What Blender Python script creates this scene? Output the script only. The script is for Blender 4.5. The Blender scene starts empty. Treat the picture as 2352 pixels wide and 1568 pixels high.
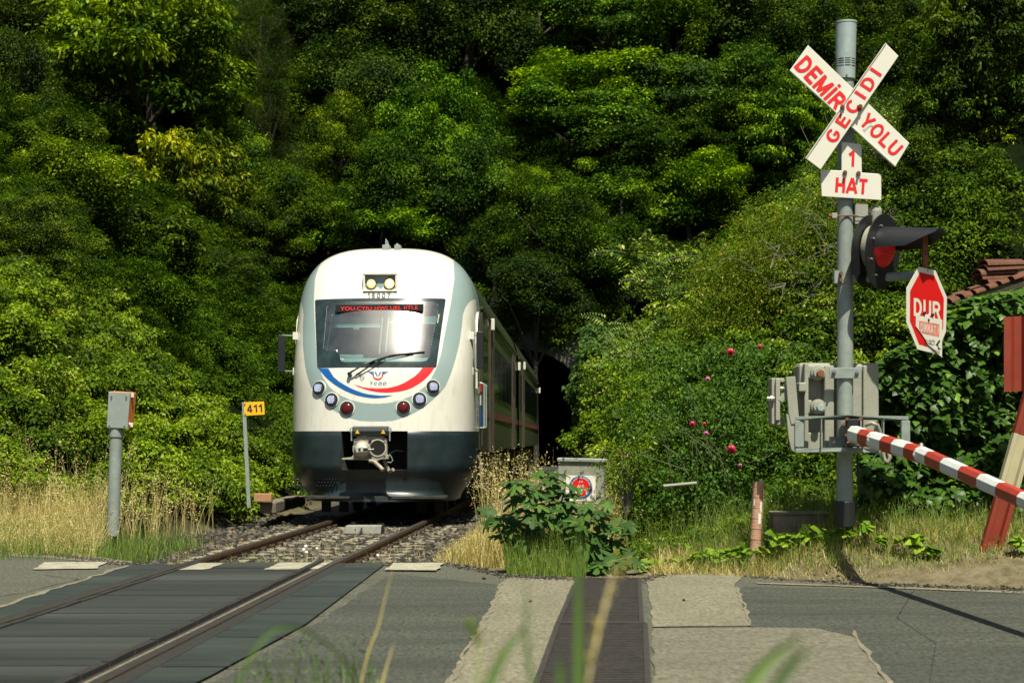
import bpy, bmesh, math, random
import numpy as np
from mathutils import Vector, Matrix

random.seed(7)
RS = np.random.RandomState(11)
scene = bpy.context.scene
COL = scene.collection
R = math.radians

# ------------------------------------------------------------------ camera, sky, sun
F, CX, YH, H = 4300.0, 1176.0, 1010.0, 1.30      # focal length / centre / horizon measured on the photo (2352 px wide), eye height
cam_d = bpy.data.cameras.new('camera')
cam = bpy.data.objects.new('camera', cam_d)
COL.objects.link(cam)
cam.location = (0, 0, H)
cam.rotation_euler = (R(90), 0, 0)
cam_d.sensor_width = 36
cam_d.lens = 36 * F / 2352
cam_d.shift_y = (YH - 784) / 2352
cam_d.clip_start = 0.05
cam_d.clip_end = 2000
cam_d.dof.use_dof = True
cam_d.dof.focus_distance = 23
cam_d.dof.aperture_fstop = 4.2
scene.camera = cam

SUN = Vector((0.14, -0.52, 1.0)).normalized()
el = math.asin(SUN.z)
az = math.atan2(SUN.x, SUN.y)
w = bpy.data.worlds.new('World')
scene.world = w
w.use_nodes = True
nt = w.node_tree
bg = nt.nodes['Background']
sky = nt.nodes.new('ShaderNodeTexSky')
sky.sky_type = 'NISHITA'
sky.sun_disc = False
sky.sun_elevation = el
sky.sun_rotation = az
sky.dust_density = 2.0
nt.links.new(sky.outputs[0], bg.inputs[0])
bg.inputs[1].default_value = 0.05
sd = bpy.data.lights.new('sun', 'SUN')
sd.energy = 4.6
sd.angle = R(0.53)
sd.color = (1.0, 0.93, 0.76)
so = bpy.data.objects.new('sun', sd)
COL.objects.link(so)
so.rotation_euler = SUN.to_track_quat('Z', 'Y').to_euler()
so.location = (0, 0, 60)
scene.view_settings.view_transform = 'Standard'
scene.view_settings.look = 'None'
scene.view_settings.exposure = 0.70
scene.view_settings.gamma = 1
try:
    scene.cycles.max_bounces = 6
    scene.cycles.diffuse_bounces = 2
    scene.cycles.glossy_bounces = 3
    scene.cycles.transmission_bounces = 3
    scene.cycles.transparent_max_bounces = 8
    scene.cycles.caustics_reflective = False
    scene.cycles.caustics_refractive = False
except Exception:
    pass

# ------------------------------------------------------------------ small helpers
def P(px, py, d):
    return Vector(((px - CX) / F * d, d, H + (YH - py) / F * d))
def G(px, py, z=0.0):
    d = (H - z) * F / (py - YH)
    return Vector(((px - CX) / F * d, d, z))
def ss(a, b, x):
    t = np.clip((np.asarray(x, float) - a) / (b - a), 0, 1)
    return t * t * (3 - 2 * t)
def tag(o, label=None, cat=None, group=None, kind=None):
    if label: o['label'] = label
    if cat: o['category'] = cat
    if group: o['group'] = group
    if kind: o['kind'] = kind
    return o
def empty(name, loc, label=None, cat=None, group=None, rz=0):
    o = bpy.data.objects.new(name, None)
    COL.objects.link(o)
    o.location = loc
    o.rotation_euler = (0, 0, rz)
    o.empty_display_size = 0.2
    return tag(o, label, cat, group)

class MB:
    """collects faces of one part"""
    def __init__(self):
        self.v, self.f, self.m = [], [], []
    def add(self, vs, fs, mi=0):
        b = len(self.v)
        self.v += [tuple(p) for p in vs]
        self.f += [tuple(b + i for i in f) for f in fs]
        self.m += [mi] * len(fs)
    def box(self, c, s, mi=0, M=None, taper=1.0):
        cx, cy, cz = c
        x, y, z = s[0] / 2, s[1] / 2, s[2] / 2
        vs = []
        for k in (-1, 1):
            t = 1 if k < 0 else taper
            vs += [Vector((-x * t, -y * t, k * z)), Vector((x * t, -y * t, k * z)), Vector((x * t, y * t, k * z)), Vector((-x * t, y * t, k * z))]
        if M is not None: vs = [M @ p for p in vs]
        vs = [p + Vector(c) for p in vs]
        self.add(vs, [(3, 2, 1, 0), (4, 5, 6, 7), (0, 1, 5, 4), (1, 2, 6, 5), (2, 3, 7, 6), (3, 0, 4, 7)], mi)
    def bar(self, a, b, wx, wz, mi=0, up=(0, 0, 1)):
        a, b = Vector(a), Vector(b)
        d = (b - a).normalized()
        u = Vector(up)
        sx = d.cross(u)
        if sx.length < 1e-4: sx = d.cross(Vector((1, 0, 0)))
        sx.normalize()
        sz = sx.cross(d).normalized()
        vs = []
        for p in (a, b):
            for q in ((-1, -1), (1, -1), (1, 1), (-1, 1)):
                vs.append(p + sx * q[0] * wx / 2 + sz * q[1] * wz / 2)
        self.add(vs, [(0, 1, 2, 3), (7, 6, 5, 4), (0, 4, 5, 1), (1, 5, 6, 2), (2, 6, 7, 3), (3, 7, 4, 0)], mi)
    def cyl(self, a, b, r0, r1=None, n=20, mi=0, caps=True):
        r1 = r0 if r1 is None else r1
        a, b = Vector(a), Vector(b)
        d = (b - a).normalized()
        x = d.orthogonal().normalized()
        y = d.cross(x)
        vs = []
        for p, r in ((a, r0), (b, r1)):
            for i in range(n):
                t = 2 * math.pi * i / n
                vs.append(p + x * math.cos(t) * r + y * math.sin(t) * r)
        fs = [(i, (i + 1) % n, n + (i + 1) % n, n + i) for i in range(n)]
        if caps: fs += [tuple(range(n - 1, -1, -1)), tuple(range(n, 2 * n))]
        self.add(vs, fs, mi)
    def tube(self, pts, r, n=8, mi=0, r1=None):
        pts = [Vector(p) for p in pts]
        L = len(pts)
        vs = []
        x = None
        for k, p in enumerate(pts):
            d = (pts[min(k + 1, L - 1)] - pts[max(k - 1, 0)]).normalized()
            if x is None: x = d.orthogonal().normalized()
            x = (x - d * x.dot(d)).normalized()
            y = d.cross(x)
            rr = r if r1 is None else r + (r1 - r) * k / (L - 1)
            for i in range(n):
                t = 2 * math.pi * i / n
                vs.append(p + x * math.cos(t) * rr + y * math.sin(t) * rr)
        fs = []
        for k in range(L - 1):
            for i in range(n):
                j = (i + 1) % n
                fs.append((k * n + i, k * n + j, (k + 1) * n + j, (k + 1) * n + i))
        fs += [tuple(range(n - 1, -1, -1)), tuple(range((L - 1) * n, L * n))]
        self.add(vs, fs, mi)
    def prism(self, poly, off, mi=0):
        """poly: 3D points, extruded by the vector off"""
        n = len(poly)
        off = Vector(off)
        vs = [Vector(p) for p in poly] + [Vector(p) + off for p in poly]
        self.add(vs, [tuple(range(n)), tuple(range(2 * n - 1, n - 1, -1))] + [(i, n + i, n + (i + 1) % n, (i + 1) % n) for i in range(n)], mi)
    def dome(self, c, axis, r, depth, n=20, k=5, mi=0):
        c, d = Vector(c), Vector(axis).normalized()
        x = d.orthogonal().normalized()
        y = d.cross(x)
        vs, fs = [], []
        for j in range(k):
            t = j / k * math.pi / 2
            for i in range(n):
                a = 2 * math.pi * i / n
                vs.append(c + d * math.sin(t) * depth + (x * math.cos(a) + y * math.sin(a)) * r * math.cos(t))
        vs.append(c + d * depth)
        for j in range(k - 1):
            for i in range(n):
                fs.append((j * n + i, j * n + (i + 1) % n, (j + 1) * n + (i + 1) % n, (j + 1) * n + i))
        for i in range(n): fs.append(((k - 1) * n + i, (k - 1) * n + (i + 1) % n, k * n))
        self.add(vs, fs, mi)
    def build(self, name, mats, parent=None, bevel=0.0, smooth=None):
        me = bpy.data.meshes.new(name)
        me.from_pydata(self.v, [], self.f)
        if not isinstance(mats, (list, tuple)): mats = [mats]
        for m in mats: me.materials.append(m)
        me.polygons.foreach_set('material_index', self.m)
        bm = bmesh.new(); bm.from_mesh(me)
        bmesh.ops.recalc_face_normals(bm, faces=bm.faces)
        bm.to_mesh(me); bm.free()
        o = bpy.data.objects.new(name, me)
        COL.objects.link(o)
        if parent is not None: o.parent = parent
        if bevel:
            b = o.modifiers.new('bevel', 'BEVEL'); b.width = bevel; b.segments = 2; b.limit_method = 'ANGLE'; b.angle_limit = R(40)
        if smooth is not None:
            me.polygons.foreach_set('use_smooth', [True] * len(me.polygons))
            try:
                me.set_sharp_from_angle(angle=R(smooth))
            except Exception:
                pass
        me.update()
        return o

def raw_mesh(name, V, Fq, mats, parent=None, attr=None, midx=None, smooth=False, loops=4):
    me = bpy.data.meshes.new(name)
    V = np.asarray(V, np.float32).reshape(-1, 3)
    Fq = np.asarray(Fq, np.int32).reshape(-1, loops)
    me.vertices.add(len(V)); me.vertices.foreach_set('co', V.ravel())
    me.loops.add(Fq.size); me.loops.foreach_set('vertex_index', Fq.ravel())
    me.polygons.add(len(Fq)); me.polygons.foreach_set('loop_start', np.arange(0, Fq.size, loops, dtype=np.int32))
    if not isinstance(mats, (list, tuple)): mats = [mats]
    for m in mats: me.materials.append(m)
    if midx is not None: me.polygons.foreach_set('material_index', np.asarray(midx, np.int32))
    if smooth: me.polygons.foreach_set('use_smooth', np.ones(len(Fq), bool))
    me.update(calc_edges=True)
    if attr is not None:
        a = me.attributes.new('v', 'FLOAT', 'POINT')
        a.data.foreach_set('value', np.asarray(attr, np.float32))
    o = bpy.data.objects.new(name, me)
    COL.objects.link(o)
    if parent is not None: o.parent = parent
    return o

# ------------------------------------------------------------------ materials
def new_mat(name):
    m = bpy.data.materials.new(name)
    m.use_nodes = True
    return m, m.node_tree, m.node_tree.nodes['Principled BSDF']
def mat(name, col, rough=0.6, metal=0.0, var=0.15, scale=6.0, bump=0.0, bscale=60.0, spec=0.5, dirt=None, dscale=2.0, damt=0.4, emit=0.0, coat=0.0, stretch=(1, 1, 1), dstretch=None):
    m, t, b = new_mat(name)
    N, Lk = t.nodes, t.links
    tc = N.new('ShaderNodeTexCoord')
    mp = N.new('ShaderNodeMapping'); mp.inputs['Scale'].default_value = stretch
    Lk.new(tc.outputs['Object'], mp.inputs[0])
    nz = N.new('ShaderNodeTexNoise'); nz.inputs['Scale'].default_value = scale; nz.inputs['Detail'].default_value = 8; nz.inputs['Roughness'].default_value = 0.65
    Lk.new(mp.outputs[0], nz.inputs['Vector'])
    rp = N.new('ShaderNodeValToRGB')
    rp.color_ramp.elements[0].position = 0.3; rp.color_ramp.elements[1].position = 0.7
    rp.color_ramp.elements[0].color = (*[c * (1 - var) for c in col], 1)
    rp.color_ramp.elements[1].color = (*[min(1, c * (1 + var)) for c in col], 1)
    Lk.new(nz.outputs[0], rp.inputs[0])
    out = rp.outputs[0]
    if dirt:
        n2 = N.new('ShaderNodeTexNoise'); n2.inputs['Scale'].default_value = dscale; n2.inputs['Detail'].default_value = 10; n2.inputs['Roughness'].default_value = 0.7
        mp2 = mp
        if dstretch:
            mp2 = N.new('ShaderNodeMapping'); mp2.inputs['Scale'].default_value = dstretch; Lk.new(tc.outputs['Object'], mp2.inputs[0])
        Lk.new(mp2.outputs[0], n2.inputs['Vector'])
        r2 = N.new('ShaderNodeValToRGB'); r2.color_ramp.elements[0].position = 0.62 - 0.3 * damt; r2.color_ramp.elements[1].position = 0.72
        Lk.new(n2.outputs[0], r2.inputs[0])
        mx = N.new('ShaderNodeMixRGB'); mx.inputs[2].default_value = (*dirt, 1)
        ml = N.new('ShaderNodeMath'); ml.operation = 'MULTIPLY'; ml.inputs[1].default_value = damt
        Lk.new(r2.outputs[0], ml.inputs[0]); Lk.new(ml.outputs[0], mx.inputs[0]); Lk.new(out, mx.inputs[1])
        out = mx.outputs[0]
    Lk.new(out, b.inputs['Base Color'])
    b.inputs['Roughness'].default_value = rough
    b.inputs['Metallic'].default_value = metal
    b.inputs['Specular IOR Level'].default_value = spec
    if coat: b.inputs['Coat Weight'].default_value = coat; b.inputs['Coat Roughness'].default_value = 0.08
    if emit:
        b.inputs['Emission Color'].default_value = (*col, 1); b.inputs['Emission Strength'].default_value = emit
    if bump:
        n3 = N.new('ShaderNodeTexNoise'); n3.inputs['Scale'].default_value = bscale; n3.inputs['Detail'].default_value = 6
        Lk.new(mp.outputs[0], n3.inputs['Vector'])
        bp = N.new('ShaderNodeBump'); bp.inputs['Strength'].default_value = bump; bp.inputs['Distance'].default_value = 0.02
        Lk.new(n3.outputs[0], bp.inputs['Height']); Lk.new(bp.outputs[0], b.inputs['Normal'])
    return m
def leafmat(name, dark, mid, light, trans=0.26, rough=0.6, objcol=False, spec=0.14, rare=None):
    m, t, b = new_mat(name)
    N, Lk = t.nodes, t.links
    at = N.new('ShaderNodeAttribute'); at.attribute_name = 'v'
    rp = N.new('ShaderNodeValToRGB'); cr = rp.color_ramp
    cr.elements[0].position = 0; cr.elements[0].color = (*dark, 1)
    cr.elements[1].position = 0.5; cr.elements[1].color = (*mid, 1)
    e = cr.elements.new(0.93); e.color = (*light, 1)
    e = cr.elements.new(0.985); e.color = (*(rare or light), 1)
    Lk.new(at.outputs['Fac'], rp.inputs[0])
    out = rp.outputs[0]
    if objcol:
        oi = N.new('ShaderNodeObjectInfo')
        mx = N.new('ShaderNodeMixRGB'); mx.blend_type = 'MULTIPLY'; mx.inputs[0].default_value = 1
        Lk.new(out, mx.inputs[1]); Lk.new(oi.outputs['Color'], mx.inputs[2])
        out = mx.outputs[0]
    Lk.new(out, b.inputs['Base Color'])
    b.inputs['Roughness'].default_value = rough
    b.inputs['Specular IOR Level'].default_value = spec
    tr = N.new('ShaderNodeBsdfTranslucent')
    g = N.new('ShaderNodeMixRGB'); g.blend_type = 'MULTIPLY'; g.inputs[0].default_value = 1; g.inputs[2].default_value = (1.6, 1.5, 0.5, 1)
    Lk.new(out, g.inputs[1]); Lk.new(g.outputs[0], tr.inputs[0])
    ms = N.new('ShaderNodeMixShader'); ms.inputs[0].default_value = trans
    Lk.new(b.outputs[0], ms.inputs[1]); Lk.new(tr.outputs[0], ms.inputs[2])
    Lk.new(ms.outputs[0], N['Material Output'].inputs[0])
    return m
def glass_mat(name, tint=(0.6, 0.8, 0.8), trans=0.6, rough=0.22, dust=0.10):
    m, t, b = new_mat(name)
    N, Lk = t.nodes, t.links
    b.inputs['Base Color'].default_value = (0.30, 0.38, 0.38, 1)
    b.inputs['Roughness'].default_value = 0.9
    tp = N.new('ShaderNodeBsdfTransparent'); tp.inputs[0].default_value = (*tint, 1)
    nz = N.new('ShaderNodeTexNoise'); nz.inputs['Scale'].default_value = 5; nz.inputs['Detail'].default_value = 8
    tc = N.new('ShaderNodeTexCoord'); Lk.new(tc.outputs['Object'], nz.inputs['Vector'])
    ml = N.new('ShaderNodeMath'); ml.operation = 'MULTIPLY'; ml.inputs[1].default_value = dust * 2
    Lk.new(nz.outputs[0], ml.inputs[0])
    m1 = N.new('ShaderNodeMixShader'); Lk.new(ml.outputs[0], m1.inputs[0]); Lk.new(tp.outputs[0], m1.inputs[1]); Lk.new(b.outputs[0], m1.inputs[2])
    g1 = N.new('ShaderNodeBsdfGlossy'); g1.inputs['Roughness'].default_value = 0.03
    g2 = N.new('ShaderNodeBsdfGlossy'); g2.inputs['Roughness'].default_value = rough
    mg = N.new('ShaderNodeMixShader'); mg.inputs[0].default_value = 0.8
    Lk.new(g1.outputs[0], mg.inputs[1]); Lk.new(g2.outputs[0], mg.inputs[2])
    fr = N.new('ShaderNodeFresnel'); fr.inputs[0].default_value = 1.55
    ad = N.new('ShaderNodeMath'); ad.operation = 'ADD'; ad.inputs[1].default_value = 0.10
    Lk.new(fr.outputs[0], ad.inputs[0])
    m2 = N.new('ShaderNodeMixShader'); Lk.new(ad.outputs[0], m2.inputs[0]); Lk.new(m1.outputs[0], m2.inputs[1]); Lk.new(mg.outputs[0], m2.inputs[2])
    Lk.new(m2.outputs[0], N['Material Output'].inputs[0])
    return m

M = {}
M['soil'] = mat('soil', (0.17, 0.14, 0.085), 0.95, var=0.4, scale=3, bump=0.6, bscale=25, dirt=(0.07, 0.08, 0.03), dscale=0.8, damt=0.7)
M['asphalt'] = mat('asphalt', (0.082, 0.085, 0.060), 0.85, var=0.75, scale=38, bump=0.5, bscale=50, dirt=(0.055, 0.058, 0.042), dscale=1.5, damt=0.7, stretch=(1, 0.32, 1), dstretch=(0.2, 0.8, 1))
M['asphalt_dark'] = mat('asphalt_dark', (0.060, 0.066, 0.048), 0.82, var=0.8, scale=38, bump=0.5, bscale=50, dirt=(0.022, 0.027, 0.021), dscale=1.6, damt=0.9, stretch=(1, 0.32, 1), dstretch=(0.16, 0.9, 1))
M['concrete_road'] = mat('concrete_road', (0.17, 0.162, 0.108), 0.9, var=0.5, scale=34, bump=0.5, bscale=50, dirt=(0.11, 0.11, 0.075), dscale=1.8, damt=0.6, stretch=(1, 0.3, 1))
M['verge'] = mat('verge', (0.19, 0.175, 0.12), 0.95, var=0.45, scale=18, bump=0.9, bscale=45, dirt=(0.12, 0.11, 0.07), dscale=1.5, damt=0.6)
M['road_paint'] = mat('road_paint', (0.40, 0.38, 0.28), 0.8, var=0.3, scale=10, bump=0.3, bscale=60, dirt=(0.10, 0.10, 0.075), dscale=5, damt=0.8, dstretch=(0.7, 1.6, 1))
M['rubber'] = mat('rubber', (0.010, 0.014, 0.012), 0.6, var=0.6, scale=5, bump=0.6, bscale=60, dirt=(0.070, 0.078, 0.068), dscale=1.0, damt=1.0, stretch=(0.2, 1.6, 1), spec=0.25, dstretch=(0.07, 0.9, 1))
M['rubber_outer'] = mat('rubber_outer', (0.020, 0.029, 0.027), 0.62, var=0.6, scale=6, bump=0.6, bscale=60, dirt=(0.055, 0.068, 0.055), dscale=1.0, damt=0.9, stretch=(0.3, 1.6, 1), spec=0.25, dstretch=(0.10, 0.9, 1))
M['groove'] = mat('groove', (0.018, 0.018, 0.015), 0.9, var=0.5, scale=20)
M['dust'] = mat('dust', (0.15, 0.13, 0.085), 0.95, var=0.4, scale=15)
M['rail_top'] = mat('rail_top', (0.055, 0.052, 0.042), 0.5, metal=0.4, var=0.25, scale=12)
M['rail_rust'] = mat('rail_rust', (0.13, 0.065, 0.028), 0.8, var=0.4, scale=14, bump=0.3)
M['stone'] = leafmat('stone', (0.014, 0.015, 0.012), (0.042, 0.040, 0.032), (0.125, 0.118, 0.09), trans=0.0, rough=0.9, spec=0.2, rare=(0.2, 0.13, 0.08))
M['sleeper'] = mat('sleeper', (0.27, 0.24, 0.165), 0.9, var=0.25, scale=10, bump=0.4, dirt=(0.2, 0.17, 0.12), dscale=5, damt=0.6)
M['concrete'] = mat('concrete', (0.26, 0.27, 0.22), 0.9, var=0.2, scale=12, bump=0.3, dirt=(0.12, 0.12, 0.10), dscale=4, damt=0.5)
M['galv'] = mat('galv', (0.25, 0.30, 0.27), 0.55, metal=0.15, var=0.2, scale=9, dirt=(0.36, 0.40, 0.34), dscale=5, damt=0.4)
M['galv_bright'] = mat('galv_bright', (0.36, 0.44, 0.42), 0.45, metal=0.3, var=0.14, scale=14, dirt=(0.28, 0.38, 0.38), dscale=4, damt=0.5)
M['grey_paint'] = mat('grey_paint', (0.30, 0.31, 0.25), 0.7, var=0.15, scale=8, dirt=(0.16, 0.17, 0.13), dscale=4, damt=0.55, bump=0.15)
M['sign_white'] = mat('sign_white', (0.66, 0.66, 0.57), 0.38, var=0.03, scale=4, dirt=(0.62, 0.58, 0.44), dscale=3, damt=0.25)
M['sign_edge'] = mat('sign_edge', (0.55, 0.56, 0.5), 0.5, var=0.1)
M['sign_red'] = mat('sign_red', (0.62, 0.012, 0.012), 0.35, var=0.06, scale=6)
M['letter_red'] = mat('letter_red', (0.66, 0.012, 0.012), 0.45, var=0.05, scale=20)
M['letter_black'] = mat('letter_black', (0.02, 0.025, 0.025), 0.5, var=0.1)
M['letter_grey'] = mat('letter_grey', (0.45, 0.46, 0.44), 0.5, var=0.1)
M['black_plastic'] = mat('black_plastic', (0.012, 0.014, 0.016), 0.45, var=0.15, scale=5)
M['steel_bolt'] = mat('steel_bolt', (0.35, 0.35, 0.32), 0.45, metal=0.7, var=0.2)
M['rust'] = mat('rust', (0.20, 0.075, 0.03), 0.85, var=0.45, scale=18, bump=0.3)
M['barrier_red'] = mat('barrier_red', (0.38, 0.036, 0.015), 0.5, var=0.15, scale=8, dirt=(0.25, 0.06, 0.04), dscale=6, damt=0.5)
M['barrier_white'] = mat('barrier_white', (0.68, 0.72, 0.68), 0.45, var=0.06, scale=8, dirt=(0.45, 0.45, 0.38), dscale=6, damt=0.4)
M['post_red'] = mat('post_red', (0.22, 0.026, 0.010), 0.55, var=0.15, scale=6, dirt=(0.16, 0.04, 0.02), dscale=5, damt=0.6)
M['post_cream'] = mat('post_cream', (0.42, 0.39, 0.24), 0.6, var=0.1, scale=6, dirt=(0.30, 0.24, 0.14), dscale=5, damt=0.4)
M['train_white'] = mat('train_white', (0.70, 0.70, 0.62), 0.28, var=0.03, scale=3, dirt=(0.44, 0.42, 0.33), dscale=9, damt=0.42, coat=0.4, dstretch=(1.6, 1, 0.35))
M['train_grey'] = mat('train_grey', (0.25, 0.34, 0.33), 0.32, var=0.04, scale=3, dirt=(0.22, 0.26, 0.24), dscale=30, damt=0.3, coat=0.3)
M['train_blue'] = mat('train_blue', (0.006, 0.10, 0.34), 0.35, var=0.05)
M['train_red'] = mat('train_red', (0.68, 0.018, 0.02), 0.35, var=0.05)
M['train_dark'] = mat('train_dark', (0.016, 0.028, 0.033), 0.32, var=0.4, scale=3, dirt=(0.03, 0.032, 0.024), dscale=5, damt=0.5)
M['steel_side'] = mat('steel_side', (0.12, 0.15, 0.10), 0.32, metal=0.7, var=0.25, scale=3, stretch=(1, 0.5, 0.3), dirt=(0.10, 0.11, 0.07), dscale=2.5, damt=0.7)
M['side_red'] = mat('side_red', (0.16, 0.045, 0.035), 0.5, var=0.2)
M['side_window'] = mat('side_window', (0.02, 0.03, 0.025), 0.06, var=0.2, spec=0.9)
M['under'] = mat('under', (0.03, 0.03, 0.025), 0.85, var=0.4, scale=6)
M['equip'] = mat('equip', (0.20, 0.18, 0.11), 0.75, var=0.2, scale=6)
M['brown_rubber'] = mat('brown_rubber', (0.04, 0.03, 0.018), 0.7, var=0.3)
M['cab_dark'] = mat('cab_dark', (0.02, 0.045, 0.05), 0.8, var=0.2)
M['cab_light'] = mat('cab_light', (0.34, 0.42, 0.38), 0.8, var=0.1)
M['glass'] = glass_mat('windscreen_glass', rough=0.235)
M['led_red'] = mat('led_red', (1.0, 0.03, 0.02), 0.5, var=0.0, emit=0.22)
M['lamp_warm'] = mat('lamp_warm', (0.95, 0.50, 0.14), 0.2, var=0.0, emit=1.0)
M['lamp_core'] = mat('lamp_core', (1.0, 0.93, 0.75), 0.2, var=0.0, emit=9.0)
M['led_white'] = mat('led_white', (0.66, 0.74, 1.0), 0.2, var=0.0, emit=0.7)
M['lens_dark'] = mat('lens_dark', (0.10, 0.11, 0.13), 0.12, var=0.1)
M['lens_tail'] = mat('lens_tail', (0.10, 0.006, 0.008), 0.18, var=0.3, scale=20)
M['bezel'] = mat('bezel', (0.015, 0.018, 0.018), 0.3, var=0.1)
M['coupler'] = mat('coupler', (0.34, 0.34, 0.27), 0.6, metal=0.2, var=0.2, scale=14, dirt=(0.16, 0.07, 0.035), dscale=9, damt=0.7)
M['coupler_knob'] = mat('coupler_knob', (0.50, 0.49, 0.42), 0.5, metal=0.3, var=0.2, scale=10)
M['warning_yellow'] = mat('warning_yellow', (0.80, 0.42, 0.01), 0.5, var=0.05)
M['km_yellow'] = mat('km_yellow', (0.86, 0.45, 0.008), 0.5, var=0.04)
M['orange'] = mat('orange', (0.62, 0.17, 0.02), 0.6, var=0.2)
M['cab_box'] = mat('cab_box', (0.24, 0.29, 0.27), 0.55, var=0.12, scale=7, dirt=(0.34, 0.38, 0.34), dscale=6, damt=0.5)
M['bollard'] = mat('bollard', (0.44, 0.30, 0.21), 0.75, var=0.2, scale=10, dirt=(0.42, 0.13, 0.06), dscale=7, damt=0.75, bump=0.2)
M['peel_white'] = mat('peel_white', (0.72, 0.68, 0.58), 0.7, var=0.1)
M['signal_red'] = mat('signal_red', (0.42, 0.003, 0.005), 0.12, var=0.7, scale=9, bump=1.0, bscale=26, stretch=(0.5, 0.5, 2.4), emit=0.10)
M['tile'] = mat('tile', (0.12, 0.044, 0.022), 0.85, var=0.4, scale=9, dirt=(0.08, 0.05, 0.03), dscale=5, damt=0.6, bump=0.3)
M['masonry'] = mat('masonry', (0.16, 0.14, 0.10), 0.95, var=0.4, scale=4, bump=0.8, bscale=12)
M['portal'] = mat('portal', (0.09, 0.095, 0.072), 0.95, var=0.35, scale=1.5, bump=0.4, bscale=6, dirt=(0.10, 0.11, 0.08), dscale=0.8, damt=0.7)
M['bore'] = mat('bore', (0.02, 0.02, 0.018), 0.95, var=0.3)
M['bark'] = mat('bark', (0.045, 0.038, 0.026), 0.9, var=0.35, scale=10, bump=0.4)
M['twig'] = mat('twig', (0.17, 0.155, 0.12), 0.85, var=0.25, scale=20)
M['stem_green'] = mat('stem_green', (0.10, 0.13, 0.05), 0.7, var=0.2)
M['brick'] = mat('brick', (0.38, 0.20, 0.10), 0.85, var=0.2)
M['grate'] = mat('grate', (0.048, 0.044, 0.038), 0.7, metal=0.3, var=0.4, scale=20)
M['pit'] = mat('pit', (0.008, 0.008, 0.007), 1.0, var=0.2)
M['rose'] = mat('rose', (0.42, 0.004, 0.05), 0.5, var=0.3, scale=40)
M['rose_pink'] = mat('rose_pink', (0.5, 0.10, 0.28), 0.5, var=0.3, scale=40)
M['hose'] = mat('hose', (0.26, 0.26, 0.19), 0.5, metal=0.2, var=0.15, scale=80)
M['litter'] = mat('litter', (0.8, 0.8, 0.74), 0.7, var=0.05)

M['leaf_tree'] = leafmat('leaf_tree', (0.006, 0.018, 0.001), (0.054, 0.108, 0.003), (0.27, 0.35, 0.010), trans=0.22, objcol=True, rare=(0.24, 0.27, 0.03))
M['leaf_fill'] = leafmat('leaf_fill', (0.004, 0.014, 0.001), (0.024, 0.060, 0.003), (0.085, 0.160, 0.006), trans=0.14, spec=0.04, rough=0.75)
M['leaf_thicket'] = leafmat('leaf_thicket', (0.011, 0.030, 0.001), (0.078, 0.148, 0.003), (0.25, 0.36, 0.010), trans=0.25, rare=(0.36, 0.34, 0.12))
M['leaf_hedge'] = leafmat('leaf_hedge', (0.009, 0.026, 0.001), (0.064, 0.134, 0.004), (0.24, 0.35, 0.010), trans=0.25, rare=(0.50, 0.48, 0.18))
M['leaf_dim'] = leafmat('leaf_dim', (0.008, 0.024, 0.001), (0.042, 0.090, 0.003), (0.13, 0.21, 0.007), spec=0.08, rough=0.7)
M['leaf_plum'] = leafmat('leaf_plum', (0.020, 0.042, 0.003), (0.085, 0.145, 0.007), (0.22, 0.29, 0.015), trans=0.3, rare=(0.45, 0.30, 0.05))
M['leaf_ivy'] = leafmat('leaf_ivy', (0.016, 0.045, 0.006), (0.045, 0.11, 0.010), (0.13, 0.24, 0.015), trans=0.18, rough=0.42, spec=0.22)
M['leaf_fig'] = leafmat('leaf_fig', (0.03, 0.075, 0.018), (0.055, 0.12, 0.025), (0.09, 0.17, 0.03), trans=0.25, rough=0.5)
M['leaf_fern'] = leafmat('leaf_fern', (0.06, 0.12, 0.015), (0.13, 0.21, 0.03), (0.28, 0.34, 0.09), trans=0.3)
M['grass_dry'] = leafmat('grass_dry', (0.16, 0.15, 0.035), (0.42, 0.36, 0.13), (0.70, 0.62, 0.30), trans=0.3, rough=0.6, spec=0.2)
M['grass_green'] = leafmat('grass_green', (0.05, 0.10, 0.015), (0.11, 0.19, 0.03), (0.24, 0.32, 0.06), trans=0.35, rough=0.5, spec=0.3)
M['grass_front'] = leafmat('grass_front', (0.03, 0.07, 0.012), (0.07, 0.14, 0.025), (0.13, 0.22, 0.045), trans=0.35, rough=0.5, spec=0.3)

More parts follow.
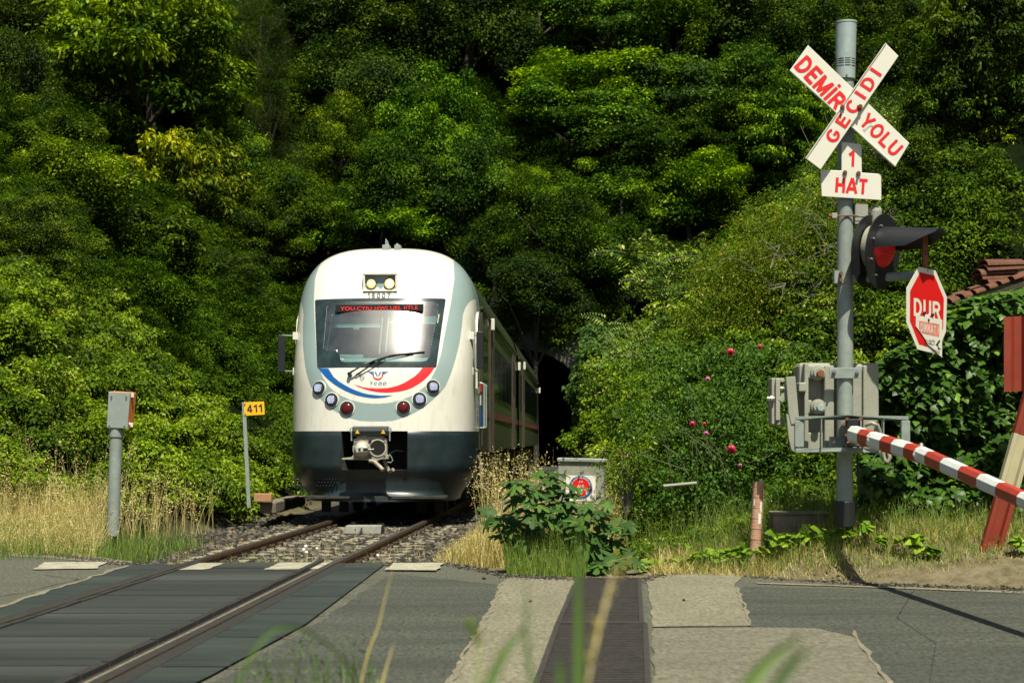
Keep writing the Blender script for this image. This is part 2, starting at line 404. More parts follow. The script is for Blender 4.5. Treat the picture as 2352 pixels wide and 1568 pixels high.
# ------------------------------------------------------------------ track line and terrain
def xc(Y):
    return np.interp(Y, [0, 9, 13, 19.6, 24.5, 29.4, 54, 78, 140], [-3.30, -2.97, -2.82, -2.60, -2.37, -2.13, -1.22, -0.33, 1.96])
PORTAL_Y = 78.0
def zg(X, Y):
    X = np.asarray(X, float); Y = np.asarray(Y, float)
    dr = X - xc(Y)
    z = -0.03 - 0.15 * ss(19.4, 20.6, Y)
    # right side
    edge = np.interp(X, [1.2, 2.0, 3.0, 5.0], [17.6, 17.9, 16.9, 16.3])
    amp = np.interp(X, [1.3, 2.2, 3.0, 6.0], [0, 0.22, 0.42, 0.44])
    z = z + amp * ss(edge, edge + 1.4, Y) * 1.0
    right = np.clip(dr - 3.0 + 0.6 * ss(24, 34, Y) - 1.5 * ss(50, 68, Y), 0, None)
    z = z + right * 0.95 * ss(19.8, 27, Y)
    left = np.clip(-dr - 2.4, 0, None)
    z = z + left * (0.10 * ss(19.5, 22, Y) + 0.75 * ss(24.5, 31, Y))
    hill = 6.0 + (Y - PORTAL_Y) * 0.93
    z = np.where(Y > PORTAL_Y + 0.3, np.maximum(z, hill), z)
    cap = 44 - 17.5 * np.exp(-((X + 19.5) / 5.0) ** 2)
    z = np.minimum(z, cap)
    z = z + 0.48 * (1 - ss(5.0, 6.5, Y))
    und = 0.05 * np.sin(X * 3.1 + Y * 1.7) * np.sin(X * 1.3 - Y * 2.3)
    z = z + und * ss(21, 23, Y) * (np.abs(dr) > 2.5)
    return z
xs = np.unique(np.concatenate([np.arange(-90, -16, 2.0), np.arange(-16, 14, 0.4), np.arange(14, 91, 2.0)]))
ys = np.unique(np.round(np.concatenate([np.arange(-12, 4, 1.0), np.arange(4, 36, 0.3), np.arange(36, 78, 1.0), [78.0, 78.5], np.arange(79, 190, 2.0)]), 3))
XX, YY = np.meshgrid(xs, ys)
ZZ = zg(XX, YY)
nx, ny = len(xs), len(ys)
V = np.stack([XX, YY, ZZ], -1).reshape(-1, 3)
ii, jj = np.meshgrid(np.arange(nx - 1), np.arange(ny - 1))
ii, jj = ii.ravel(), jj.ravel()
Fq = np.stack([jj * nx + ii, jj * nx + ii + 1, (jj + 1) * nx + ii + 1, (jj + 1) * nx + ii], -1)
midx_, midy_ = (xs[ii] + xs[ii + 1]) / 2, (ys[jj] + ys[jj + 1]) / 2
keep = ~((midy_ > 77.9) & (midy_ < 78.6) & (np.abs(midx_ - xc(midy_) - 0.6) < 3.5))
Fq = Fq[keep]
VX, VY = V[:, 0], V[:, 1]
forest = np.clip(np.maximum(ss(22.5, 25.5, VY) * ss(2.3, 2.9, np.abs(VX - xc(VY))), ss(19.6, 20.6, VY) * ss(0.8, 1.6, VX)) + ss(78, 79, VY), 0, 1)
def soil_mat():
    m, t, b = new_mat('bank_soil')
    N, Lk = t.nodes, t.links
    at = N.new('ShaderNodeAttribute'); at.attribute_name = 'v'
    tc = N.new('ShaderNodeTexCoord')
    def nz(sc, a, c):
        n_ = N.new('ShaderNodeTexNoise'); n_.inputs['Scale'].default_value = sc; n_.inputs['Detail'].default_value = 10; n_.inputs['Roughness'].default_value = 0.7
        r_ = N.new('ShaderNodeValToRGB'); r_.color_ramp.elements[0].position = 0.33; r_.color_ramp.elements[1].position = 0.67
        r_.color_ramp.elements[0].color = (*a, 1); r_.color_ramp.elements[1].color = (*c, 1)
        Lk.new(tc.outputs['Object'], n_.inputs['Vector']); Lk.new(n_.outputs[0], r_.inputs[0]); return r_.outputs[0], n_
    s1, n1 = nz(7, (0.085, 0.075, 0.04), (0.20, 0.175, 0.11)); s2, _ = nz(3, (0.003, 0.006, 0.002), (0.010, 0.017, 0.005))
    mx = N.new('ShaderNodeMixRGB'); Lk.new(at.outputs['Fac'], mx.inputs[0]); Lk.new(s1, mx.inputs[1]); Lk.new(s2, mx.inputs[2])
    Lk.new(mx.outputs[0], b.inputs['Base Color']); b.inputs['Roughness'].default_value = 0.95; b.inputs['Specular IOR Level'].default_value = 0.02
    bp = N.new('ShaderNodeBump'); bp.inputs['Strength'].default_value = 0.8; bp.inputs['Distance'].default_value = 0.05
    Lk.new(n1.outputs[0], bp.inputs['Height']); Lk.new(bp.outputs[0], b.inputs['Normal'])
    return m
M['soil'] = soil_mat()
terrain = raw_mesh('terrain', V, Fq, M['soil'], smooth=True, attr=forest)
tag(terrain, 'earth banks of the railway cutting rising into the wooded hill', kind='structure')

def sheet(name, poly, m, z, kind='structure', label=None, sub=0):
    mb = MB()
    me = bpy.data.meshes.new(name)
    bm = bmesh.new()
    f = bm.faces.new([bm.verts.new((p[0], p[1], z)) for p in poly])
    bmesh.ops.triangulate(bm, faces=[f])
    bmesh.ops.recalc_face_normals(bm, faces=bm.faces)
    for q in bm.faces:
        if q.normal.z < 0: q.normal_flip()
    bm.to_mesh(me); bm.free()
    me.materials.append(m)
    o = bpy.data.objects.new(name, me); COL.objects.link(o)
    return tag(o, label, None, None, kind)
def gpoly(pts, z=0.0, jitter=0.0, step=0.35):
    q = [G(a, b, z) for a, b in pts]
    if not jitter: return q
    out = []
    for k in range(len(q)):
        a, b = q[k], q[(k + 1) % len(q)]
        n = max(1, min(60, int((b - a).length / step)))
        for i in range(n):
            p = a.lerp(b, i / n)
            out.append(p + Vector((random.uniform(-jitter, jitter), random.uniform(-jitter, jitter), 0)))
    return out
far_edge = [(-700, 1262), (-300, 1262), (0, 1263), (150, 1276), (290, 1296), (430, 1294), (620, 1293), (1020, 1294), (1120, 1312), (1165, 1324), (1320, 1330), (1480, 1332), (1540, 1316), (1640, 1306), (1720, 1322), (2000, 1342), (2352, 1356), (2900, 1376)]
base = [G(a, b) for a, b in far_edge] + [Vector((9, 6.2, 0)), Vector((-9, 6.2, 0))]
sheet('road', base, M['asphalt'], 0.0, label='worn asphalt road over the level crossing')
sheet('road_surface_dark', gpoly([(1715, 1347), (2352, 1362), (2900, 1385), (2900, 1700), (2300, 1700), (2040, 1568), (1965, 1465), (1720, 1438), (1690, 1352)], jitter=0.02), M['asphalt_dark'], 0.004, label='darker asphalt on the right of the crossing')
sheet('road_surface_mid', gpoly([(905, 1318), (1146, 1342), (1128, 1400), (1060, 1510), (1010, 1640), (200, 1700), (500, 1560), (715, 1440), (860, 1340)], jitter=0.02), M['asphalt_dark'], 0.003, label='darker asphalt between track and drain')
sheet('road_surface_concrete', gpoly([(1165, 1326), (1320, 1333), (1278, 1439), (1215, 1620), (1190, 1700), (960, 1700), (1012, 1600), (1062, 1508), (1130, 1396), (1150, 1345)], jitter=0.02), M['concrete_road'], 0.0055, label='pale concrete beside the drain')
sheet('pavement_concrete', gpoly([(1486, 1334), (1540, 1318), (1640, 1308), (1705, 1324), (1690, 1345), (1712, 1400), (1722, 1436), (1500, 1440)], jitter=0.015), M['concrete_road'], 0.0065, label='pale concrete apron on the right of the drain')
sheet('road_edge_line', gpoly([(1735, 1338), (2000, 1347), (2352, 1359), (2900, 1381), (2900, 1386), (2352, 1363), (2000, 1350.5), (1735, 1341)], jitter=0.03), M['verge'], 0.008, label='faded edge line on the right')
for k, q in enumerate([[(100, 1293), (245, 1292), (222, 1307), (78, 1309)], [(448, 1298), (520, 1297), (470, 1313), (405, 1314)], [(640, 1297), (765, 1296), (742, 1312), (606, 1313)], [(905, 1296), (1020, 1295), (1004, 1313), (884, 1312)]]):
    sheet('road_marking', gpoly(q, jitter=0.02, step=0.12), M['road_paint'], 0.027 if k in (1, 2) else (0.019 if k == 3 else 0.012), label='worn white edge stripe block at the far side of the crossing')
M['concrete_mid'] = mat('concrete_mid', (0.135, 0.130, 0.090), 0.9, var=0.5, scale=30, bump=0.5, bscale=50, dirt=(0.08, 0.082, 0.06), dscale=1.6, damt=0.6, stretch=(1, 0.35, 1), dstretch=(0.25, 0.9, 1))
sheet('road_surface_worn', gpoly([(1497, 1444), (1722, 1441), (1880, 1444), (1960, 1465), (2036, 1568), (2090, 1700), (1500, 1700)], jitter=0.02), M['concrete_mid'], 0.0072, label='worn pale road surface right of the near drain section')
def seam(name, pts, w, m, z, label):
    q = [G(a, b, 0) for a, b in pts]
    L_, R_ = [], []
    for i in range(len(q) - 1):
        a, b = q[i], q[i + 1]
        n = max(2, int((b - a).length / 0.22))
        for j in range(n + (i == len(q) - 2)):
            p = a.lerp(b, j / n); d_ = (b - a).normalized(); sd_ = Vector((-d_.y, d_.x, 0))
            k_ = random.uniform(-1, 1) * w * 0.35; ww = w * random.uniform(0.25, 1.0)
            L_.append(p + sd_ * (k_ + ww / 2)); R_.append(p + sd_ * (k_ - ww / 2))
    mb = MB(); n = len(L_)
    mb.add([(p.x, p.y, z) for p in L_] + [(p.x, p.y, z) for p in R_], [(i, i + 1, n + i + 1, n + i) for i in range(n - 1)])
    tag(mb.build(name, m), label, kind='structure')
seam('road_seam', [(1150, 1342), (1130, 1400), (1062, 1510), (1010, 1640)], 0.05, M['verge'], 0.0105, 'pale broken joint in the road left of the drain')
seam('road_seam', [(1690, 1347), (1712, 1400), (1722, 1438), (1500, 1441)], 0.04, M['verge'], 0.0105, 'pale joint around the concrete apron')
seam('road_seam', [(1960, 1450), (1985, 1490), (2040, 1568), (2080, 1640)], 0.04, M['verge'], 0.0105, 'pale joint in the asphalt at the right')
seam('road_seam', [(1330, 1336), (1280, 1439), (1236, 1568), (1200, 1650)], 0.03, M['verge'], 0.0115, 'crumbling edge on the left of the drain')
seam('road_crack', [(2100, 1356), (2060, 1420), (2150, 1480), (2130, 1600)], 0.007, M['groove'], 0.0108, 'thin crack in the right hand asphalt')
seam('road_crack', [(100, 1320), (180, 1330), (60, 1360), (-40, 1375)], 0.02, M['groove'], 0.006, 'thin crack in the left hand asphalt')
seam('road_seam', [(290, 1300), (150, 1347), (0, 1395), (-200, 1460)], 0.08, M['verge'], 0.0125, 'crumbled pale edge of asphalt along the left crossing panel')
# rubber crossing surface between and beside the rails
def track_strip(u0, u1, Y0, Y1, z, n=24):
    a, b = [], []
    for i in range(n + 1):
        Y = Y0 + (Y1 - Y0) * i / n
        a.append(Vector((float(xc(Y)) + u0, Y, z))); b.append(Vector((float(xc(Y)) + u1, Y, z)))
    return a + b[::-1]
Y_CR = 19.55
sheet('crossing_panel', track_strip(-0.64, 0.62, 6.3, Y_CR, 0), M['rubber'], 0.022, label='dark rubber panel between the rails')
sheet('crossing_panel_side', [G(292, 1298), G(150, 1345), G(0, 1393), G(-300, 1490), Vector((float(xc(6.3)) - 2.0, 6.3, 0))] + track_strip(-0.86, -0.86, 6.3, Y_CR, 0)[:25][0:25], M['rubber_outer'], 0.008, label='dark rubber panel on the left of the track')
sheet('crossing_panel_side', track_strip(0.86, 0.86, 6.3, Y_CR, 0)[:25][::-1] + [Vector((float(xc(6.3)) + 1.5, 6.3, 0)), G(300, 1650), G(488, 1554), G(703, 1436), G(800, 1362), G(886, 1296)][0:], M['rubber_outer'], 0.016, label='dark rubber panel on the right of the track')
sheet('flangeway', track_strip(0.60, 0.90, 6.3, Y_CR - 0.02, 0), M['groove'], 0.018, label='dark groove along the right rail')
sheet('flangeway_dust', track_strip(0.675, 0.70, 6.3, Y_CR - 0.04, 0), M['dust'], 0.0225, label='dust in the groove of the right rail')
sheet('flangeway', track_strip(-0.90, -0.60, 6.3, Y_CR - 0.02, 0), M['groove'], 0.013, label='dark groove along the left rail')
for i in range(8):
    Yj = 7.4 + i * 1.6
    for (u0_, u1_) in ((-0.63, 0.59), (0.92, 1.42)):
        sheet('panel_joint', [Vector((float(xc(Yj)) + u0_, Yj, 0)), Vector((float(xc(Yj)) + u1_, Yj, 0)), Vector((float(xc(Yj)) + u1_, Yj + 0.03, 0)), Vector((float(xc(Yj)) + u0_, Yj + 0.03, 0))], M['groove'], 0.0245 if u0_ < 0 else 0.0205, label='joint between rubber crossing panels')
mbp = MB()
for i in range(21):      # curled rubber lip of the middle panel, broken into lengths
    Y0 = 7.0 + i * 0.6; Y1 = Y0 + 0.56
    for (uu, hh) in ((0.61, 0.03), (-0.66, 0.012)):
        a = Vector((float(xc(Y0)) + uu, Y0, 0.02)); b = Vector((float(xc(Y1)) + uu, Y1, 0.02 + random.uniform(-0.004, 0.008)))
        mbp.bar(a, b, 0.055, hh * 2)
o = mbp.build('crossing_panel_edge', M['groove'])
tag(o, 'raised black rubber lip along the rails in the crossing', kind='structure')

# ------------------------------------------------------------------ rails, sleepers, ballast
prof = [(-0.036, 0), (0.036, 0), (0.034, -0.035), (0.009, -0.05), (0.009, -0.13), (0.07, -0.15), (0.07, -0.16), (-0.07, -0.16), (-0.07, -0.15), (-0.009, -0.13), (-0.009, -0.05), (-0.034, -0.035)]
def make_rail(u, label):
    mb = MB()
    Ys = list(np.arange(6.3, 90, 1.2))
    n = len(prof)
    vs = []
    for Y in Ys:
        x = float(xc(Y)) + u
        zt = 0.03
        vs += [Vector((x + a, Y, zt + b)) for a, b in prof]
    fs, mi = [], []
    for k in range(len(Ys) - 1):
        for i in range(n):
            fs.append((k * n + i, k * n + (i + 1) % n, (k + 1) * n + (i + 1) % n, (k + 1) * n + i)); mi.append(0 if i == 0 else 1)
    mb.add(vs, fs); mb.m = mi
    o = mb.build('rail', [M['rail_top'], M['rail_rust']])
    return tag(o, label, 'rail', 'rails of the track')
make_rail(-0.753, 'long brown steel rail on the left side of the track, running under the left wheels')
make_rail(0.753, 'long brown steel rail on the right side of the track, nearer the drain grating')
slp = MB()
for k, (x0, x1) in enumerate([(-1.3, 1.3)]):
    pr = []
    nseg = 26
    for i in range(nseg + 1):
        x = x0 + (x1 - x0) * i / nseg
        wv = 0.012 * math.sin(i * 1.9)
        pr.append((x, wv))
    for i in range(nseg):
        (xa, wa), (xb, wb) = pr[i], pr[i + 1]
        slp.add([(xa, -0.12 + wa, -0.16), (xb, -0.12 + wb, -0.16), (xb, 0.12 + wb, -0.16), (xa, 0.12 + wa, -0.16),
                 (xa, -0.10 + wa, -0.105 + wa * .6), (xb, -0.10 + wb, -0.105 + wb * .6), (xb, 0.10 + wb, -0.105 + wb * .6), (xa, 0.10 + wa, -0.105 + wa * .6)],
                [(0, 1, 5, 4), (4, 5, 6, 7), (2, 3, 7, 6)] + ([(3, 0, 4, 7)] if i == 0 else []) + ([(1, 2, 6, 5)] if i == nseg - 1 else []))
sl0 = slp.build('sleeper', M['sleeper'])
SL_Y = [20.15 + 0.62 * i for i in range(20)]
for i, Y in enumerate(SL_Y):
    o = sl0 if i == 0 else sl0.copy()
    if i: COL.objects.link(o)
    o.location = (float(xc(Y)), Y, 0.026); o.rotation_euler = (0, 0, R(-2.5))
    tag(o, 'pale weathered sleeper half buried in dark ballast between crossing and train', 'sleeper', 'sleepers under the rails')
# rail clips
clp = MB()
for s in (-1, 1):
    pts = [Vector((s * 0.03, 0, 0)), Vector((s * 0.07, -0.04, 0.045)), Vector((s * 0.12, 0, 0.055)), Vector((s * 0.12, 0.05, 0.02)), Vector((s * 0.06, 0.05, 0.0))]
    clp.tube(pts, 0.014, 6)
c0 = clp.build('rail_clip', M['brown_rubber'])
first = True
for u in (-0.753, 0.753):
    for Y in SL_Y[:16]:
        o = c0 if first else c0.copy()
        if not first: COL.objects.link(o)
        first = False
        o.location = (float(xc(Y)) + u, Y, -0.09)
        tag(o, 'rusty bent spring clip holding a rail to its sleeper', 'rail clip', 'rail clips along both rails')

M['gravel_bed'] = mat('gravel_bed', (0.06, 0.055, 0.042), 0.95, var=0.5, scale=60, bump=1.0, bscale=40)
sheet('ballast_bed', track_strip(-2.9, 2.8, 19.6, 60, 0), M['gravel_bed'], -0.128, label='dark fine ballast bed under the stones')
ico = bmesh.new(); bmesh.ops.create_icosphere(ico, subdivisions=1, radius=1.0)
IV = np.array([v.co[:] for v in ico.verts]); IF = np.array([[v.index for v in f.verts] for f in ico.faces]); ico.free()
def scatter_stones(name, X, Y, Z, size, m, label, squash=0.7):
    n = len(X)
    k = len(IV)
    j = 1 + RS.uniform(-0.28, 0.28, (n, k, 1))
    vv = IV[None] * j * size[:, None, None]
    a = RS.uniform(0, 6.28, n)
    ca, sa = np.cos(a)[:, None], np.sin(a)[:, None]
    sx = RS.uniform(0.7, 1.3, (n, 1))
    x = vv[..., 0] * sx; y = vv[..., 1]; z = vv[..., 2] * squash
    V = np.stack([x * ca - y * sa + X[:, None], x * sa + y * ca + Y[:, None], z + Z[:, None]], -1).reshape(-1, 3)
    Fi = (IF[None] + (np.arange(n) * k)[:, None, None]).reshape(-1, 3)
    at = np.repeat(RS.uniform(0, 1, n), k)
    o = raw_mesh(name, V, Fi, m, attr=at, loops=3)
    return tag(o, label, kind='stuff')
n = 17000
Y = 19.75 + RS.power(0.8, n) * 14.5
u = RS.uniform(-2.9, 2.75, n)
m_ = (np.abs(u) < 2.2) | (RS.rand(n) < 0.8)
Y, u = Y[m_], u[m_]
hgt = -0.115 + 0.0 * u
onsl = np.zeros(len(Y), bool)
for sy in SL_Y: onsl |= (np.abs(Y - sy) < 0.12)
hide = onsl & (np.abs(u) > 0.85) & (np.abs(u) < 1.3) & (RS.rand(len(Y)) < 0.85)
hide |= onsl & (np.abs(u) > 0.3) & (np.abs(u) < 0.6) & (RS.rand(len(Y)) < 0.35)
Y, u, hgt = Y[~hide], u[~hide], hgt[~hide]
sz = RS.uniform(0.022, 0.052, len(Y))
scatter_stones('ballast_gravel', xc(Y) + u, Y, hgt + RS.uniform(0, 0.03, len(Y)), sz, M['stone'], 'grey crushed stone ballast around the sleepers')
# fine grit along the road edge
n = 5200
e = np.array([[G(a, b).x, G(a, b).y] for a, b in far_edge[1:-1]])
X = RS.uniform(-6.5, 5.5, n)
Y = np.interp(X, e[:, 0], e[:, 1]) + RS.normal(0.0, 0.16, n)
ok = (np.abs(X - xc(Y)) > 1.3)
X, Y = X[ok], Y[ok]
scatter_stones('grit_gravel', X, Y, np.maximum(zg(X, Y), 0.0) + 0.004, RS.uniform(0.005, 0.018, len(X)), M['stone'], 'loose grit along the road edges')
# sandy verge on both sides
sheet('verge', gpoly([(-700, 1243), (-300, 1244), (0, 1250), (150, 1268), (300, 1290), (290, 1297), (150, 1284), (0, 1276), (-300, 1276)], jitter=0.05), M['verge'], 0.0042, label='pale gravel verge on the left of the road')

# ------------------------------------------------------------------ drain gratings
def drain(pts_far, pts_near, label, n):
    a, b = G(*pts_far[0], 0), G(*pts_far[1], 0)
    c, d = G(*pts_near[0], 0), G(*pts_near[1], 0)
    t = empty('drain_grate', (a + b + c + d) / 4, label, 'drain grate', 'drain grates across the road')
    o = t.location.copy()
    mb = MB()
    for i in range(n):
        k = (i + 0.5) / n
        p, q = a.lerp(c, k) - o, b.lerp(d, k) - o
        L = (a - c).length / n
        mb.bar(p + Vector((0, 0, 0.014)), q + Vector((0, 0, 0.014)), L * 0.40, 0.022)
    mb.build('grate_bars', M['grate'], t)
    mb = MB()
    for p, q in ((a, c), (b, d)):
        mb.bar(p - o + Vector((0, 0, 0.014)), q - o + Vector((0, 0, 0.014)), 0.035, 0.04)
    for p, q in ((a, b), (c, d)):
        mb.bar(p - o + Vector((0, 0, 0.016)), q - o + Vector((0, 0, 0.016)), 0.05, 0.045)
    mb.build('grate_frame', M['grate'], t)
    mb = MB(); mb.add([p - o + Vector((0, 0, 0.007)) for p in (c, d, b, a)], [(0, 1, 2, 3)])
    mb.build('pit', M['pit'], t)
drain(((1327, 1336), (1468, 1336)), ((1282, 1439), (1474, 1439)), 'far section of rusty ribbed steel drain grating, touching the fig plant', 34)
drain(((1281, 1441), (1482, 1441)), ((1205, 1660), (1492, 1660)), 'near section of rusty ribbed steel drain grating, cut by the picture edge', 44)

# ------------------------------------------------------------------ tunnel portal
def tunnel():
    yc, hw, zs, zt = PORTAL_Y, 2.9, 2.5, 5.05
    c = float(xc(yc)) + 0.6
    t = empty('tunnel_portal', (c, yc, 0), 'black arched railway tunnel mouth with grey stone ring at the foot of the hill', 'tunnel')
    arch = [Vector((-hw, 0, -0.3))] + [Vector((-hw * math.cos(a), 0, zs + (zt - zs) * math.sin(a))) for a in np.linspace(0, math.pi, 33)] + [Vector((hw, 0, -0.3))]
    def rect(a):
        x, z_ = -math.cos(a), math.sin(a); k_ = 4.2 / max(abs(x), 1e-6); k2 = 4.3 / max(z_, 1e-6); k_ = min(k_, k2)
        return Vector((x * k_, 0, zs + z_ * k_))
    outer = [Vector((-4.2, 0, -0.3))] + [rect(a) for a in np.linspace(0, math.pi, 33)] + [Vector((4.2, 0, -0.3))]
    mb = MB()
    n = len(arch)
    vs = [p + Vector((0, -0.5, 0)) for p in arch] + [p + Vector((0, -0.5, 0)) for p in outer] + [p + Vector((0, 1.0, 0)) for p in outer]
    fs = [(i, i + 1, n + i + 1, n + i) for i in range(n - 1)] + [(n + i, n + i + 1, 2 * n + i + 1, 2 * n + i) for i in range(n - 1)]
    mb.add(vs, fs)
    mb.build('portal_wall', M['portal'], t)
    mb = MB()
    for i in range(1, n - 2):      # raised ring stones
        a, b = arch[i], arch[i + 1]
        a2 = a + (a - Vector((0, 0, zs))).normalized() * 0.38; b2 = b + (b - Vector((0, 0, zs))).normalized() * 0.38
        mb.prism([a + Vector((0, -0.56, 0)), b + Vector((0, -0.56, 0)), b2 + Vector((0, -0.56, 0)), a2 + Vector((0, -0.56, 0))], (0, 0.05, 0))
    mb.build('arch_ring', M['portal'], t)
    mb = MB()
    vs = [p + Vector((0, -0.5, 0)) for p in arch] + [p + Vector((1.3, 35, 0)) for p in arch]
    mb.add(vs, [(i, i + 1, n + i + 1, n + i) for i in range(n - 1)] + [tuple(range(n, 2 * n))])
    mb.build('bore', M['bore'], t)
tunnel()

# ------------------------------------------------------------------ lettering helper
TK = 0.17
def arc(cx, cy, rx, ry, a0, a1, n=12):
    return [(cx + rx * math.cos(R(a0 + (a1 - a0) * i / n)), cy + ry * math.sin(R(a0 + (a1 - a0) * i / n))) for i in range(n + 1)]
h_ = TK / 2
GLY = {
 'A': (0.78, [[(0.02, -h_ + h_), (0.39, 1.02)], [(0.39, 1.02), (0.76, 0)], [(0.16, 0.30), (0.62, 0.30)]]),
 'B': (0.70, [[(h_, 0), (h_, 1)], [(h_, 1 - h_), (0.38, 1 - h_)] + arc(0.38, 0.745, 0.2, 0.17, 90, -90) + [(h_, 0.53)], [(0.38, 0.53)] + arc(0.38, 0.30, 0.235, 0.215, 90, -90) + [(h_, h_)]]),
 'C': (0.74, [arc(0.40, 0.5, 0.32, 0.42, 42, 318, 20)]),
 'D': (0.74, [[(h_, 0), (h_, 1)], [(h_, 1 - h_), (0.30, 1 - h_)] + arc(0.30, 0.5, 0.355, 0.415, 88, -88, 16) + [(0.30, h_), (h_, h_)]]),
 'E': (0.64, [[(h_, 0), (h_, 1)], [(h_, 1 - h_), (0.64, 1 - h_)], [(h_, 0.52), (0.60, 0.52)], [(h_, h_), (0.66, h_)]]),
 'G': (0.80, [arc(0.41, 0.5, 0.325, 0.42, 42, 330, 20) + [(0.71, 0.45)], [(0.44, 0.45), (0.78, 0.45)]]),
 'H': (0.72, [[(h_, 0), (h_, 1)], [(0.72 - h_, 0), (0.72 - h_, 1)], [(h_, 0.52), (0.72 - h_, 0.52)]]),
 'I': (0.20, [[(0.1, 0), (0.1, 1)]]),
 'K': (0.74, [[(h_, 0), (h_, 1)], [(0.66, 1.0), (0.14, 0.40)], [(0.30, 0.58), (0.70, 0.0)]]),
 'L': (0.60, [[(h_, 0), (h_, 1)], [(h_, h_), (0.62, h_)]]),
 'M': (0.88, [[(h_, 0), (h_, 1)], [(0.88 - h_, 0), (0.88 - h_, 1)], [(0.11, 0.96), (0.44, 0.06)], [(0.44, 0.06), (0.77, 0.96)]]),
 'N': (0.74, [[(h_, 0), (h_, 1)], [(0.74 - h_, 0), (0.74 - h_, 1)], [(0.11, 0.94), (0.63, 0.06)]]),
 'O': (0.80, [arc(0.40, 0.5, 0.32, 0.42, 0, 360, 28)]),
 'R': (0.74, [[(h_, 0), (h_, 1)], [(h_, 1 - h_), (0.42, 1 - h_)] + arc(0.42, 0.705, 0.21, 0.21, 90, -90) + [(h_, 0.495)], [(0.40, 0.47), (0.68, 0.0)]]),
 'S': (0.68, [arc(0.34, 0.72, 0.25, 0.195, 25, 250, 12) + arc(0.34, 0.29, 0.26, 0.21, 80, -155, 12)]),
 'T': (0.66, [[(0.33, 0), (0.33, 1 - h_)], [(0, 1 - h_), (0.66, 1 - h_)]]),
 'U': (0.72, [[(h_, 1), (h_, 0.36)] + arc(0.36, 0.36, 0.275, 0.28, 180, 360, 14) + [(0.72 - h_, 1)]]),
 'V': (0.74, [[(0.03, 1), (0.37, 0)], [(0.37, 0), (0.71, 1)]]),
 'Y': (0.74, [[(0.37, 0), (0.37, 0.46)], [(0.06, 1.0), (0.37, 0.42)], [(0.68, 1.0), (0.37, 0.42)]]),
 '0': (0.62, [arc(0.31, 0.5, 0.23, 0.42, 0, 360, 24)]),
 '1': (0.46, [[(0.34, 0), (0.34, 1)], [(0.03, 0.70), (0.33, 0.90)]]),
 '2': (0.62, [arc(0.31, 0.69, 0.22, 0.225, 165, -30, 12) + [(0.1, 0.10)], [(0.04, h_), (0.60, h_)]]),
 '3': (0.62, [arc(0.29, 0.72, 0.20, 0.195, 150, -80, 10), arc(0.29, 0.30, 0.23, 0.215, 85, -150, 12)]),
 '4': (0.66, [[(0.46, 0), (0.46, 1)], [(0.44, 0.95), (0.06, 0.33)], [(0.02, 0.29), (0.66, 0.29)]]),
 '5': (0.62, [[(0.56, 1 - h_), (0.14, 1 - h_)], [(0.15, 0.95), (0.11, 0.48)], arc(0.30, 0.32, 0.22, 0.235, 140, -155, 16)]),
 '7': (0.60, [[(0.03, 1 - h_), (0.58, 1 - h_)], [(0.54, 0.92), (0.30, 0.42), (0.22, 0.0)]]),
 '!': (0.24, [[(0.12, 0.30), (0.12, 1)], [(0.12, 0), (0.12, 0.17)]]),
 ' ': (0.30, []),
}
GLY['İ'] = (0.20, [[(0.1, 0), (0.1, 1)], [(0.1, 1.08), (0.1, 1.24)]])
GLY['Ç'] = (0.74, GLY['C'][1] + [[(0.42, 0.02), (0.42, -0.10)], [(0.46, -0.10), (0.46, -0.20)]])
def stroke_text(body, spacing=1.0, tk=0.17):
    V, Fc = [], []
    x0 = 0
    for ch in body:
        w_, st_ = GLY[ch]
        for pl in st_:
            n = len(pl); b = len(V)
            closed = n > 3 and abs(pl[0][0] - pl[-1][0]) < 1e-6 and abs(pl[0][1] - pl[-1][1]) < 1e-6
            for i, (x, y) in enumerate(pl):
                if closed: a, c = pl[(i - 1) % (n - 1)], pl[(i + 1) % (n - 1)]
                else: a, c = pl[max(0, i - 1)], pl[min(n - 1, i + 1)]
                dx, dy = c[0] - a[0], c[1] - a[1]; L = math.hypot(dx, dy) or 1
                V += [(x0 + x - dy / L * tk / 2, y + dx / L * tk / 2), (x0 + x + dy / L * tk / 2, y - dx / L * tk / 2)]
            Fc += [(b + 2 * i, b + 2 * i + 1, b + 2 * i + 3, b + 2 * i + 2) for i in range(n - 1)]
        x0 += w_ + 0.13 * spacing + (spacing - 1) * 0.5
    xa, xb = min(p[0] for p in V), max(p[0] for p in V)
    return [((p[0] - xa) / (xb - xa) - 0.5, p[1] - 0.5) for p in V], Fc
def text_polys(body, bold=0.0, spacing=1.0):
    c = bpy.data.curves.new('t', 'FONT'); c.body = body; c.offset = bold; c.space_character = spacing; c.resolution_u = 4
    o = bpy.data.objects.new('t', c); COL.objects.link(o)
    bpy.context.view_layer.update()
    me = bpy.data.meshes.new_from_object(o)
    v = [(q.co.x, q.co.y) for q in me.vertices]; f = [tuple(p.vertices) for p in me.polygons]
    bpy.data.objects.remove(o); bpy.data.curves.remove(c); bpy.data.meshes.remove(me)
    x0, x1 = min(p[0] for p in v), max(p[0] for p in v); y0, y1 = min(p[1] for p in v), max(p[1] for p in v)
    return [((p[0] - x0) / (x1 - x0) - 0.5, (p[1] - y0) / (y1 - y0) - 0.5) for p in v], f
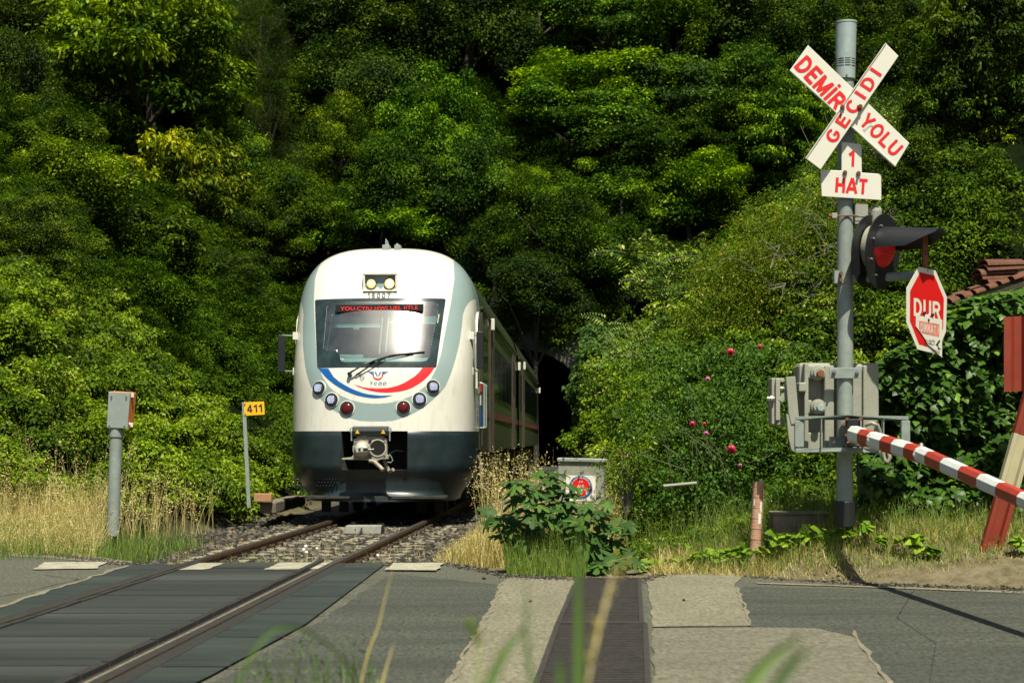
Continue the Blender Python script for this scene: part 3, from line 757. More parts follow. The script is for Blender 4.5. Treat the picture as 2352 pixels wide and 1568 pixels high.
def lettering(body, centre, right, up, w, h, m, parent, bold=0.0, spacing=1.0, name='lettering', shear=0.0, fn=None):
    v, f = stroke_text(body, spacing, 0.13 + 1.6 * bold) if bold > 0 else text_polys(body, bold, spacing)
    mb = MB()
    if fn: vs = [fn(centre[0] + p[0] * w + p[1] * h * shear, centre[1] + p[1] * h) for p in v]
    else:
        c, r, u = Vector(centre), Vector(right).normalized(), Vector(up).normalized()
        nn = r.cross(u)
        vs = [c + r * (p[0] * w + p[1] * h * shear) + u * p[1] * h for p in v]
        if bold > 0:      # strokes that cross lie a hair above one another
            comp = 0; seen = {}
            for fi, q in enumerate(f):
                if q[0] not in seen: comp += 1
                for i_ in q: seen.setdefault(i_, comp)
            vs = [p + nn * 0.00025 * (seen.get(i_, 0) % 4) for i_, p in enumerate(vs)]
    mb.add(vs, f)
    return mb.build(name, m, parent)

# ------------------------------------------------------------------ the train
TX, TY = -2.14, 29.4
TR = -math.atan(0.037)
train = empty('railcar_train', (TX, TY, 0.0), 'white and grey diesel railcar train leaving the tunnel, with its headlights on and number 15007', 'train', rz=TR)
ct, st = math.cos(TR), math.sin(TR)
def tworld(u, s, z): return (TX + u * ct - s * st, TY + u * st + s * ct, z)
HW, Z0, HT, NL, ZW = 1.49, 3.0, 1.525, 1.45, 1.44
def rake(z):
    z = np.asarray(z, float)
    return 0.08 * np.clip(z - 1.44, 0, None) + 0.46 * (np.logaddexp(0, (z - 2.42) * 7) / 7) - 0.30 * (np.logaddexp(0, (z - 3.68) * 7) / 7)
def gauge(u, z):
    return (np.abs(u / HW) ** 3.2 + (np.clip(z - Z0, 0, None) / HT) ** 3.2) ** (1 / 3.2)
def S(u, z):
    g = np.clip(gauge(u, z), 0, 0.99999)
    return NL * (1 - (1 - g ** 2.7) ** (1 / 2.7)) + rake(z)
def Nrm(u, z):
    e = 0.01
    du = (S(u + e, z) - S(u - e, z)) / (2 * e); dz = (S(u, z + e) - S(u, z - e)) / (2 * e)
    return Vector((float(du), -1.0, float(dz))).normalized()
def uz(px, py):
    """pixel measured on the photo -> (u, z) on the nose surface"""
    s = 0.2
    for _ in range(12):
        d = (TY + s)
        X = (px - CX) / F * d; z = H + (YH - py) / F * d
        u = X - TX - 0.037 * s
        s = float(S(min(1.485, max(-1.485, u)), z))
    return u, z
def nose_pt(u, z, off=0.005):
    n = Nrm(u, z)
    return Vector((u, float(S(u, z)), z)) + n * off
def inpoly(px, py, poly):
    c = np.zeros(px.shape, bool)
    n = len(poly)
    for i in range(n):
        x1, y1 = poly[i]; x2, y2 = poly[(i + 1) % n]
        if y1 == y2: continue
        c ^= ((y1 > py) != (y2 > py)) & (px < (x2 - x1) * (py - y1) / (y2 - y1) + x1)
    return c
GREY = [(1042, 300), (1042.5, 607), (1044, 639.5), (1036, 696), (1026, 747), (1013, 814), (1003.5, 843.6), (992, 866), (973, 890), (958, 901), (940, 911), (920, 918.5), (900, 923.6), (883, 926), (850, 927),
        (850, 968), (883, 967.5), (900, 966.5), (920, 961.5), (940, 954.5), (962, 943), (981, 930), (996, 917), (1010, 904), (1023.7, 887), (1034, 864), (1042, 841), (1050, 812), (1056, 787), (1061, 752), (1064, 722), (1069, 708), (1075, 698.6), (1081, 692), (1090, 688), (1300, 688), (1300, 300)]
BLUE = [(731, 845.8), (753.8, 845.8), (766, 865), (779, 876), (793, 884.5), (806, 891.5), (819.6, 897.3), (833, 902), (846.5, 905.2), (873, 908.3), (903, 907.6), (884, 912.4), (868, 914), (854.5, 914), (837, 911.6), (819.6, 907.7), (806, 903), (793, 897.3), (779, 889.8), (766, 881.3), (753, 871), (744.4, 862.5)]
RED = [(813, 882.4), (833, 888.5), (847, 891), (866, 892.4), (886.7, 891.4), (900, 889), (913.6, 885.3), (928, 879.5), (940.5, 872), (952, 864.5), (962, 855.7), (971.4, 843.6), (998.5, 843.6), (991, 855), (983.4, 863.8), (973, 873.5), (962, 881.3), (949, 889), (935, 894.7), (918, 898.5), (900, 900.6), (886, 901), (873, 900.3), (857, 898), (843.8, 894.8), (828, 889.5)]
GLASS = [(751, 701), (763, 694), (995, 692), (1006, 698), (1007, 712), (985, 822), (979, 829), (966, 831), (790, 831.5), (783, 829), (779, 812), (768, 806), (748, 806), (743, 800)]
FRAME = [(723.5, 691), (726, 688.5), (1020, 686.8), (1023.6, 689), (1002.5, 841), (1000, 843.8), (731.5, 844.2), (729, 842)]
def nose_px(u, s, z):
    X = TX + u + 0.037 * s; d = TY + s
    return CX + F * X / d, YH - F * (z - H) / d
def build_nose():
    na_side, na_top = 250, 420
    zz = np.linspace(ZW, Z0, na_side, endpoint=False)
    th = np.linspace(0, math.pi / 2, na_top)
    # right half outline then top centre
    ox = np.concatenate([np.full(na_side, HW), HW * np.cos(th) ** (2 / 3.2)])
    oz = np.concatenate([zz, Z0 + HT * np.sin(th) ** (2 / 3.2)])
    cz = np.minimum(oz, Z0)
    q = np.linspace(0, 1, 250)
    r = np.sin(q * math.pi / 2)
    out = []
    for sgn in (1, -1):
        U = sgn * ox[:, None] * r[None]; Zz = cz[:, None] + (oz - cz)[:, None] * r[None]
        g = np.clip(r[None] * np.ones_like(U), 0, 1)
        Sg = NL * (1 - np.clip(1 - g ** 2.7, 0, 1) ** (1 / 2.7)) + rake(Zz)
        out.append((U, Sg, Zz))
    V, Fq, Mi = [], [], []
    b = 0
    for sgn, (U, Sg, Zz) in zip((1, -1), out):
        a, c = U.shape
        V.append(np.stack([U, Sg, Zz], -1).reshape(-1, 3))
        i, j = np.meshgrid(np.arange(a - 1), np.arange(c - 1), indexing='ij'); i, j = i.ravel(), j.ravel()
        f = np.stack([i * c + j, i * c + j + 1, (i + 1) * c + j + 1, (i + 1) * c + j], -1)
        if sgn < 0: f = f[:, ::-1]
        def cc(A): A = A.reshape(-1); return A[f].mean(1)
        u, s, z = cc(U), cc(Sg), cc(Zz)
        px, py = nose_px(u, s, z)
        pxm, pym = nose_px(np.abs(u), s, z)
        mi = np.zeros(len(f), int)
        mi[inpoly(pxm, pym, GREY)] = 1
        front = s < 1.2
        kill = inpoly(px, py, GLASS) & front
        Fq.append(f[~kill] + b); Mi.append(mi[~kill])
        b += len(V[-1])
    V, Fq, Mi = np.concatenate(V), np.concatenate(Fq), np.concatenate(Mi)
    o = raw_mesh('nose', V, Fq, [M['train_white'], M['train_grey'], M['train_blue'], M['train_red']], train, midx=Mi, smooth=True)
    bm = bmesh.new(); bm.from_mesh(o.data); bmesh.ops.remove_doubles(bm, verts=bm.verts, dist=1e-5); bmesh.ops.recalc_face_normals(bm, faces=bm.faces); bm.to_mesh(o.data); bm.free()
    o['label'] = 'white nose with grey horseshoe band and blue and red swooshes'
    return o
build_nose()
def decal(name, poly_px, m, parent, off=0.006, step=0.06, hole=None):
    """surface patch following the nose, outline measured on the photo"""
    bm = bmesh.new()
    q = [uz(*p) for p in poly_px]
    f = bm.faces.new([bm.verts.new((a, 0, b)) for a, b in q])
    bmesh.ops.triangulate(bm, faces=[f])
    for ax in (0, 2):
        lo = min(v.co[ax] for v in bm.verts); hi = max(v.co[ax] for v in bm.verts)
        k = lo + step
        while k < hi:
            no = [0, 0, 0]; no[ax] = 1; co = [0, 0, 0]; co[ax] = k
            bmesh.ops.bisect_plane(bm, geom=bm.verts[:] + bm.edges[:] + bm.faces[:], plane_co=co, plane_no=no)
            k += step
    for v in bm.verts:
        v.co = nose_pt(v.co.x, v.co.z, off)
    bmesh.ops.recalc_face_normals(bm, faces=bm.faces)
    if sum(f.normal.y for f in bm.faces) > 0: bmesh.ops.reverse_faces(bm, faces=bm.faces)
    me = bpy.data.meshes.new(name); bm.to_mesh(me); bm.free(); me.materials.append(m)
    me.polygons.foreach_set('use_smooth', [True] * len(me.polygons))
    o = bpy.data.objects.new(name, me); COL.objects.link(o); o.parent = parent
    return o
# windscreen: black surround ring + pane
def ring_px():
    n = 60
    def resample(poly, n):
        pts = [Vector(p) for p in poly]; L = [0]
        for i in range(len(pts)): L.append(L[-1] + (pts[(i + 1) % len(pts)] - pts[i]).length)
        return pts, L
    return None
decal('blue_swoosh', BLUE, M['train_blue'], train, off=0.003, step=0.03)
decal('red_swoosh', RED, M['train_red'], train, off=0.0045, step=0.03)
wind = decal('windscreen', GLASS, M['glass'], train, off=0.004)
def frame_ring():
    # split the surround into bands between outer frame and inner pane outline
    bm = bmesh.new()
    fo = [uz(*p) for p in FRAME]; gi = [uz(*p) for p in GLASS]
    vo = [bm.verts.new((a, 0, b)) for a, b in fo]; vi = [bm.verts.new((a, 0, b)) for a, b in gi]
    eo = [bm.edges.new((vo[i], vo[(i + 1) % len(vo)])) for i in range(len(vo))]; ei = [bm.edges.new((vi[i], vi[(i + 1) % len(vi)])) for i in range(len(vi))]
    bmesh.ops.triangle_fill(bm, edges=eo + ei, use_beauty=True)
    for ax in (0, 2):
        lo = min(v.co[ax] for v in bm.verts); hi = max(v.co[ax] for v in bm.verts); k = lo + 0.06
        while k < hi:
            no = [0, 0, 0]; no[ax] = 1; co = [0, 0, 0]; co[ax] = k
            bmesh.ops.bisect_plane(bm, geom=bm.verts[:] + bm.edges[:] + bm.faces[:], plane_co=co, plane_no=no); k += 0.06
    for v in bm.verts: v.co = nose_pt(v.co.x, v.co.z, 0.008)
    bmesh.ops.recalc_face_normals(bm, faces=bm.faces)
    if sum(f.normal.y for f in bm.faces) > 0: bmesh.ops.reverse_faces(bm, faces=bm.faces)
    me = bpy.data.meshes.new('windscreen_surround'); bm.to_mesh(me); bm.free(); me.materials.append(M['screen_border'])
    me.polygons.foreach_set('use_smooth', [True] * len(me.polygons))
    o = bpy.data.objects.new('windscreen_surround', me); COL.objects.link(o); o.parent = train
M['screen_border'] = mat('screen_border', (0.018, 0.032, 0.034), 0.22, var=0.3, scale=3, dirt=(0.05, 0.08, 0.08), dscale=3, damt=0.5)
frame_ring()
# cab interior
mb = MB()
mb.box((0, 1.85, 2.85), (2.16, 0.05, 1.7), 0)
mb.box((0, 1.25, 2.12), (2.1, 1.1, 0.05), 0)
mb.box((-1.02, 1.5, 2.85), (0.04, 0.7, 1.4), 0); mb.box((1.02, 1.5, 2.85), (0.04, 0.7, 1.4), 0)
mb.box((0, 1.5, 3.55), (2.0, 0.6, 0.05), 0)
mb.build('cab_interior', [M['cab_dark']], train)
mb = MB()
mb.box((0.0, 0.66, 2.50), (1.66, 0.62, 0.12), 0, M=Matrix.Rotation(R(14), 3, 'X'))
mb.box((-0.55, 0.95, 2.60), (0.5, 0.2, 0.16), 0)
mb.build('dashboard', M['cab_light'], train, bevel=0.02)
mb = MB()
def wpx(px, py, s):
    d = TY + s
    return Vector(((px - CX) / F * d - TX - 0.037 * s, s, H + (YH - py) / F * d))
for a, b in (((763, 722), (750, 806)), ((879, 728), (871, 812)), ((893, 728), (886, 808)), ((1009, 722), (993, 806))):
    s0 = 0.62 if a[0] < 1005 else 0.62
    mb.tube([wpx(*a, 0.66), wpx(*b, 0.60)], 0.011, 6)
for a, b in (((763, 751), (874, 751)), ((893, 740), (1003, 744))):
    mb.tube([wpx(*a, 0.66), wpx(*b, 0.66)], 0.009, 6)
mb.build('blind_rail', M['sign_white'], train)
mb = MB()
for a, b, c, d in (((766, 724), (874, 730), (873, 751), (763, 751)), ((895, 732), (1001, 726), (1002, 743), (894, 741))):
    mb.prism([wpx(*a, 0.70), wpx(*b, 0.70), wpx(*c, 0.70), wpx(*d, 0.70)], (0, 0.01, 0))
mb.prism([wpx(812, 751, 0.68), wpx(826, 751, 0.68), wpx(825, 757, 0.68), wpx(813, 757, 0.68)], (0, -0.03, 0))
mb.build('sun_blind', M['cab_light'], train)
for x_ in (0.45, -0.5):
    mb = MB(); mb.box((x_, 1.38, 2.75), (0.5, 0.14, 0.78), 0); mb.build('driver_seat', M['black_plastic'], train, bevel=0.04)
# LED destination display
mb = MB(); mb.prism([wpx(770, 700, 0.60), wpx(972, 698, 0.60), wpx(972, 714, 0.60), wpx(770, 716, 0.60)], (0, 0.08, 0))
disp = mb.build('led_display', M['black_plastic'], train)
v, f = text_polys('YOU.CYIU HWI UEL IITI.E', 0.0, 1.05)
mb = MB()
pm = Vector((0, 0, 0))
a, b = wpx(782, 708.5, 0.59), wpx(960, 706.5, 0.59)
for p in [0]:
    vs = [a.lerp(b, q[0] + 0.5) + Vector((0, 0, q[1] * 0.058)) for q in v]
    mb.add(vs, f)
mb.build('led_text', M['led_red'], disp)
# emblem and numbers on the nose
def npt(px, py, off=0.007): return nose_pt(*uz(px, py), off)
c = uz(870.5, 679.4); lettering('15007', c, 0, 0, 0.375, 0.080, M['letter_black'], train, 0.028, 1.25, 'fleet_number', 0.0, fn=lambda a, b: nose_pt(a, b, 0.014))
c = uz(868.5, 880.5); lettering('TCDD', c, 0, 0, 0.262, 0.046, M['train_blue'], train, 0.01, 1.25, 'lettering', 0.25, fn=lambda a, b: nose_pt(a, b, 0.006))
c = uz(868, 889.2); lettering('TAŞIMACILIK', c, 0, 0, 0.265, 0.034, M['letter_grey'], train, 0, 1.1, 'lettering', 0.0, fn=lambda a, b: nose_pt(a, b, 0.007))
mb = MB()
cu, cz_ = uz(868, 860.5)
def arc_band(cu, cz, r0, off, a0, a1, n, mi, f):
    vs = []
    for i in range(n + 1):
        a = a0 + (a1 - a0) * i / n
        t = math.sin(math.pi * i / n)
        vs.append(f(cu + r0 * math.cos(a), cz + r0 * math.sin(a)))
        vs.append(f(cu + (r0 - off * t) * math.cos(a), cz + (r0 - off * t) * math.sin(a)))
    mb.add(vs, [(2 * i, 2 * i + 1, 2 * i + 3, 2 * i + 2) for i in range(n)], mi)
ff = lambda a, b: nose_pt(a, b, 0.006)
arc_band(cu, cz_, 0.083, 0.024, R(-210), R(30), 24, 0, ff)
star = []
for i in range(10):
    a = math.pi / 2 + i * math.pi / 5; r = 0.023 if i % 2 == 0 else 0.009
    star.append(ff(cu + 0.003 + r * math.cos(a), cz_ + 0.125 + r * math.sin(a)))
mb.add([ff(cu + 0.003, cz_ + 0.125)] + star, [(0, i + 1, (i + 1) % 10 + 1) for i in range(10)], 0)
for sg in (-1, 1):
    for k in range(4):
        zc = cz_ + 0.045 - k * 0.019; x0, x1 = 0.065 - k * 0.002, 0.165 - k * 0.026
        mb.add([ff(cu + sg * x0, zc - 0.005), ff(cu + sg * x1, zc + 0.002), ff(cu + sg * x1, zc + 0.009), ff(cu + sg * x0, zc + 0.005)], [(0, 1, 2, 3)], 1)
    mb.add([ff(cu + sg * 0.01, cz_ - 0.03), ff(cu + sg * 0.055, cz_ + 0.045), ff(cu + sg * 0.03, cz_ + 0.045), ff(cu + sg * 0.005, cz_ - 0.01)], [(0, 1, 2, 3)], 1)
mb.build('emblem', [M['train_red'], M['train_blue']], train)
# forehead lamp housing
mb = MB()
zt_, zb_, zm_ = uz(877, 600)[1], uz(877, 669)[1], uz(877, 634)[1]
wl, wr = uz(835, 650)[0], uz(914.5, 650)[0]
uc = (wl + wr) / 2
fy = float(S(uc, zb_)) - 0.02
prof_h = [(float(S(uc, zt_)) + 0.0, zt_), (float(S(uc, zt_)) - 0.05, zt_ - 0.02), (fy - 0.0 + 0.05, zm_ + 0.10), (fy - 0.01, zm_ + 0.02), (fy + 0.0, zm_), (float(S(uc, zm_)) + 0.02, zm_)]
mb.prism([Vector((wl, a, b)) for a, b in prof_h], (wr - wl, 0, 0))
for x in (wl, wr - 0.035):
    mb.prism([Vector((x, fy, zm_ + 0.002)), Vector((x, fy - 0.005, zb_)), Vector((x, fy + 0.12, zb_)), Vector((x, float(S(uc, zm_)) + 0.05, zm_ + 0.002))], (0.035, 0, 0))
mb.box((uc, fy + 0.04, zb_ + 0.005), (wr - wl, 0.12, 0.02))
lh = mb.build('lamp_housing', M['train_white'], train, bevel=0.018)
mb = MB()
mb.prism([Vector((wl + 0.03, fy + 0.06, zb_ + 0.01)), Vector((wr - 0.03, fy + 0.06, zb_ + 0.01)), Vector((wr - 0.03, fy + 0.08, zm_)), Vector((wl + 0.03, fy + 0.08, zm_))], (0, 0.03, 0))
mb.box((uc + 0.005, fy + 0.07, zb_ + 0.05), (0.05, 0.05, 0.04))
mb.build('lamp_panel', M['train_grey'], lh)
for px, py, r, core in ((854, 651, 0.070, 0.028), (896, 651, 0.078, 0.050)):
    u, z = uz(px, py)
    y = fy + 0.055
    z -= 0.012
    mb = MB(); mb.cyl((u, y + 0.02, z), (u, y - 0.035, z), r + 0.012, r + 0.006, 24)
    hl = mb.build('headlight', M['bezel'], train, smooth=40)
    mb = MB(); mb.dome((u, y - 0.036, z), (0, -1, 0.0), r, 0.02, 24, 4); mb.build('lens', M['lamp_warm'], hl, smooth=60)
    mb = MB(); mb.dome((u, y - 0.052, z), (0, -1, 0), core, 0.012, 20, 3); mb.build('bulb', M['lamp_core'], hl, smooth=60)
# round lamps in the grey band
for px, py, r, kind in ((733, 891.5, 0.112, 'w'), (761.8, 918.2, 0.110, 'w'), (797, 937.6, 0.114, 'r'), (927, 936, 0.110, 'r'), (963.3, 917, 0.112, 'w'), (994, 888.7, 0.112, 'w')):
    u, z = uz(px, py); n = Nrm(u, z); p = Vector((u, float(S(u, z)), z))
    mb = MB()
    mb.cyl(p - n * 0.06, p + n * 0.012, r + 0.02, r + 0.012, 28)
    lp = mb.build('headlight' if kind == 'w' else 'tail_light', M['train_white'], train, smooth=40)
    mb = MB(); mb.cyl(p + n * 0.0, p + n * 0.032, r, r * 0.95, 28)
    x = n.orthogonal().normalized(); y = n.cross(x)
    for k in range(4):
        a = R(45 + 90 * k); mb.cyl(p + n * 0.03 + (x * math.cos(a) + y * math.sin(a)) * r * 0.86, p + n * 0.038 + (x * math.cos(a) + y * math.sin(a)) * r * 0.86, 0.008, n=8)
    mb.build('bezel', M['bezel'], lp, smooth=40)
    mb = MB(); mb.dome(p + n * 0.033, n, r * 0.70, 0.022, 24, 4)
    mb.build('lens', M['lens_dark'] if kind == 'w' else M['lens_tail'], lp, smooth=60)
    if kind == 'w':
        mb = MB()
        rr = r * 0.56
        for i in range(-4, 5):
            for j in range(-5, 6):
                a_, b_ = i * 0.0165, j * 0.0128
                if a_ * a_ + b_ * b_ > rr * rr: continue
                hgt_ = 0.022 * math.cos(min(1.4, math.hypot(a_, b_) / (r * 0.7) * 1.45)) + 0.004
                q = p + n * (0.033 + hgt_) + Vector((1, 0, 0)) * a_ + Vector((0, 0, 1)) * b_
                q.y += -(n.x * a_ + n.z * b_) / n.y * 1.0
                mb.dome(q, n, 0.0048, 0.004, 6, 2)
        mb.build('led_cluster', M['led_white'], lp)
# wiper
mb = MB()
pv = npt(806, 861, 0.05)
mb.cyl(npt(804, 861, 0.0), npt(804, 861, 0.08), 0.035, 0.03, 12)
mb.tube([npt(804, 860, 0.075), npt(815, 854, 0.085), npt(838, 840, 0.07), npt(862, 829, 0.05)], 0.017, 8, r1=0.01)
mb.tube([npt(818, 862, 0.04), npt(845, 846, 0.05), npt(884, 826, 0.05)], 0.010, 6)
mb.tube([npt(849, 834.5, 0.025), npt(866, 827.5, 0.022), npt(900, 817, 0.02), npt(940, 812.5, 0.02), npt(975, 809.5, 0.02)], 0.012, 6)
mb.tube([npt(866, 830, 0.04), npt(900, 820.5, 0.05), npt(925, 816.5, 0.04), npt(950, 812.5, 0.03)], 0.010, 6)
mb.build('wiper', M['bezel'], train)
mb = MB()
mb.tube([npt(824, 857, 0.02), npt(833, 860, 0.03), npt(837, 867, 0.02), npt(832, 872, 0.02), npt(828, 866, 0.02), npt(826, 858, 0.02)], 0.0045, 5)
mb.build('washer_hose', M['bezel'], train)
# roof aerials
for px0, px1, top in ((878, 895, 560), (906, 920, 567)):
    d = TY + 1.75
    xa, xb = (px0 - CX) / F * d - TX - .065, (px1 - CX) / F * d - TX - .065
    mb = MB()
    zb = 4.42
    mb.box(((xa + xb) / 2, 1.85, zb + 0.05), (xb - xa, 0.25, 0.14))
    if top < 565: mb.prism([Vector((xa + 0.04, 1.78, zb + 0.1)), Vector((xb - 0.01, 1.78, zb + 0.1)), Vector((xb - 0.03, 1.78, zb + 0.18)), Vector((xa + 0.05, 1.78, zb + 0.24))], (0, 0.04, 0))
    else: mb.box((xa + 0.04, 1.85, zb + 0.13), (0.04, 0.1, 0.04))
    mb.build('roof_aerial', M['galv'], train, bevel=0.008)
# ---- body behind the nose
def outline(n=26):
    th = np.linspace(0, math.pi / 2, n)
    a = [(HW, 1.44), (HW, 2.0), (HW, 2.1), (HW, 3.0)] + [(HW * math.cos(t) ** (2 / 3.2), Z0 + HT * math.sin(t) ** (2 / 3.2)) for t in th[1:]]
    return a + [(-x, z) for x, z in a[::-1][1:]]
def shell(name, s0f, s1, m, parent, cap=True, zlow=None):
    ol = outline()
    if zlow is not None:
        ol = [(HW, zlow)] + ol + [(-HW, zlow)]
    n = len(ol)
    mb = MB()
    vs = [(x, s0f(z), z) for x, z in ol] + [(x * 0.985, s1, z) for x, z in ol]
    mb.add(vs, [(i, i + 1, n + i + 1, n + i) for i in range(n - 1)])
    if cap: mb.add([(x * 0.985, s1, z) for x, z in ol], [tuple(range(n))])
    return mb.build(name, m, parent, smooth=35)
Sdoor = 3.05
f0 = lambda z: NL + float(rake(z)) - 0.002
# cab side in grey above / white below is one painted shell up to the door
ol = outline()
mb = MB()
Nn = 12
for i in range(len(ol) - 1):
    (x0, z0), (x1, z1) = ol[i], ol[i + 1]
    for k in range(Nn):
        a0, a1 = k / Nn, (k + 1) / Nn
        q = [(x0, f0(z0) + (Sdoor - f0(z0)) * a0, z0), (x1, f0(z1) + (Sdoor - f0(z1)) * a0, z1), (x1, f0(z1) + (Sdoor - f0(z1)) * a1, z1), (x0, f0(z0) + (Sdoor - f0(z0)) * a1, z0)]
        zc, sc = (z0 + z1) / 2, sum(p[1] for p in q) / 4
        mb.add(q, [(0, 1, 2, 3)], 1 if zc > 3.25 + 0.1 * (sc - 2) else 0)
mb.build('cab_side', [M['train_white'], M['train_grey']], train, smooth=35)
body = shell('body', lambda z: Sdoor, 22.0, M['steel_side'], train, zlow=1.10)
shell('trailing_car', lambda z: 22.9, 47.0, M['steel_side'], train, zlow=1.10)
mb = MB(); mb.box((0, 22.45, 2.5), (2.5, 0.95, 2.9)); mb.build('gangway', M['under'], train)
mb = MB(); mb.cyl((0, 22.9, 2.8), (0, 22.88, 2.8), 0.1); 
# side windows of the cab, white surround arches
for sg in (1, -1):
    x = sg * (HW + 0.004)
    def sp(s, z, o=0.0): return Vector((sg * (HW + o), s, z))
    mb = MB()
    ring_o = [(1.62, 2.15), (1.60, 2.9), (1.72, 3.28), (1.95, 3.42), (2.22, 3.46), (2.32, 3.40), (2.32, 2.10), (1.75, 2.05)]
    ring_i = [(1.70, 2.25), (1.69, 2.88), (1.78, 3.15), (1.97, 3.30), (2.16, 3.34), (2.24, 3.30), (2.24, 2.20), (1.78, 2.17)]
    vs = [sp(*p, 0.02) for p in ring_o] + [sp(*p, 0.02) for p in ring_i] + [sp(*p, -0.01) for p in ring_o] + [sp(*p, -0.01) for p in ring_i]
    n = 8
    mb.add(vs, [(i, (i + 1) % n, n + (i + 1) % n, n + i) for i in range(n)] + [(i, (i + 1) % n, 2 * n + (i + 1) % n, 2 * n + i) for i in range(n)])
    fr = mb.build('cab_window', M['train_white'], train)
    mb = MB(); mb.add([sp(*p, 0.008) for p in ring_i], [tuple(range(n))]); mb.build('pane', M['side_window'], fr)
    # cab door
    mb = MB()
    mb.box((sg * (HW + 0.006), 2.72, 2.28), (0.02, 0.62, 2.3), 0)
    dr = mb.build('cab_door', M['steel_side'], train, bevel=0.006)
    mb = MB(); mb.box((sg * (HW + 0.014), 2.72, 2.98), (0.02, 0.42, 0.70)); mb.build('pane', M['side_window'], dr)
    for s_, z0_, z1_, m_ in ((2.45, 2.35, 3.45, 'brown_rubber'), (2.98, 1.2, 3.5, 'brown_rubber')):
        mb = MB(); mb.box((sg * (HW + 0.02), s_, (z0_ + z1_) / 2), (0.03, 0.05, z1_ - z0_)); mb.build('door_seal', M[m_], dr)
    for s_ in (2.38, 3.06):
        mb = MB(); mb.tube([(sg * (HW + 0.02), s_, 1.5), (sg * (HW + 0.09), s_, 1.52), (sg * (HW + 0.09), s_, 2.25), (sg * (HW + 0.02), s_, 2.27)], 0.014, 6)
        mb.build('grab_rail', M['galv_bright'], dr)
    mb = MB()
    mb.box((sg * (HW + 0.022), 2.72, 2.20), (0.01, 0.5, 0.16), 0); mb.box((sg * (HW + 0.022), 2.72, 1.70), (0.01, 0.5, 0.34), 1); mb.box((sg * (HW + 0.022), 2.72, 1.98), (0.01, 0.5, 0.18), 2)
    mb.build('door_stripe', [M['train_red'], M['train_blue'], M['train_white']], dr)
    # mirrors
    u0 = 1.585 if sg > 0 else -1.64
    sm = 0.95
    mb = MB(); mb.box((u0, sm, 2.70 + (0.05 if sg > 0 else 0)), (0.115, 0.06, 0.60), 0)
    mr = mb.build('mirror', M['black_plastic'], train, bevel=0.01)
    for z in (3.0, 2.42):
        mb = MB()
        xi = sg * 1.43
        mb.tube([(xi, sm + 0.25, z), (u0, sm + 0.03, z)], 0.012, 6)
        mb.box((sg * 1.44, sm + 0.2, z), (0.08, 0.08, 0.12), 1)
        mb.build('mirror_arm', [M['galv'], M['train_white']], mr)
    # step irons below the cab
    mb = MB()
    pts = [(sg * 1.50, 1.9, 1.05), (sg * 1.56, 1.9, 0.93), (sg * 1.56, 1.9, 0.5)]
    mb.bar(pts[0], pts[1], 0.05, 0.03); mb.bar(pts[1], pts[2], 0.06, 0.04)
    mb.box((sg * 1.5, 2.05, 0.52), (0.22, 0.3, 0.03))
    mb.build('step', M['equip'] if sg > 0 else M['galv'], train)
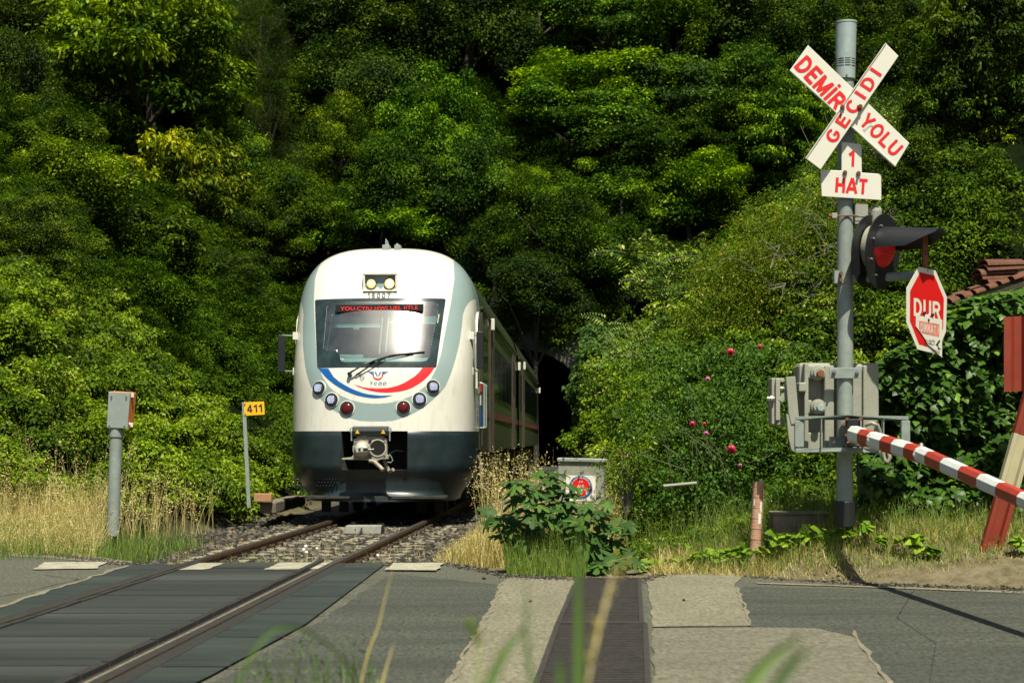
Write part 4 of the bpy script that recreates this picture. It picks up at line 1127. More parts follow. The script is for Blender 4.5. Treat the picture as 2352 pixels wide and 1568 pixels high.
# window strips, doors, red stripe on the long sides
for car, (a, b) in enumerate(((3.2, 21.8), (23.1, 46.6))):
    for sg in (1, -1):
        L = b - a
        slots = [(a + 0.5, a + 2.6), (a + 4.2, b - 4.4), (b - 2.6, b - 0.6)] if car == 0 else [(a + 0.8, a + 2.4), (a + 4.2, b - 3.0)]
        x = sg * (HW - 0.004)
        for (p, q) in slots:
            k = max(1, int((q - p) / 1.9)); w_ = (q - p) / k
            for i in range(k):
                mb = MB(); mb.box((x, p + w_ * (i + .5), 2.66), (0.03, w_ - 0.14, 1.0), 0)
                mb.build('side_window', M['side_window'], train, bevel=0.01)
        mb = MB(); mb.box((x, (a + b) / 2, 1.78), (0.02, L, 0.14)); mb.build('side_stripe', M['side_red'], train)
        mb = MB(); mb.box((sg * (HW + 0.0), (a + b) / 2, 3.60), (0.05, L, 0.05)); mb.build('gutter', M['steel_side'], train)
        for sdoor in ((a + 3.4, b - 3.5) if car == 0 else (a + 3.3,)):
            mb = MB(); mb.box((x, sdoor, 2.25), (0.05, 1.25, 2.3)); d_ = mb.build('passenger_door', M['steel_side'], train, bevel=0.01)
            for q in (-0.68, 0.0, 0.68):
                mb = MB(); mb.box((sg * (HW + 0.012), sdoor + q, 2.25), (0.05, 0.07, 2.36)); mb.build('door_seal', M['brown_rubber'], d_)
            mb = MB(); mb.box((sg * (HW + 0.012), sdoor + 0.33, 2.8), (0.04, 0.38, 0.8)); mb.box((sg * (HW + 0.012), sdoor - 0.33, 2.8), (0.04, 0.38, 0.8)); mb.build('pane', M['side_window'], d_)
        for s_, z_ in ((a + 3.2, 3.50), (b - 0.2, 3.3)):
            mb = MB(); mb.box((sg * (HW + 0.05), s_, z_), (0.07, 0.12, 0.22)); mb.build('marker_lamp', M['train_white'], train, bevel=0.01)
    mb = MB()
    rb = list(np.linspace(a + 0.3, b - 0.3, 9))
    for i in range(8):
        mb.box((0.0, (rb[i] + rb[i + 1]) / 2, 4.47), (1.2, rb[i + 1] - rb[i] - 0.5, 0.10))
    mb.build('roof_unit', M['equip'], train, bevel=0.03)
    mb = MB()
    mb.box((0, (a + b) / 2, 0.98), (2.3, L, 0.22), 0)
    for p, q in ((a + 4.2, a + 8.5), (a + 9.3, b - 5)):
        mb.box((0, (p + q) / 2, 0.70), (2.72, q - p, 0.62), 1)
    mb.build('underframe', [M['under'], M['equip']], train, bevel=0.02)
    for s_ in (a + 4.9, a + 5.7, a + 6.9, a + 10.2, a + 12):
        mb = MB()
        for k in range(6): mb.box((1.365, s_, 0.5 + k * 0.07), (0.015, 0.34, 0.035))
        mb.build('vent', M['under'], train)
    for sb in (a + 0.7 if car == 0 else a + 3.0, b - 3.2):
        for sa in (-1.0, 1.1):
            for sg in (1, -1):
                mb = MB(); mb.cyl((sg * 0.70, sb + 1.2 + sa, 0.46), (sg * 0.83, sb + 1.2 + sa, 0.46), 0.43, n=28)
                mb.build('wheel', M['under'], train, smooth=40)
        mb = MB()
        for sg in (1, -1):
            mb.box((sg * 1.0, sb + 1.25, 0.60), (0.16, 3.2, 0.26)); mb.box((sg * 1.08, sb + 0.2, 0.42), (0.2, 0.35, 0.35)); mb.box((sg * 1.08, sb + 2.3, 0.42), (0.2, 0.35, 0.35))
        mb.box((0, sb + 1.2, 0.55), (2.0, 0.5, 0.3))
        mb.build('bogie', M['under'], train, bevel=0.02)
# guard irons in front of the first wheels
for sg in (1, -1):
    for du in (-0.17, 0.12):
        mb = MB(); mb.box((sg * 0.78 + du, 1.25, 0.33), (0.15, 0.06, 0.42)); mb.build('rail_guard', M['under'], train)
# side emblem on the cheek
for sg in (1,):
    mb = MB()
    def fs_(a, b): return Vector((HW + 0.004, a, b))
    cs, cz2 = 1.98, 1.83
    vs = []
    for i in range(19):
        a = R(-200 + 220 * i / 18); t = math.sin(math.pi * i / 18)
        vs += [fs_(cs + 0.13 * math.cos(a), cz2 + 0.10 * math.sin(a)), fs_(cs + (0.13 - 0.04 * t) * math.cos(a), cz2 + (0.10 - 0.035 * t) * math.sin(a))]
    mb.add(vs, [(2 * i, 2 * i + 1, 2 * i + 3, 2 * i + 2) for i in range(18)], 0)
    for s2 in (-1, 1):
        for k in range(4):
            z = cz2 + 0.09 - 0.028 * k
            mb.add([fs_(cs + s2 * 0.09, z), fs_(cs + s2 * (0.28 - .03 * k), z), fs_(cs + s2 * (0.28 - .03 * k), z + 0.014), fs_(cs + s2 * 0.09, z + 0.014)], [(0, 1, 2, 3)], 1)
    mb.build('emblem', [M['train_red'], M['train_blue']], train)
    lettering('TCDD', (HW + 0.004, 1.98, 1.65), (0, 1, 0), (0, 0, 1), 0.46, 0.10, M['letter_black'], train, 0.01, 1.1)
    lettering('TAŞIMACILIK', (HW + 0.004, 1.98, 1.55), (0, 1, 0), (0, 0, 1), 0.46, 0.06, M['letter_grey'], train, 0, 1.1)
# ---- dark skirt with coupler recess
def skirt():
    tl, tr_ = math.asin(-0.54 / HW) * 2 / math.pi, math.asin(0.50 / HW) * 2 / math.pi
    us = np.unique(np.concatenate([np.linspace(-1, 1, 81), [tl, tr_]]))
    zs = np.linspace(ZW, 0.33, 30)
    zs[np.argmin(np.abs(zs - 0.83))] = 0.83
    V, idx = [], {}
    for j, z in enumerate(zs):
        wz = HW + 0.004 - 0.30 * float(ss(0.95, 0.30, z)) ** 1.3 * 1.0
        lip = 0.10 * float(ss(0.50, 0.36, z)) - 0.10 * float(ss(0.9, 0.62, z)) + 0.03 * float(ss(1.44, 1.38, z))
        for i, t in enumerate(us):
            g = min(0.99999, abs(t) * 1.0)
            gg = math.sin(g * math.pi / 2)
            s = 1.45 * (1 - (1 - gg ** 2.7) ** (1 / 2.7)) if gg < 0.99999 else 1.45
            V.append((math.copysign(gg, t) * wz, s - lip * (1 - 0.6 * gg ** 4), z))
            idx[(i, j)] = len(V) - 1
    # sides back to the bogie
    F_, nU = [], len(us)
    for j in range(len(zs) - 1):
        for i in range(nU - 1):
            uc_ = (V[idx[(i, j)]][0] + V[idx[(i + 1, j)]][0]) / 2; zc_ = (zs[j] + zs[j + 1]) / 2
            if tl - 1e-6 < us[i] and us[i + 1] < tr_ + 1e-6 and 0.83 < zc_: continue
            F_.append((idx[(i, j)], idx[(i + 1, j)], idx[(i + 1, j + 1)], idx[(i, j + 1)]))
    o = raw_mesh('skirt', V, F_, M['train_dark'], train, smooth=True)
    for sg in (1, -1):
        mb = MB()
        ed = [V[idx[(nU - 1 if sg > 0 else 0, j)]] for j in range(len(zs))]
        vs = ed + [(e[0] * (1.0), 2.35 - 0.25 * float(ss(1.1, 0.4, e[2])), e[2] if e[2] > 0.62 else e[2]) for e in ed]
        n = len(ed)
        mb.add(vs, [(i, i + 1, n + i + 1, n + i) for i in range(n - 1)])
        mb.build('skirt_side', M['train_dark'], train, smooth=50)
    # recess box
    mb = MB()
    q0 = [(-0.54, 0.0, 1.44), (0.50, 0.0, 1.44), (0.50, 0.0, 0.83), (-0.54, 0.0, 0.83)]
    q1 = [(-0.5, 0.75, 1.44), (0.46, 0.75, 1.44), (0.38, 0.75, 0.83), (-0.40, 0.75, 0.83)]
    mb.add(q0 + q1, [(0, 1, 5, 4), (1, 2, 6, 5), (2, 3, 7, 6), (3, 0, 4, 7), (4, 5, 6, 7)])
    mb.build('coupler_recess', M['under'], train)
    # perforated grille
    mb = MB()
    for r_ in range(6):
        for c_ in range(9):
            u = -1.06 + c_ * 0.052 + (0.026 if r_ % 2 else 0); z = 0.58 + r_ * 0.054
            if ((u + 0.84) / 0.26) ** 2 + ((z - 0.715) / 0.17) ** 2 > 1: continue
            g = abs(u) / (HW - 0.12); s = 1.45 * (1 - (1 - g ** 2.7) ** (1 / 2.7))
            mb.cyl((u, s + 0.095, z), (u, s + 0.02, z), 0.013, n=8)
    mb.build('grille', M['bezel'], train)
    mb = MB()
    mb.box((0, 0.62, 0.40), (2.2, 1.3, 0.04)); mb.build('skirt_floor', M['under'], train)
skirt()
# coupler
def cp(cx, cy, s=-0.30):
    return wpx((1250 + cx / 5.2267) / 1.7416, (1650 + cy / 5.2267) / 1.7416, s)
mb = MB()
out = [(860, 540), (915, 540), (935, 490), (1060, 490), (1100, 530), (1135, 490), (1275, 490), (1310, 530), (1350, 490), (1470, 485), (1500, 530), (1545, 530), (1560, 700), (1560, 880), (1590, 895), (1590, 970), (1420, 980), (1320, 1035), (1180, 1000), (940, 985), (605, 985), (610, 950), (800, 930), (860, 880), (835, 800), (835, 700), (860, 680)]
mb.prism([cp(*p) for p in out], (0, 0.14, 0), 0)
cpl = mb.build('coupler', M['coupler'], train, bevel=0.008)
mb = MB(); c = cp(1365, 735); mb.cyl(c + Vector((0, -0.003, 0)), c + Vector((0, -0.001, 0)), 0.118, n=30)
mb.build('cup', M['pit'], cpl)
mb = MB()
for k in range(32):
    a0, a1 = 2 * math.pi * k / 32, 2 * math.pi * (k + 1) / 32
    e = lambda a, r, o: c + Vector((r * math.cos(a), o, r * math.sin(a)))
    mb.add([e(a0, 0.118, -0.012), e(a1, 0.118, -0.012), e(a1, 0.138, -0.012), e(a0, 0.138, -0.012), e(a1, 0.138, 0.0), e(a0, 0.138, 0.0), e(a0, 0.118, 0), e(a1, 0.118, 0)], [(0, 1, 2, 3), (3, 2, 4, 5), (0, 6, 7, 1)])
mb.build('cup_rim', M['coupler_knob'], cpl)
mb = MB()
k0 = cp(1045, 765)
mb.cyl(k0, k0 + Vector((0, -0.16, 0)), 0.132, 0.105, 28); mb.dome(k0 + Vector((0, -0.16, 0)), (0, -1, 0), 0.105, 0.05, 28, 4)
mb.box(k0 + Vector((0.01, -0.20, -0.005)), (0.17, 0.06, 0.085)); 
mb.build('cone', M['coupler_knob'], cpl, bevel=0.006, smooth=40)
mb = MB(); mb.box(k0 + Vector((0.045, -0.235, 0.0)), (0.16, 0.012, 0.035)); mb.build('slot', M['pit'], cpl)
mb = MB(); mb.box(k0 + Vector((0.02, -0.25, 0.0)), (0.04, 0.03, 0.08)); mb.tube([k0 + Vector((0.11, -0.24, 0)), k0 + Vector((0.20, -0.2, 0.0))], 0.012, 8); mb.build('hook', M['coupler_knob'], cpl, bevel=0.006)
mb = MB()
for q in ((905, 622), (1505, 612), (1205, 660), (1510, 882), (1210, 842), (1100, 505), (1310, 502)):
    mb.cyl(cp(*q), cp(*q) + Vector((0, -0.02, 0)), 0.016, 0.014, 10)
mb.build('bolt', M['steel_bolt'], cpl)
mb = MB()
for q in ((1205, 590), (1208, 915)):
    mb.cyl(cp(*q), cp(*q) + Vector((0, -0.03, 0)), 0.028, 0.024, 14)
mb.build('air_port', M['bezel'], cpl)
mb = MB()
mb.tube([cp(1180, 1000), cp(1300, 1030), cp(1480, 1200, -0.42)], 0.032, 10); mb.build('brake_hose', M['coupler'], cpl)
mb = MB(); mb.tube([cp(1500, 1000, -0.1), cp(1560, 1150, -0.15), cp(1620, 1230, -0.2), cp(1690, 1185, -0.25)], 0.03, 8); mb.build('brake_hose', M['coupler'], cpl)
mb = MB(); mb.tube([cp(1600, 868), cp(1650, 920), cp(1680, 1000), cp(1640, 1042), cp(1570, 1033)], 0.008, 6); mb.tube([cp(1620, 850, 0.2), cp(1750, 785, 0.3), cp(1900, 810, 0.4)], 0.012, 6)
mb.build('cable', M['galv'], cpl)
# rolled cover above the coupler
mb = MB()
a, b = cp(840, 345, -0.27), cp(1590, 340, -0.27)
pr = [(0, 0.045), (-0.06, 0.035), (-0.085, -0.03), (-0.06, -0.115), (0.05, -0.115), (0.2, 0.045)]
n = len(pr)
mb.prism([a + Vector((0, p, q)) for p, q in pr], b - a)
cv = mb.build('coupler_cover', M['train_dark'], train, bevel=0.012)
mb = MB()
for cx_ in (935, 1478):
    p = cp(cx_, 395, -0.36)
    mb.prism([p + Vector((-0.034, 0, -0.03)), p + Vector((0.034, 0, -0.03)), p + Vector((0, 0, 0.034))], (0, 0.012, 0))
mb.build('warning_sticker', M['warning_yellow'], cv)
mb = MB()
for sx in (790, 1640):
    i_ = 40 if sx < 1000 else -40
    mb.tube([cp(sx + i_, 325, -0.3), cp(sx, 325, -0.3), cp(sx, 400, -0.3), cp(sx + i_ * 0.6, 420, -0.3), cp(sx + i_ * 0.6, 590, -0.3)], 0.012, 6)
mb.build('cover_arm', M['galv'], cv)

# ------------------------------------------------------------------ foliage generators (numpy)
def nrm(a):
    return a / np.maximum(np.linalg.norm(a, axis=-1, keepdims=True), 1e-9)
def leaves(name, Pp, Nn, Tt, size, m, parent=None, width=0.5, rnd=None, fold=0.18, objkind=None):
    n = len(Pp)
    Nn = nrm(Nn); Tt = nrm(Tt - Nn * (Tt * Nn).sum(-1, keepdims=True)); B = np.cross(Nn, Tt)
    L = np.asarray(size)[:, None]
    base = Pp - Tt * L * 0.5; tip = Pp + Tt * L * 0.5 - Nn * L * 0.08
    a = Pp + B * L * width * 0.5 + Nn * L * fold * 0.5 - Tt * L * 0.05; c = Pp - B * L * width * 0.5 + Nn * L * fold * 0.5 - Tt * L * 0.05
    V = np.stack([base, a, tip, c], 1).reshape(-1, 3)
    Fq = np.arange(n * 4).reshape(-1, 4)
    rnd = RS.uniform(0, 1, n) if rnd is None else rnd
    return raw_mesh(name, V, Fq, m, parent, attr=np.repeat(rnd, 4))
def clumps(C, Rr, per, rs, squash=0.75, up=0.65, droop=0.5, under=0.35, jitter=0.22):
    """leaf positions on blobs centred at C"""
    k = np.repeat(np.arange(len(C)), per)
    n = len(k)
    d = nrm(rs.normal(size=(n, 3)))
    flip = (d[:, 2] < 0) & (rs.rand(n) > under)
    d[flip, 2] *= -1
    rr = Rr[k][:, None] * (1 + rs.normal(0, jitter, (n, 1))) * (0.55 + 0.45 * rs.rand(n, 1) ** 0.4)
    off = d * rr; off[:, 2] *= squash
    Pp = C[k] + off
    Nn = nrm(d * 0.55 + np.array([0, -0.12, up]) + rs.normal(0, 0.38, (n, 3)))
    Tt = d * np.array([1, 1, 0.3]) + np.array([0, 0, -droop]) + rs.normal(0, 0.5, (n, 3))
    return Pp, Nn, Tt, k
def blob_noise(X, Y, Z, rs, n=26, wl=(0.6, 2.4)):
    """smooth pseudo noise 0..1"""
    out = np.zeros(len(X))
    for _ in range(n):
        w_ = rs.normal(size=3) * 2 * math.pi / rs.uniform(*wl)
        out += np.sin(X * w_[0] + Y * w_[1] + Z * w_[2] + rs.uniform(0, 6.28))
    return 0.5 + out / math.sqrt(n) * 0.35

# crown variants, unit size
def crown_mesh(seed, nc, per, leaf, squash=0.75, shape='round', droop=0.5, cl=(0.15, 0.27), width=0.5, up=0.65):
    rs = np.random.RandomState(seed)
    d = nrm(rs.normal(size=(nc, 3)))
    d[:, 2] = np.where((d[:, 2] < -0.35) & (rs.rand(nc) < 0.7), -d[:, 2], d[:, 2])
    lump = 1 + 0.22 * np.sin(d[:, 0] * 4 + seed) * np.cos(d[:, 1] * 3.3 + seed * 2) + 0.12 * np.sin(d[:, 2] * 7 + seed)
    rr = rs.uniform(0.55, 0.95, nc) * lump
    C = d * rr[:, None]
    if shape == 'cone':
        h = rs.uniform(-1, 1, nc); C = np.stack([d[:, 0] * (1.05 - h) * 0.5, d[:, 1] * (1.05 - h) * 0.5, h * 1.25], -1)
    if shape == 'layer':
        C[:, 2] = np.round(C[:, 2] * 3.2) / 3.2 + rs.normal(0, 0.03, nc)
    Rc = rs.uniform(*cl, nc)
    Pp, Nn, Tt, k = clumps(C, Rc, per, rs, squash, up, droop, under=0.6)
    tone = rs.uniform(-0.34, 0.34, nc)[k]
    rnd = np.clip(rs.beta(2.2, 2.2, len(k)) * 0.8 + 0.08 + tone, 0.01, 0.97)
    rnd = np.where(rs.rand(len(k)) < 0.012, 1.0, rnd)
    o = leaves('crown', Pp, Nn, Tt, leaf * rs.uniform(0.6, 1.35, len(k)), M['leaf_tree'], rnd=rnd, width=width)
    # a few bare twigs
    me = o.data
    COL.objects.unlink(o); bpy.data.objects.remove(o)
    return me
CROWNS = {
    'broad': [crown_mesh(1, 75, 330, 0.052, squash=0.92, cl=(0.17, 0.32)), crown_mesh(2, 80, 310, 0.050, squash=0.9, cl=(0.15, 0.32)), crown_mesh(3, 70, 330, 0.054, squash=0.95, cl=(0.18, 0.34)), crown_mesh(14, 85, 300, 0.052, squash=0.85, cl=(0.14, 0.30), droop=0.9)],
    'droop': [crown_mesh(4, 90, 230, 0.072, droop=1.4, width=0.36, squash=0.6, shape='layer'), crown_mesh(5, 95, 220, 0.070, droop=1.3, width=0.36, squash=0.55, shape='layer')],
    'fine': [crown_mesh(6, 120, 300, 0.034, cl=(0.12, 0.22)), crown_mesh(7, 120, 300, 0.036, cl=(0.12, 0.24))],
    'gloss': [crown_mesh(8, 80, 170, 0.085, width=0.42, droop=0.9)],
    'needle': [crown_mesh(9, 110, 300, 0.06, width=0.08, shape='cone', cl=(0.14, 0.26), droop=0.0, up=0.4)],
    'layer': [crown_mesh(10, 80, 300, 0.056, squash=0.7, cl=(0.16, 0.3), droop=1.0), crown_mesh(12, 85, 290, 0.054, squash=0.7, cl=(0.16, 0.3), droop=1.0)],
}
def ray_ground(px, py, d0=24.0, d1=185.0):
    d = np.arange(d0, d1, 0.5)
    X = (px - CX) / F * d; z = H + (YH - py) / F * d
    g = zg(X, d)
    hit = np.where(g >= z)[0]
    return float(d[hit[0]]) if len(hit) else d1
# (px, py, rx, ry, kind, colour, label) measured on the photo
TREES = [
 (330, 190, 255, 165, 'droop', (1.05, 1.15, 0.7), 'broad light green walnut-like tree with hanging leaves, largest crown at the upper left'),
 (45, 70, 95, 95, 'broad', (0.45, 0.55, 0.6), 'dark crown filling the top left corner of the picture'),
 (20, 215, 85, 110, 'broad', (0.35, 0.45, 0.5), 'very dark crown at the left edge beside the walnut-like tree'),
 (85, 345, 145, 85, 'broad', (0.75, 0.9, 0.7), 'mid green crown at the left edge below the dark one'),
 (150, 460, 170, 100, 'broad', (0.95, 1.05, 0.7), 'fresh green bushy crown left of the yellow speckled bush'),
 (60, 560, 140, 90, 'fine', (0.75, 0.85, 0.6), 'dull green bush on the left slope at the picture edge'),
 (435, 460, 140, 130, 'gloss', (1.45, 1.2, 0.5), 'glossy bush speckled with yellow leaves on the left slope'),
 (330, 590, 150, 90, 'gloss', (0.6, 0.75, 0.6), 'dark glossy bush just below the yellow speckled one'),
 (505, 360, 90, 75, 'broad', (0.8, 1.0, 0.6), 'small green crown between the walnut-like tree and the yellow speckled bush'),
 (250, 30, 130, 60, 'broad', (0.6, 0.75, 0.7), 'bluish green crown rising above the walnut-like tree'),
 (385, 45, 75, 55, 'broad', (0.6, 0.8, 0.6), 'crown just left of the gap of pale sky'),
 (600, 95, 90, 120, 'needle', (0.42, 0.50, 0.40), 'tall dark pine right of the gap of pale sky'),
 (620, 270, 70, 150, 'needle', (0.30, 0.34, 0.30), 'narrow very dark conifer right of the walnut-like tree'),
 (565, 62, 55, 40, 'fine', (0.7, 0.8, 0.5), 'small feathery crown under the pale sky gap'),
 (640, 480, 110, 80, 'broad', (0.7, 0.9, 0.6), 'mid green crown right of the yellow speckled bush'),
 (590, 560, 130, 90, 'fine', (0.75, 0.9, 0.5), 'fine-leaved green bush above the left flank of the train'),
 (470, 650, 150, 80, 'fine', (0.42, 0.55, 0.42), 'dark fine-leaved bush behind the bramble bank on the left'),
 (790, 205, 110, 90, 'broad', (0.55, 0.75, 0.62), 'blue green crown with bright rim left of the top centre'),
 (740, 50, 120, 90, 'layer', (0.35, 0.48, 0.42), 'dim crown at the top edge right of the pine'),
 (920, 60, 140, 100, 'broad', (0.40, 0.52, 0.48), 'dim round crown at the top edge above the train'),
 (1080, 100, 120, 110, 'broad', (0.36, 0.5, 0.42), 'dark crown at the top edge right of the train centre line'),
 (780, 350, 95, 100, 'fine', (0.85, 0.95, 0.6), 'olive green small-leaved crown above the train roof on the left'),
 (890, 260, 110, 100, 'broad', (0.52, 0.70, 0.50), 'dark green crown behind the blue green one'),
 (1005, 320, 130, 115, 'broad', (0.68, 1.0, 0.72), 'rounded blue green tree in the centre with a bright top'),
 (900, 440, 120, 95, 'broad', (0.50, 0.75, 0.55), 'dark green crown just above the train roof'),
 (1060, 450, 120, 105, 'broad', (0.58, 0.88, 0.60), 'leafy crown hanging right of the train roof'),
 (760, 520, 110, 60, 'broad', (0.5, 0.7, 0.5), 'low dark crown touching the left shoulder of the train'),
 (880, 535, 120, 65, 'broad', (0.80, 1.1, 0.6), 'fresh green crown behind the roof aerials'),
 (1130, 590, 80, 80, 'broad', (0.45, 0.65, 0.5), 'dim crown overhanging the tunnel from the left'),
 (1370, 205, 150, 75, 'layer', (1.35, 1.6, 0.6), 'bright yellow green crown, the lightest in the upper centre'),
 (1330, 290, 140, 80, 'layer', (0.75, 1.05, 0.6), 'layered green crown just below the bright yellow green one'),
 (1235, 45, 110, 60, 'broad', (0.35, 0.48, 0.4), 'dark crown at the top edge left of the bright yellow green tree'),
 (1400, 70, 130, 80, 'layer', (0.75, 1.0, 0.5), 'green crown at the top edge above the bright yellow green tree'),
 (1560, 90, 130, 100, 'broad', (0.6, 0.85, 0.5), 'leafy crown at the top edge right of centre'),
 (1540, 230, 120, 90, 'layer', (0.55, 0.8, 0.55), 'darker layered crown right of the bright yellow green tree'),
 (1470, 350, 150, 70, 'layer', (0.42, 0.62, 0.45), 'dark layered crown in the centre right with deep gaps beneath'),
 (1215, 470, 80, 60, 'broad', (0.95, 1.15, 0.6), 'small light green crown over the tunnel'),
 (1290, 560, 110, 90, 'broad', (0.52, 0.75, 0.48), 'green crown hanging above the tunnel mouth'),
 (1230, 680, 100, 70, 'broad', (0.30, 0.45, 0.35), 'leaves directly over the tunnel arch with shadow painted into their colour'),  # dark tint stands for the shadow above the arch
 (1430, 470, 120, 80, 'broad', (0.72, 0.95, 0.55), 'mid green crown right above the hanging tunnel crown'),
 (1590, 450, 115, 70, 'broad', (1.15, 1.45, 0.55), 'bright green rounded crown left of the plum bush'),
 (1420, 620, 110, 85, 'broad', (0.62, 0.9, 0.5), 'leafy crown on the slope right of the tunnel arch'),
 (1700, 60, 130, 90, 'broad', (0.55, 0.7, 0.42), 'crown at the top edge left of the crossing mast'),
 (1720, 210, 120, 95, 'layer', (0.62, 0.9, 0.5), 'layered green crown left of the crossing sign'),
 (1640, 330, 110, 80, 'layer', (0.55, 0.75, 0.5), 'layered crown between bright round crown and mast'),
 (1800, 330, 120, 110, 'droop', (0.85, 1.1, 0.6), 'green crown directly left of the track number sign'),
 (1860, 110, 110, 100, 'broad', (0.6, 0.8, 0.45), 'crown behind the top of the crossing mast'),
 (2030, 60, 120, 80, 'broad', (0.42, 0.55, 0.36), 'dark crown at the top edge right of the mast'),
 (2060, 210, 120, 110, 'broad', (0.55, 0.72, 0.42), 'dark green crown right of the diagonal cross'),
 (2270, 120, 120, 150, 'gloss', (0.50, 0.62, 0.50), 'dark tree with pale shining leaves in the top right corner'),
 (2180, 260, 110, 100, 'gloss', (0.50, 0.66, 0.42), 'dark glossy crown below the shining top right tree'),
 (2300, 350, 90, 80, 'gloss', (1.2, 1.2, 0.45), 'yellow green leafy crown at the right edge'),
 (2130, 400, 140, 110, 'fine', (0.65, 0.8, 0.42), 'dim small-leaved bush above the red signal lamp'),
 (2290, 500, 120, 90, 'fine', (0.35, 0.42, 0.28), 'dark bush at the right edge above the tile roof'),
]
bark = M['bark']
def add_tree(i, px, py, rx, ry, kind, colour, label, d=None):
    if d is None:
        d = ray_ground(px, py + ry * 0.9)
        d = max(d - rx * 0.75 * d / F, 26)
    c = P(px, py, d)
    gz = float(zg(c.x, c.y))
    base = Vector((c.x, c.y, min(gz, c.z - 0.5)))
    t = empty('tree', base, label, 'tree', 'trees on the wooded hillside')
    sx = rx * d / F * 1.25; sz = ry * d / F * 1.25
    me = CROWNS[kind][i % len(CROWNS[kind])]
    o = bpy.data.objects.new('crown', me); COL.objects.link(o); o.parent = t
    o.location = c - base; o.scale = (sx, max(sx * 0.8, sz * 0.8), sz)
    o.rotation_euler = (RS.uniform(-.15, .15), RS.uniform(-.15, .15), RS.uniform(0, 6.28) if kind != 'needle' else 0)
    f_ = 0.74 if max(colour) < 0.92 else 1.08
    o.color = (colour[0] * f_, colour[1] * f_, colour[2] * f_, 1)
    mb = MB()
    top = c - base
    r0 = 0.05 * sx + 0.05
    pts = [Vector((0, 0, -0.3)), top * 0.45 + Vector((RS.uniform(-.1, .1), RS.uniform(-.1, .1), 0)) * sx, top + Vector((0, 0, sz * 0.4))]
    mb.tube(pts, r0, 7, r1=r0 * 0.25)
    for k in range(5):
        a = RS.uniform(0, 6.28); q = top + Vector((math.cos(a) * sx * 0.75, math.sin(a) * sx * 0.7, RS.uniform(-.2, .6) * sz))
        mb.tube([top * 0.6, (top * 0.6 + q) / 2 + Vector((0, 0, 0.1 * sz)), q], r0 * 0.4, 5, r1=r0 * 0.08)
    mb.build('trunk', bark, t)
    return t
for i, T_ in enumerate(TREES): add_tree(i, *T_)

# undergrowth over the whole hill behind the crowns (one uncountable mass)
rs = np.random.RandomState(21)
def gn_mass(name, C, scl, source, material, label):
    me = bpy.data.meshes.new(name); me.vertices.add(len(C)); me.vertices.foreach_set('co', np.asarray(C, np.float32).ravel())
    a_ = me.attributes.new('sc', 'FLOAT_VECTOR', 'POINT'); a_.data.foreach_set('vector', np.asarray(scl, np.float32).ravel())
    r_ = np.zeros((len(C), 3), np.float32); r_[:, 2] = rs.uniform(0, 6.28, len(C)); r_[:, :2] = rs.uniform(-.25, .25, (len(C), 2))
    a_ = me.attributes.new('ro', 'FLOAT_VECTOR', 'POINT'); a_.data.foreach_set('vector', r_.ravel())
    me.materials.append(material)
    o = bpy.data.objects.new(name, me); COL.objects.link(o)
    g = bpy.data.node_groups.new(name, 'GeometryNodeTree')
    g.interface.new_socket('Geometry', in_out='INPUT', socket_type='NodeSocketGeometry'); g.interface.new_socket('Geometry', in_out='OUTPUT', socket_type='NodeSocketGeometry')
    N = g.nodes; gi, go = N.new('NodeGroupInput'), N.new('NodeGroupOutput')
    oi = N.new('GeometryNodeObjectInfo'); oi.inputs['Object'].default_value = source; oi.inputs['As Instance'].default_value = False
    sm = N.new('GeometryNodeSetMaterial'); sm.inputs['Material'].default_value = material
    ip = N.new('GeometryNodeInstanceOnPoints')
    def att(nm):
        q = N.new('GeometryNodeInputNamedAttribute'); q.data_type = 'FLOAT_VECTOR'; q.inputs['Name'].default_value = nm; return q.outputs[0]
    e2 = N.new('FunctionNodeEulerToRotation')
    g.links.new(oi.outputs['Geometry'], sm.inputs[0]); g.links.new(sm.outputs[0], ip.inputs['Instance']); g.links.new(gi.outputs[0], ip.inputs['Points'])
    g.links.new(att('sc'), ip.inputs['Scale']); g.links.new(att('ro'), e2.inputs[0]); g.links.new(e2.outputs[0], ip.inputs['Rotation'])
    g.links.new(ip.outputs[0], go.inputs[0])
    md = o.modifiers.new('scatter', 'NODES'); md.node_group = g
    return tag(o, label, kind='stuff')
n = 2700
Yc = rs.uniform(40, 168, n); pxs = rs.uniform(-200, 2550, n)
Xc_ = (pxs - CX) / F * Yc
Zc = zg(Xc_, Yc)
drr = np.abs(Xc_ - xc(Yc))
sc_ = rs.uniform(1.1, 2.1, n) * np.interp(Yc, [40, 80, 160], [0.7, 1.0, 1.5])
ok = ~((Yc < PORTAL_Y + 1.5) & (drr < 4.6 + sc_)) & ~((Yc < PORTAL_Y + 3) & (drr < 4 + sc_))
py_ = YH - F * (Zc - H) / Yc
ok &= (py_ > -150) & ~((np.abs(pxs - 508) < 62) & (py_ < 135))
crown_src = [o for o in bpy.data.objects if o.name.startswith('crown') and o.data == CROWNS['broad'][0]][0]
C = np.stack([Xc_, Yc, Zc + 0.12 * sc_], -1)[ok]; sc_ = sc_[ok]
gn_mass('hillside_undergrowth', C, np.stack([sc_, sc_, sc_ * rs.uniform(0.5, 0.8, len(sc_))], -1), crown_src, M['leaf_fill'], 'dark green undergrowth and small trees covering the hillside between the crowns')
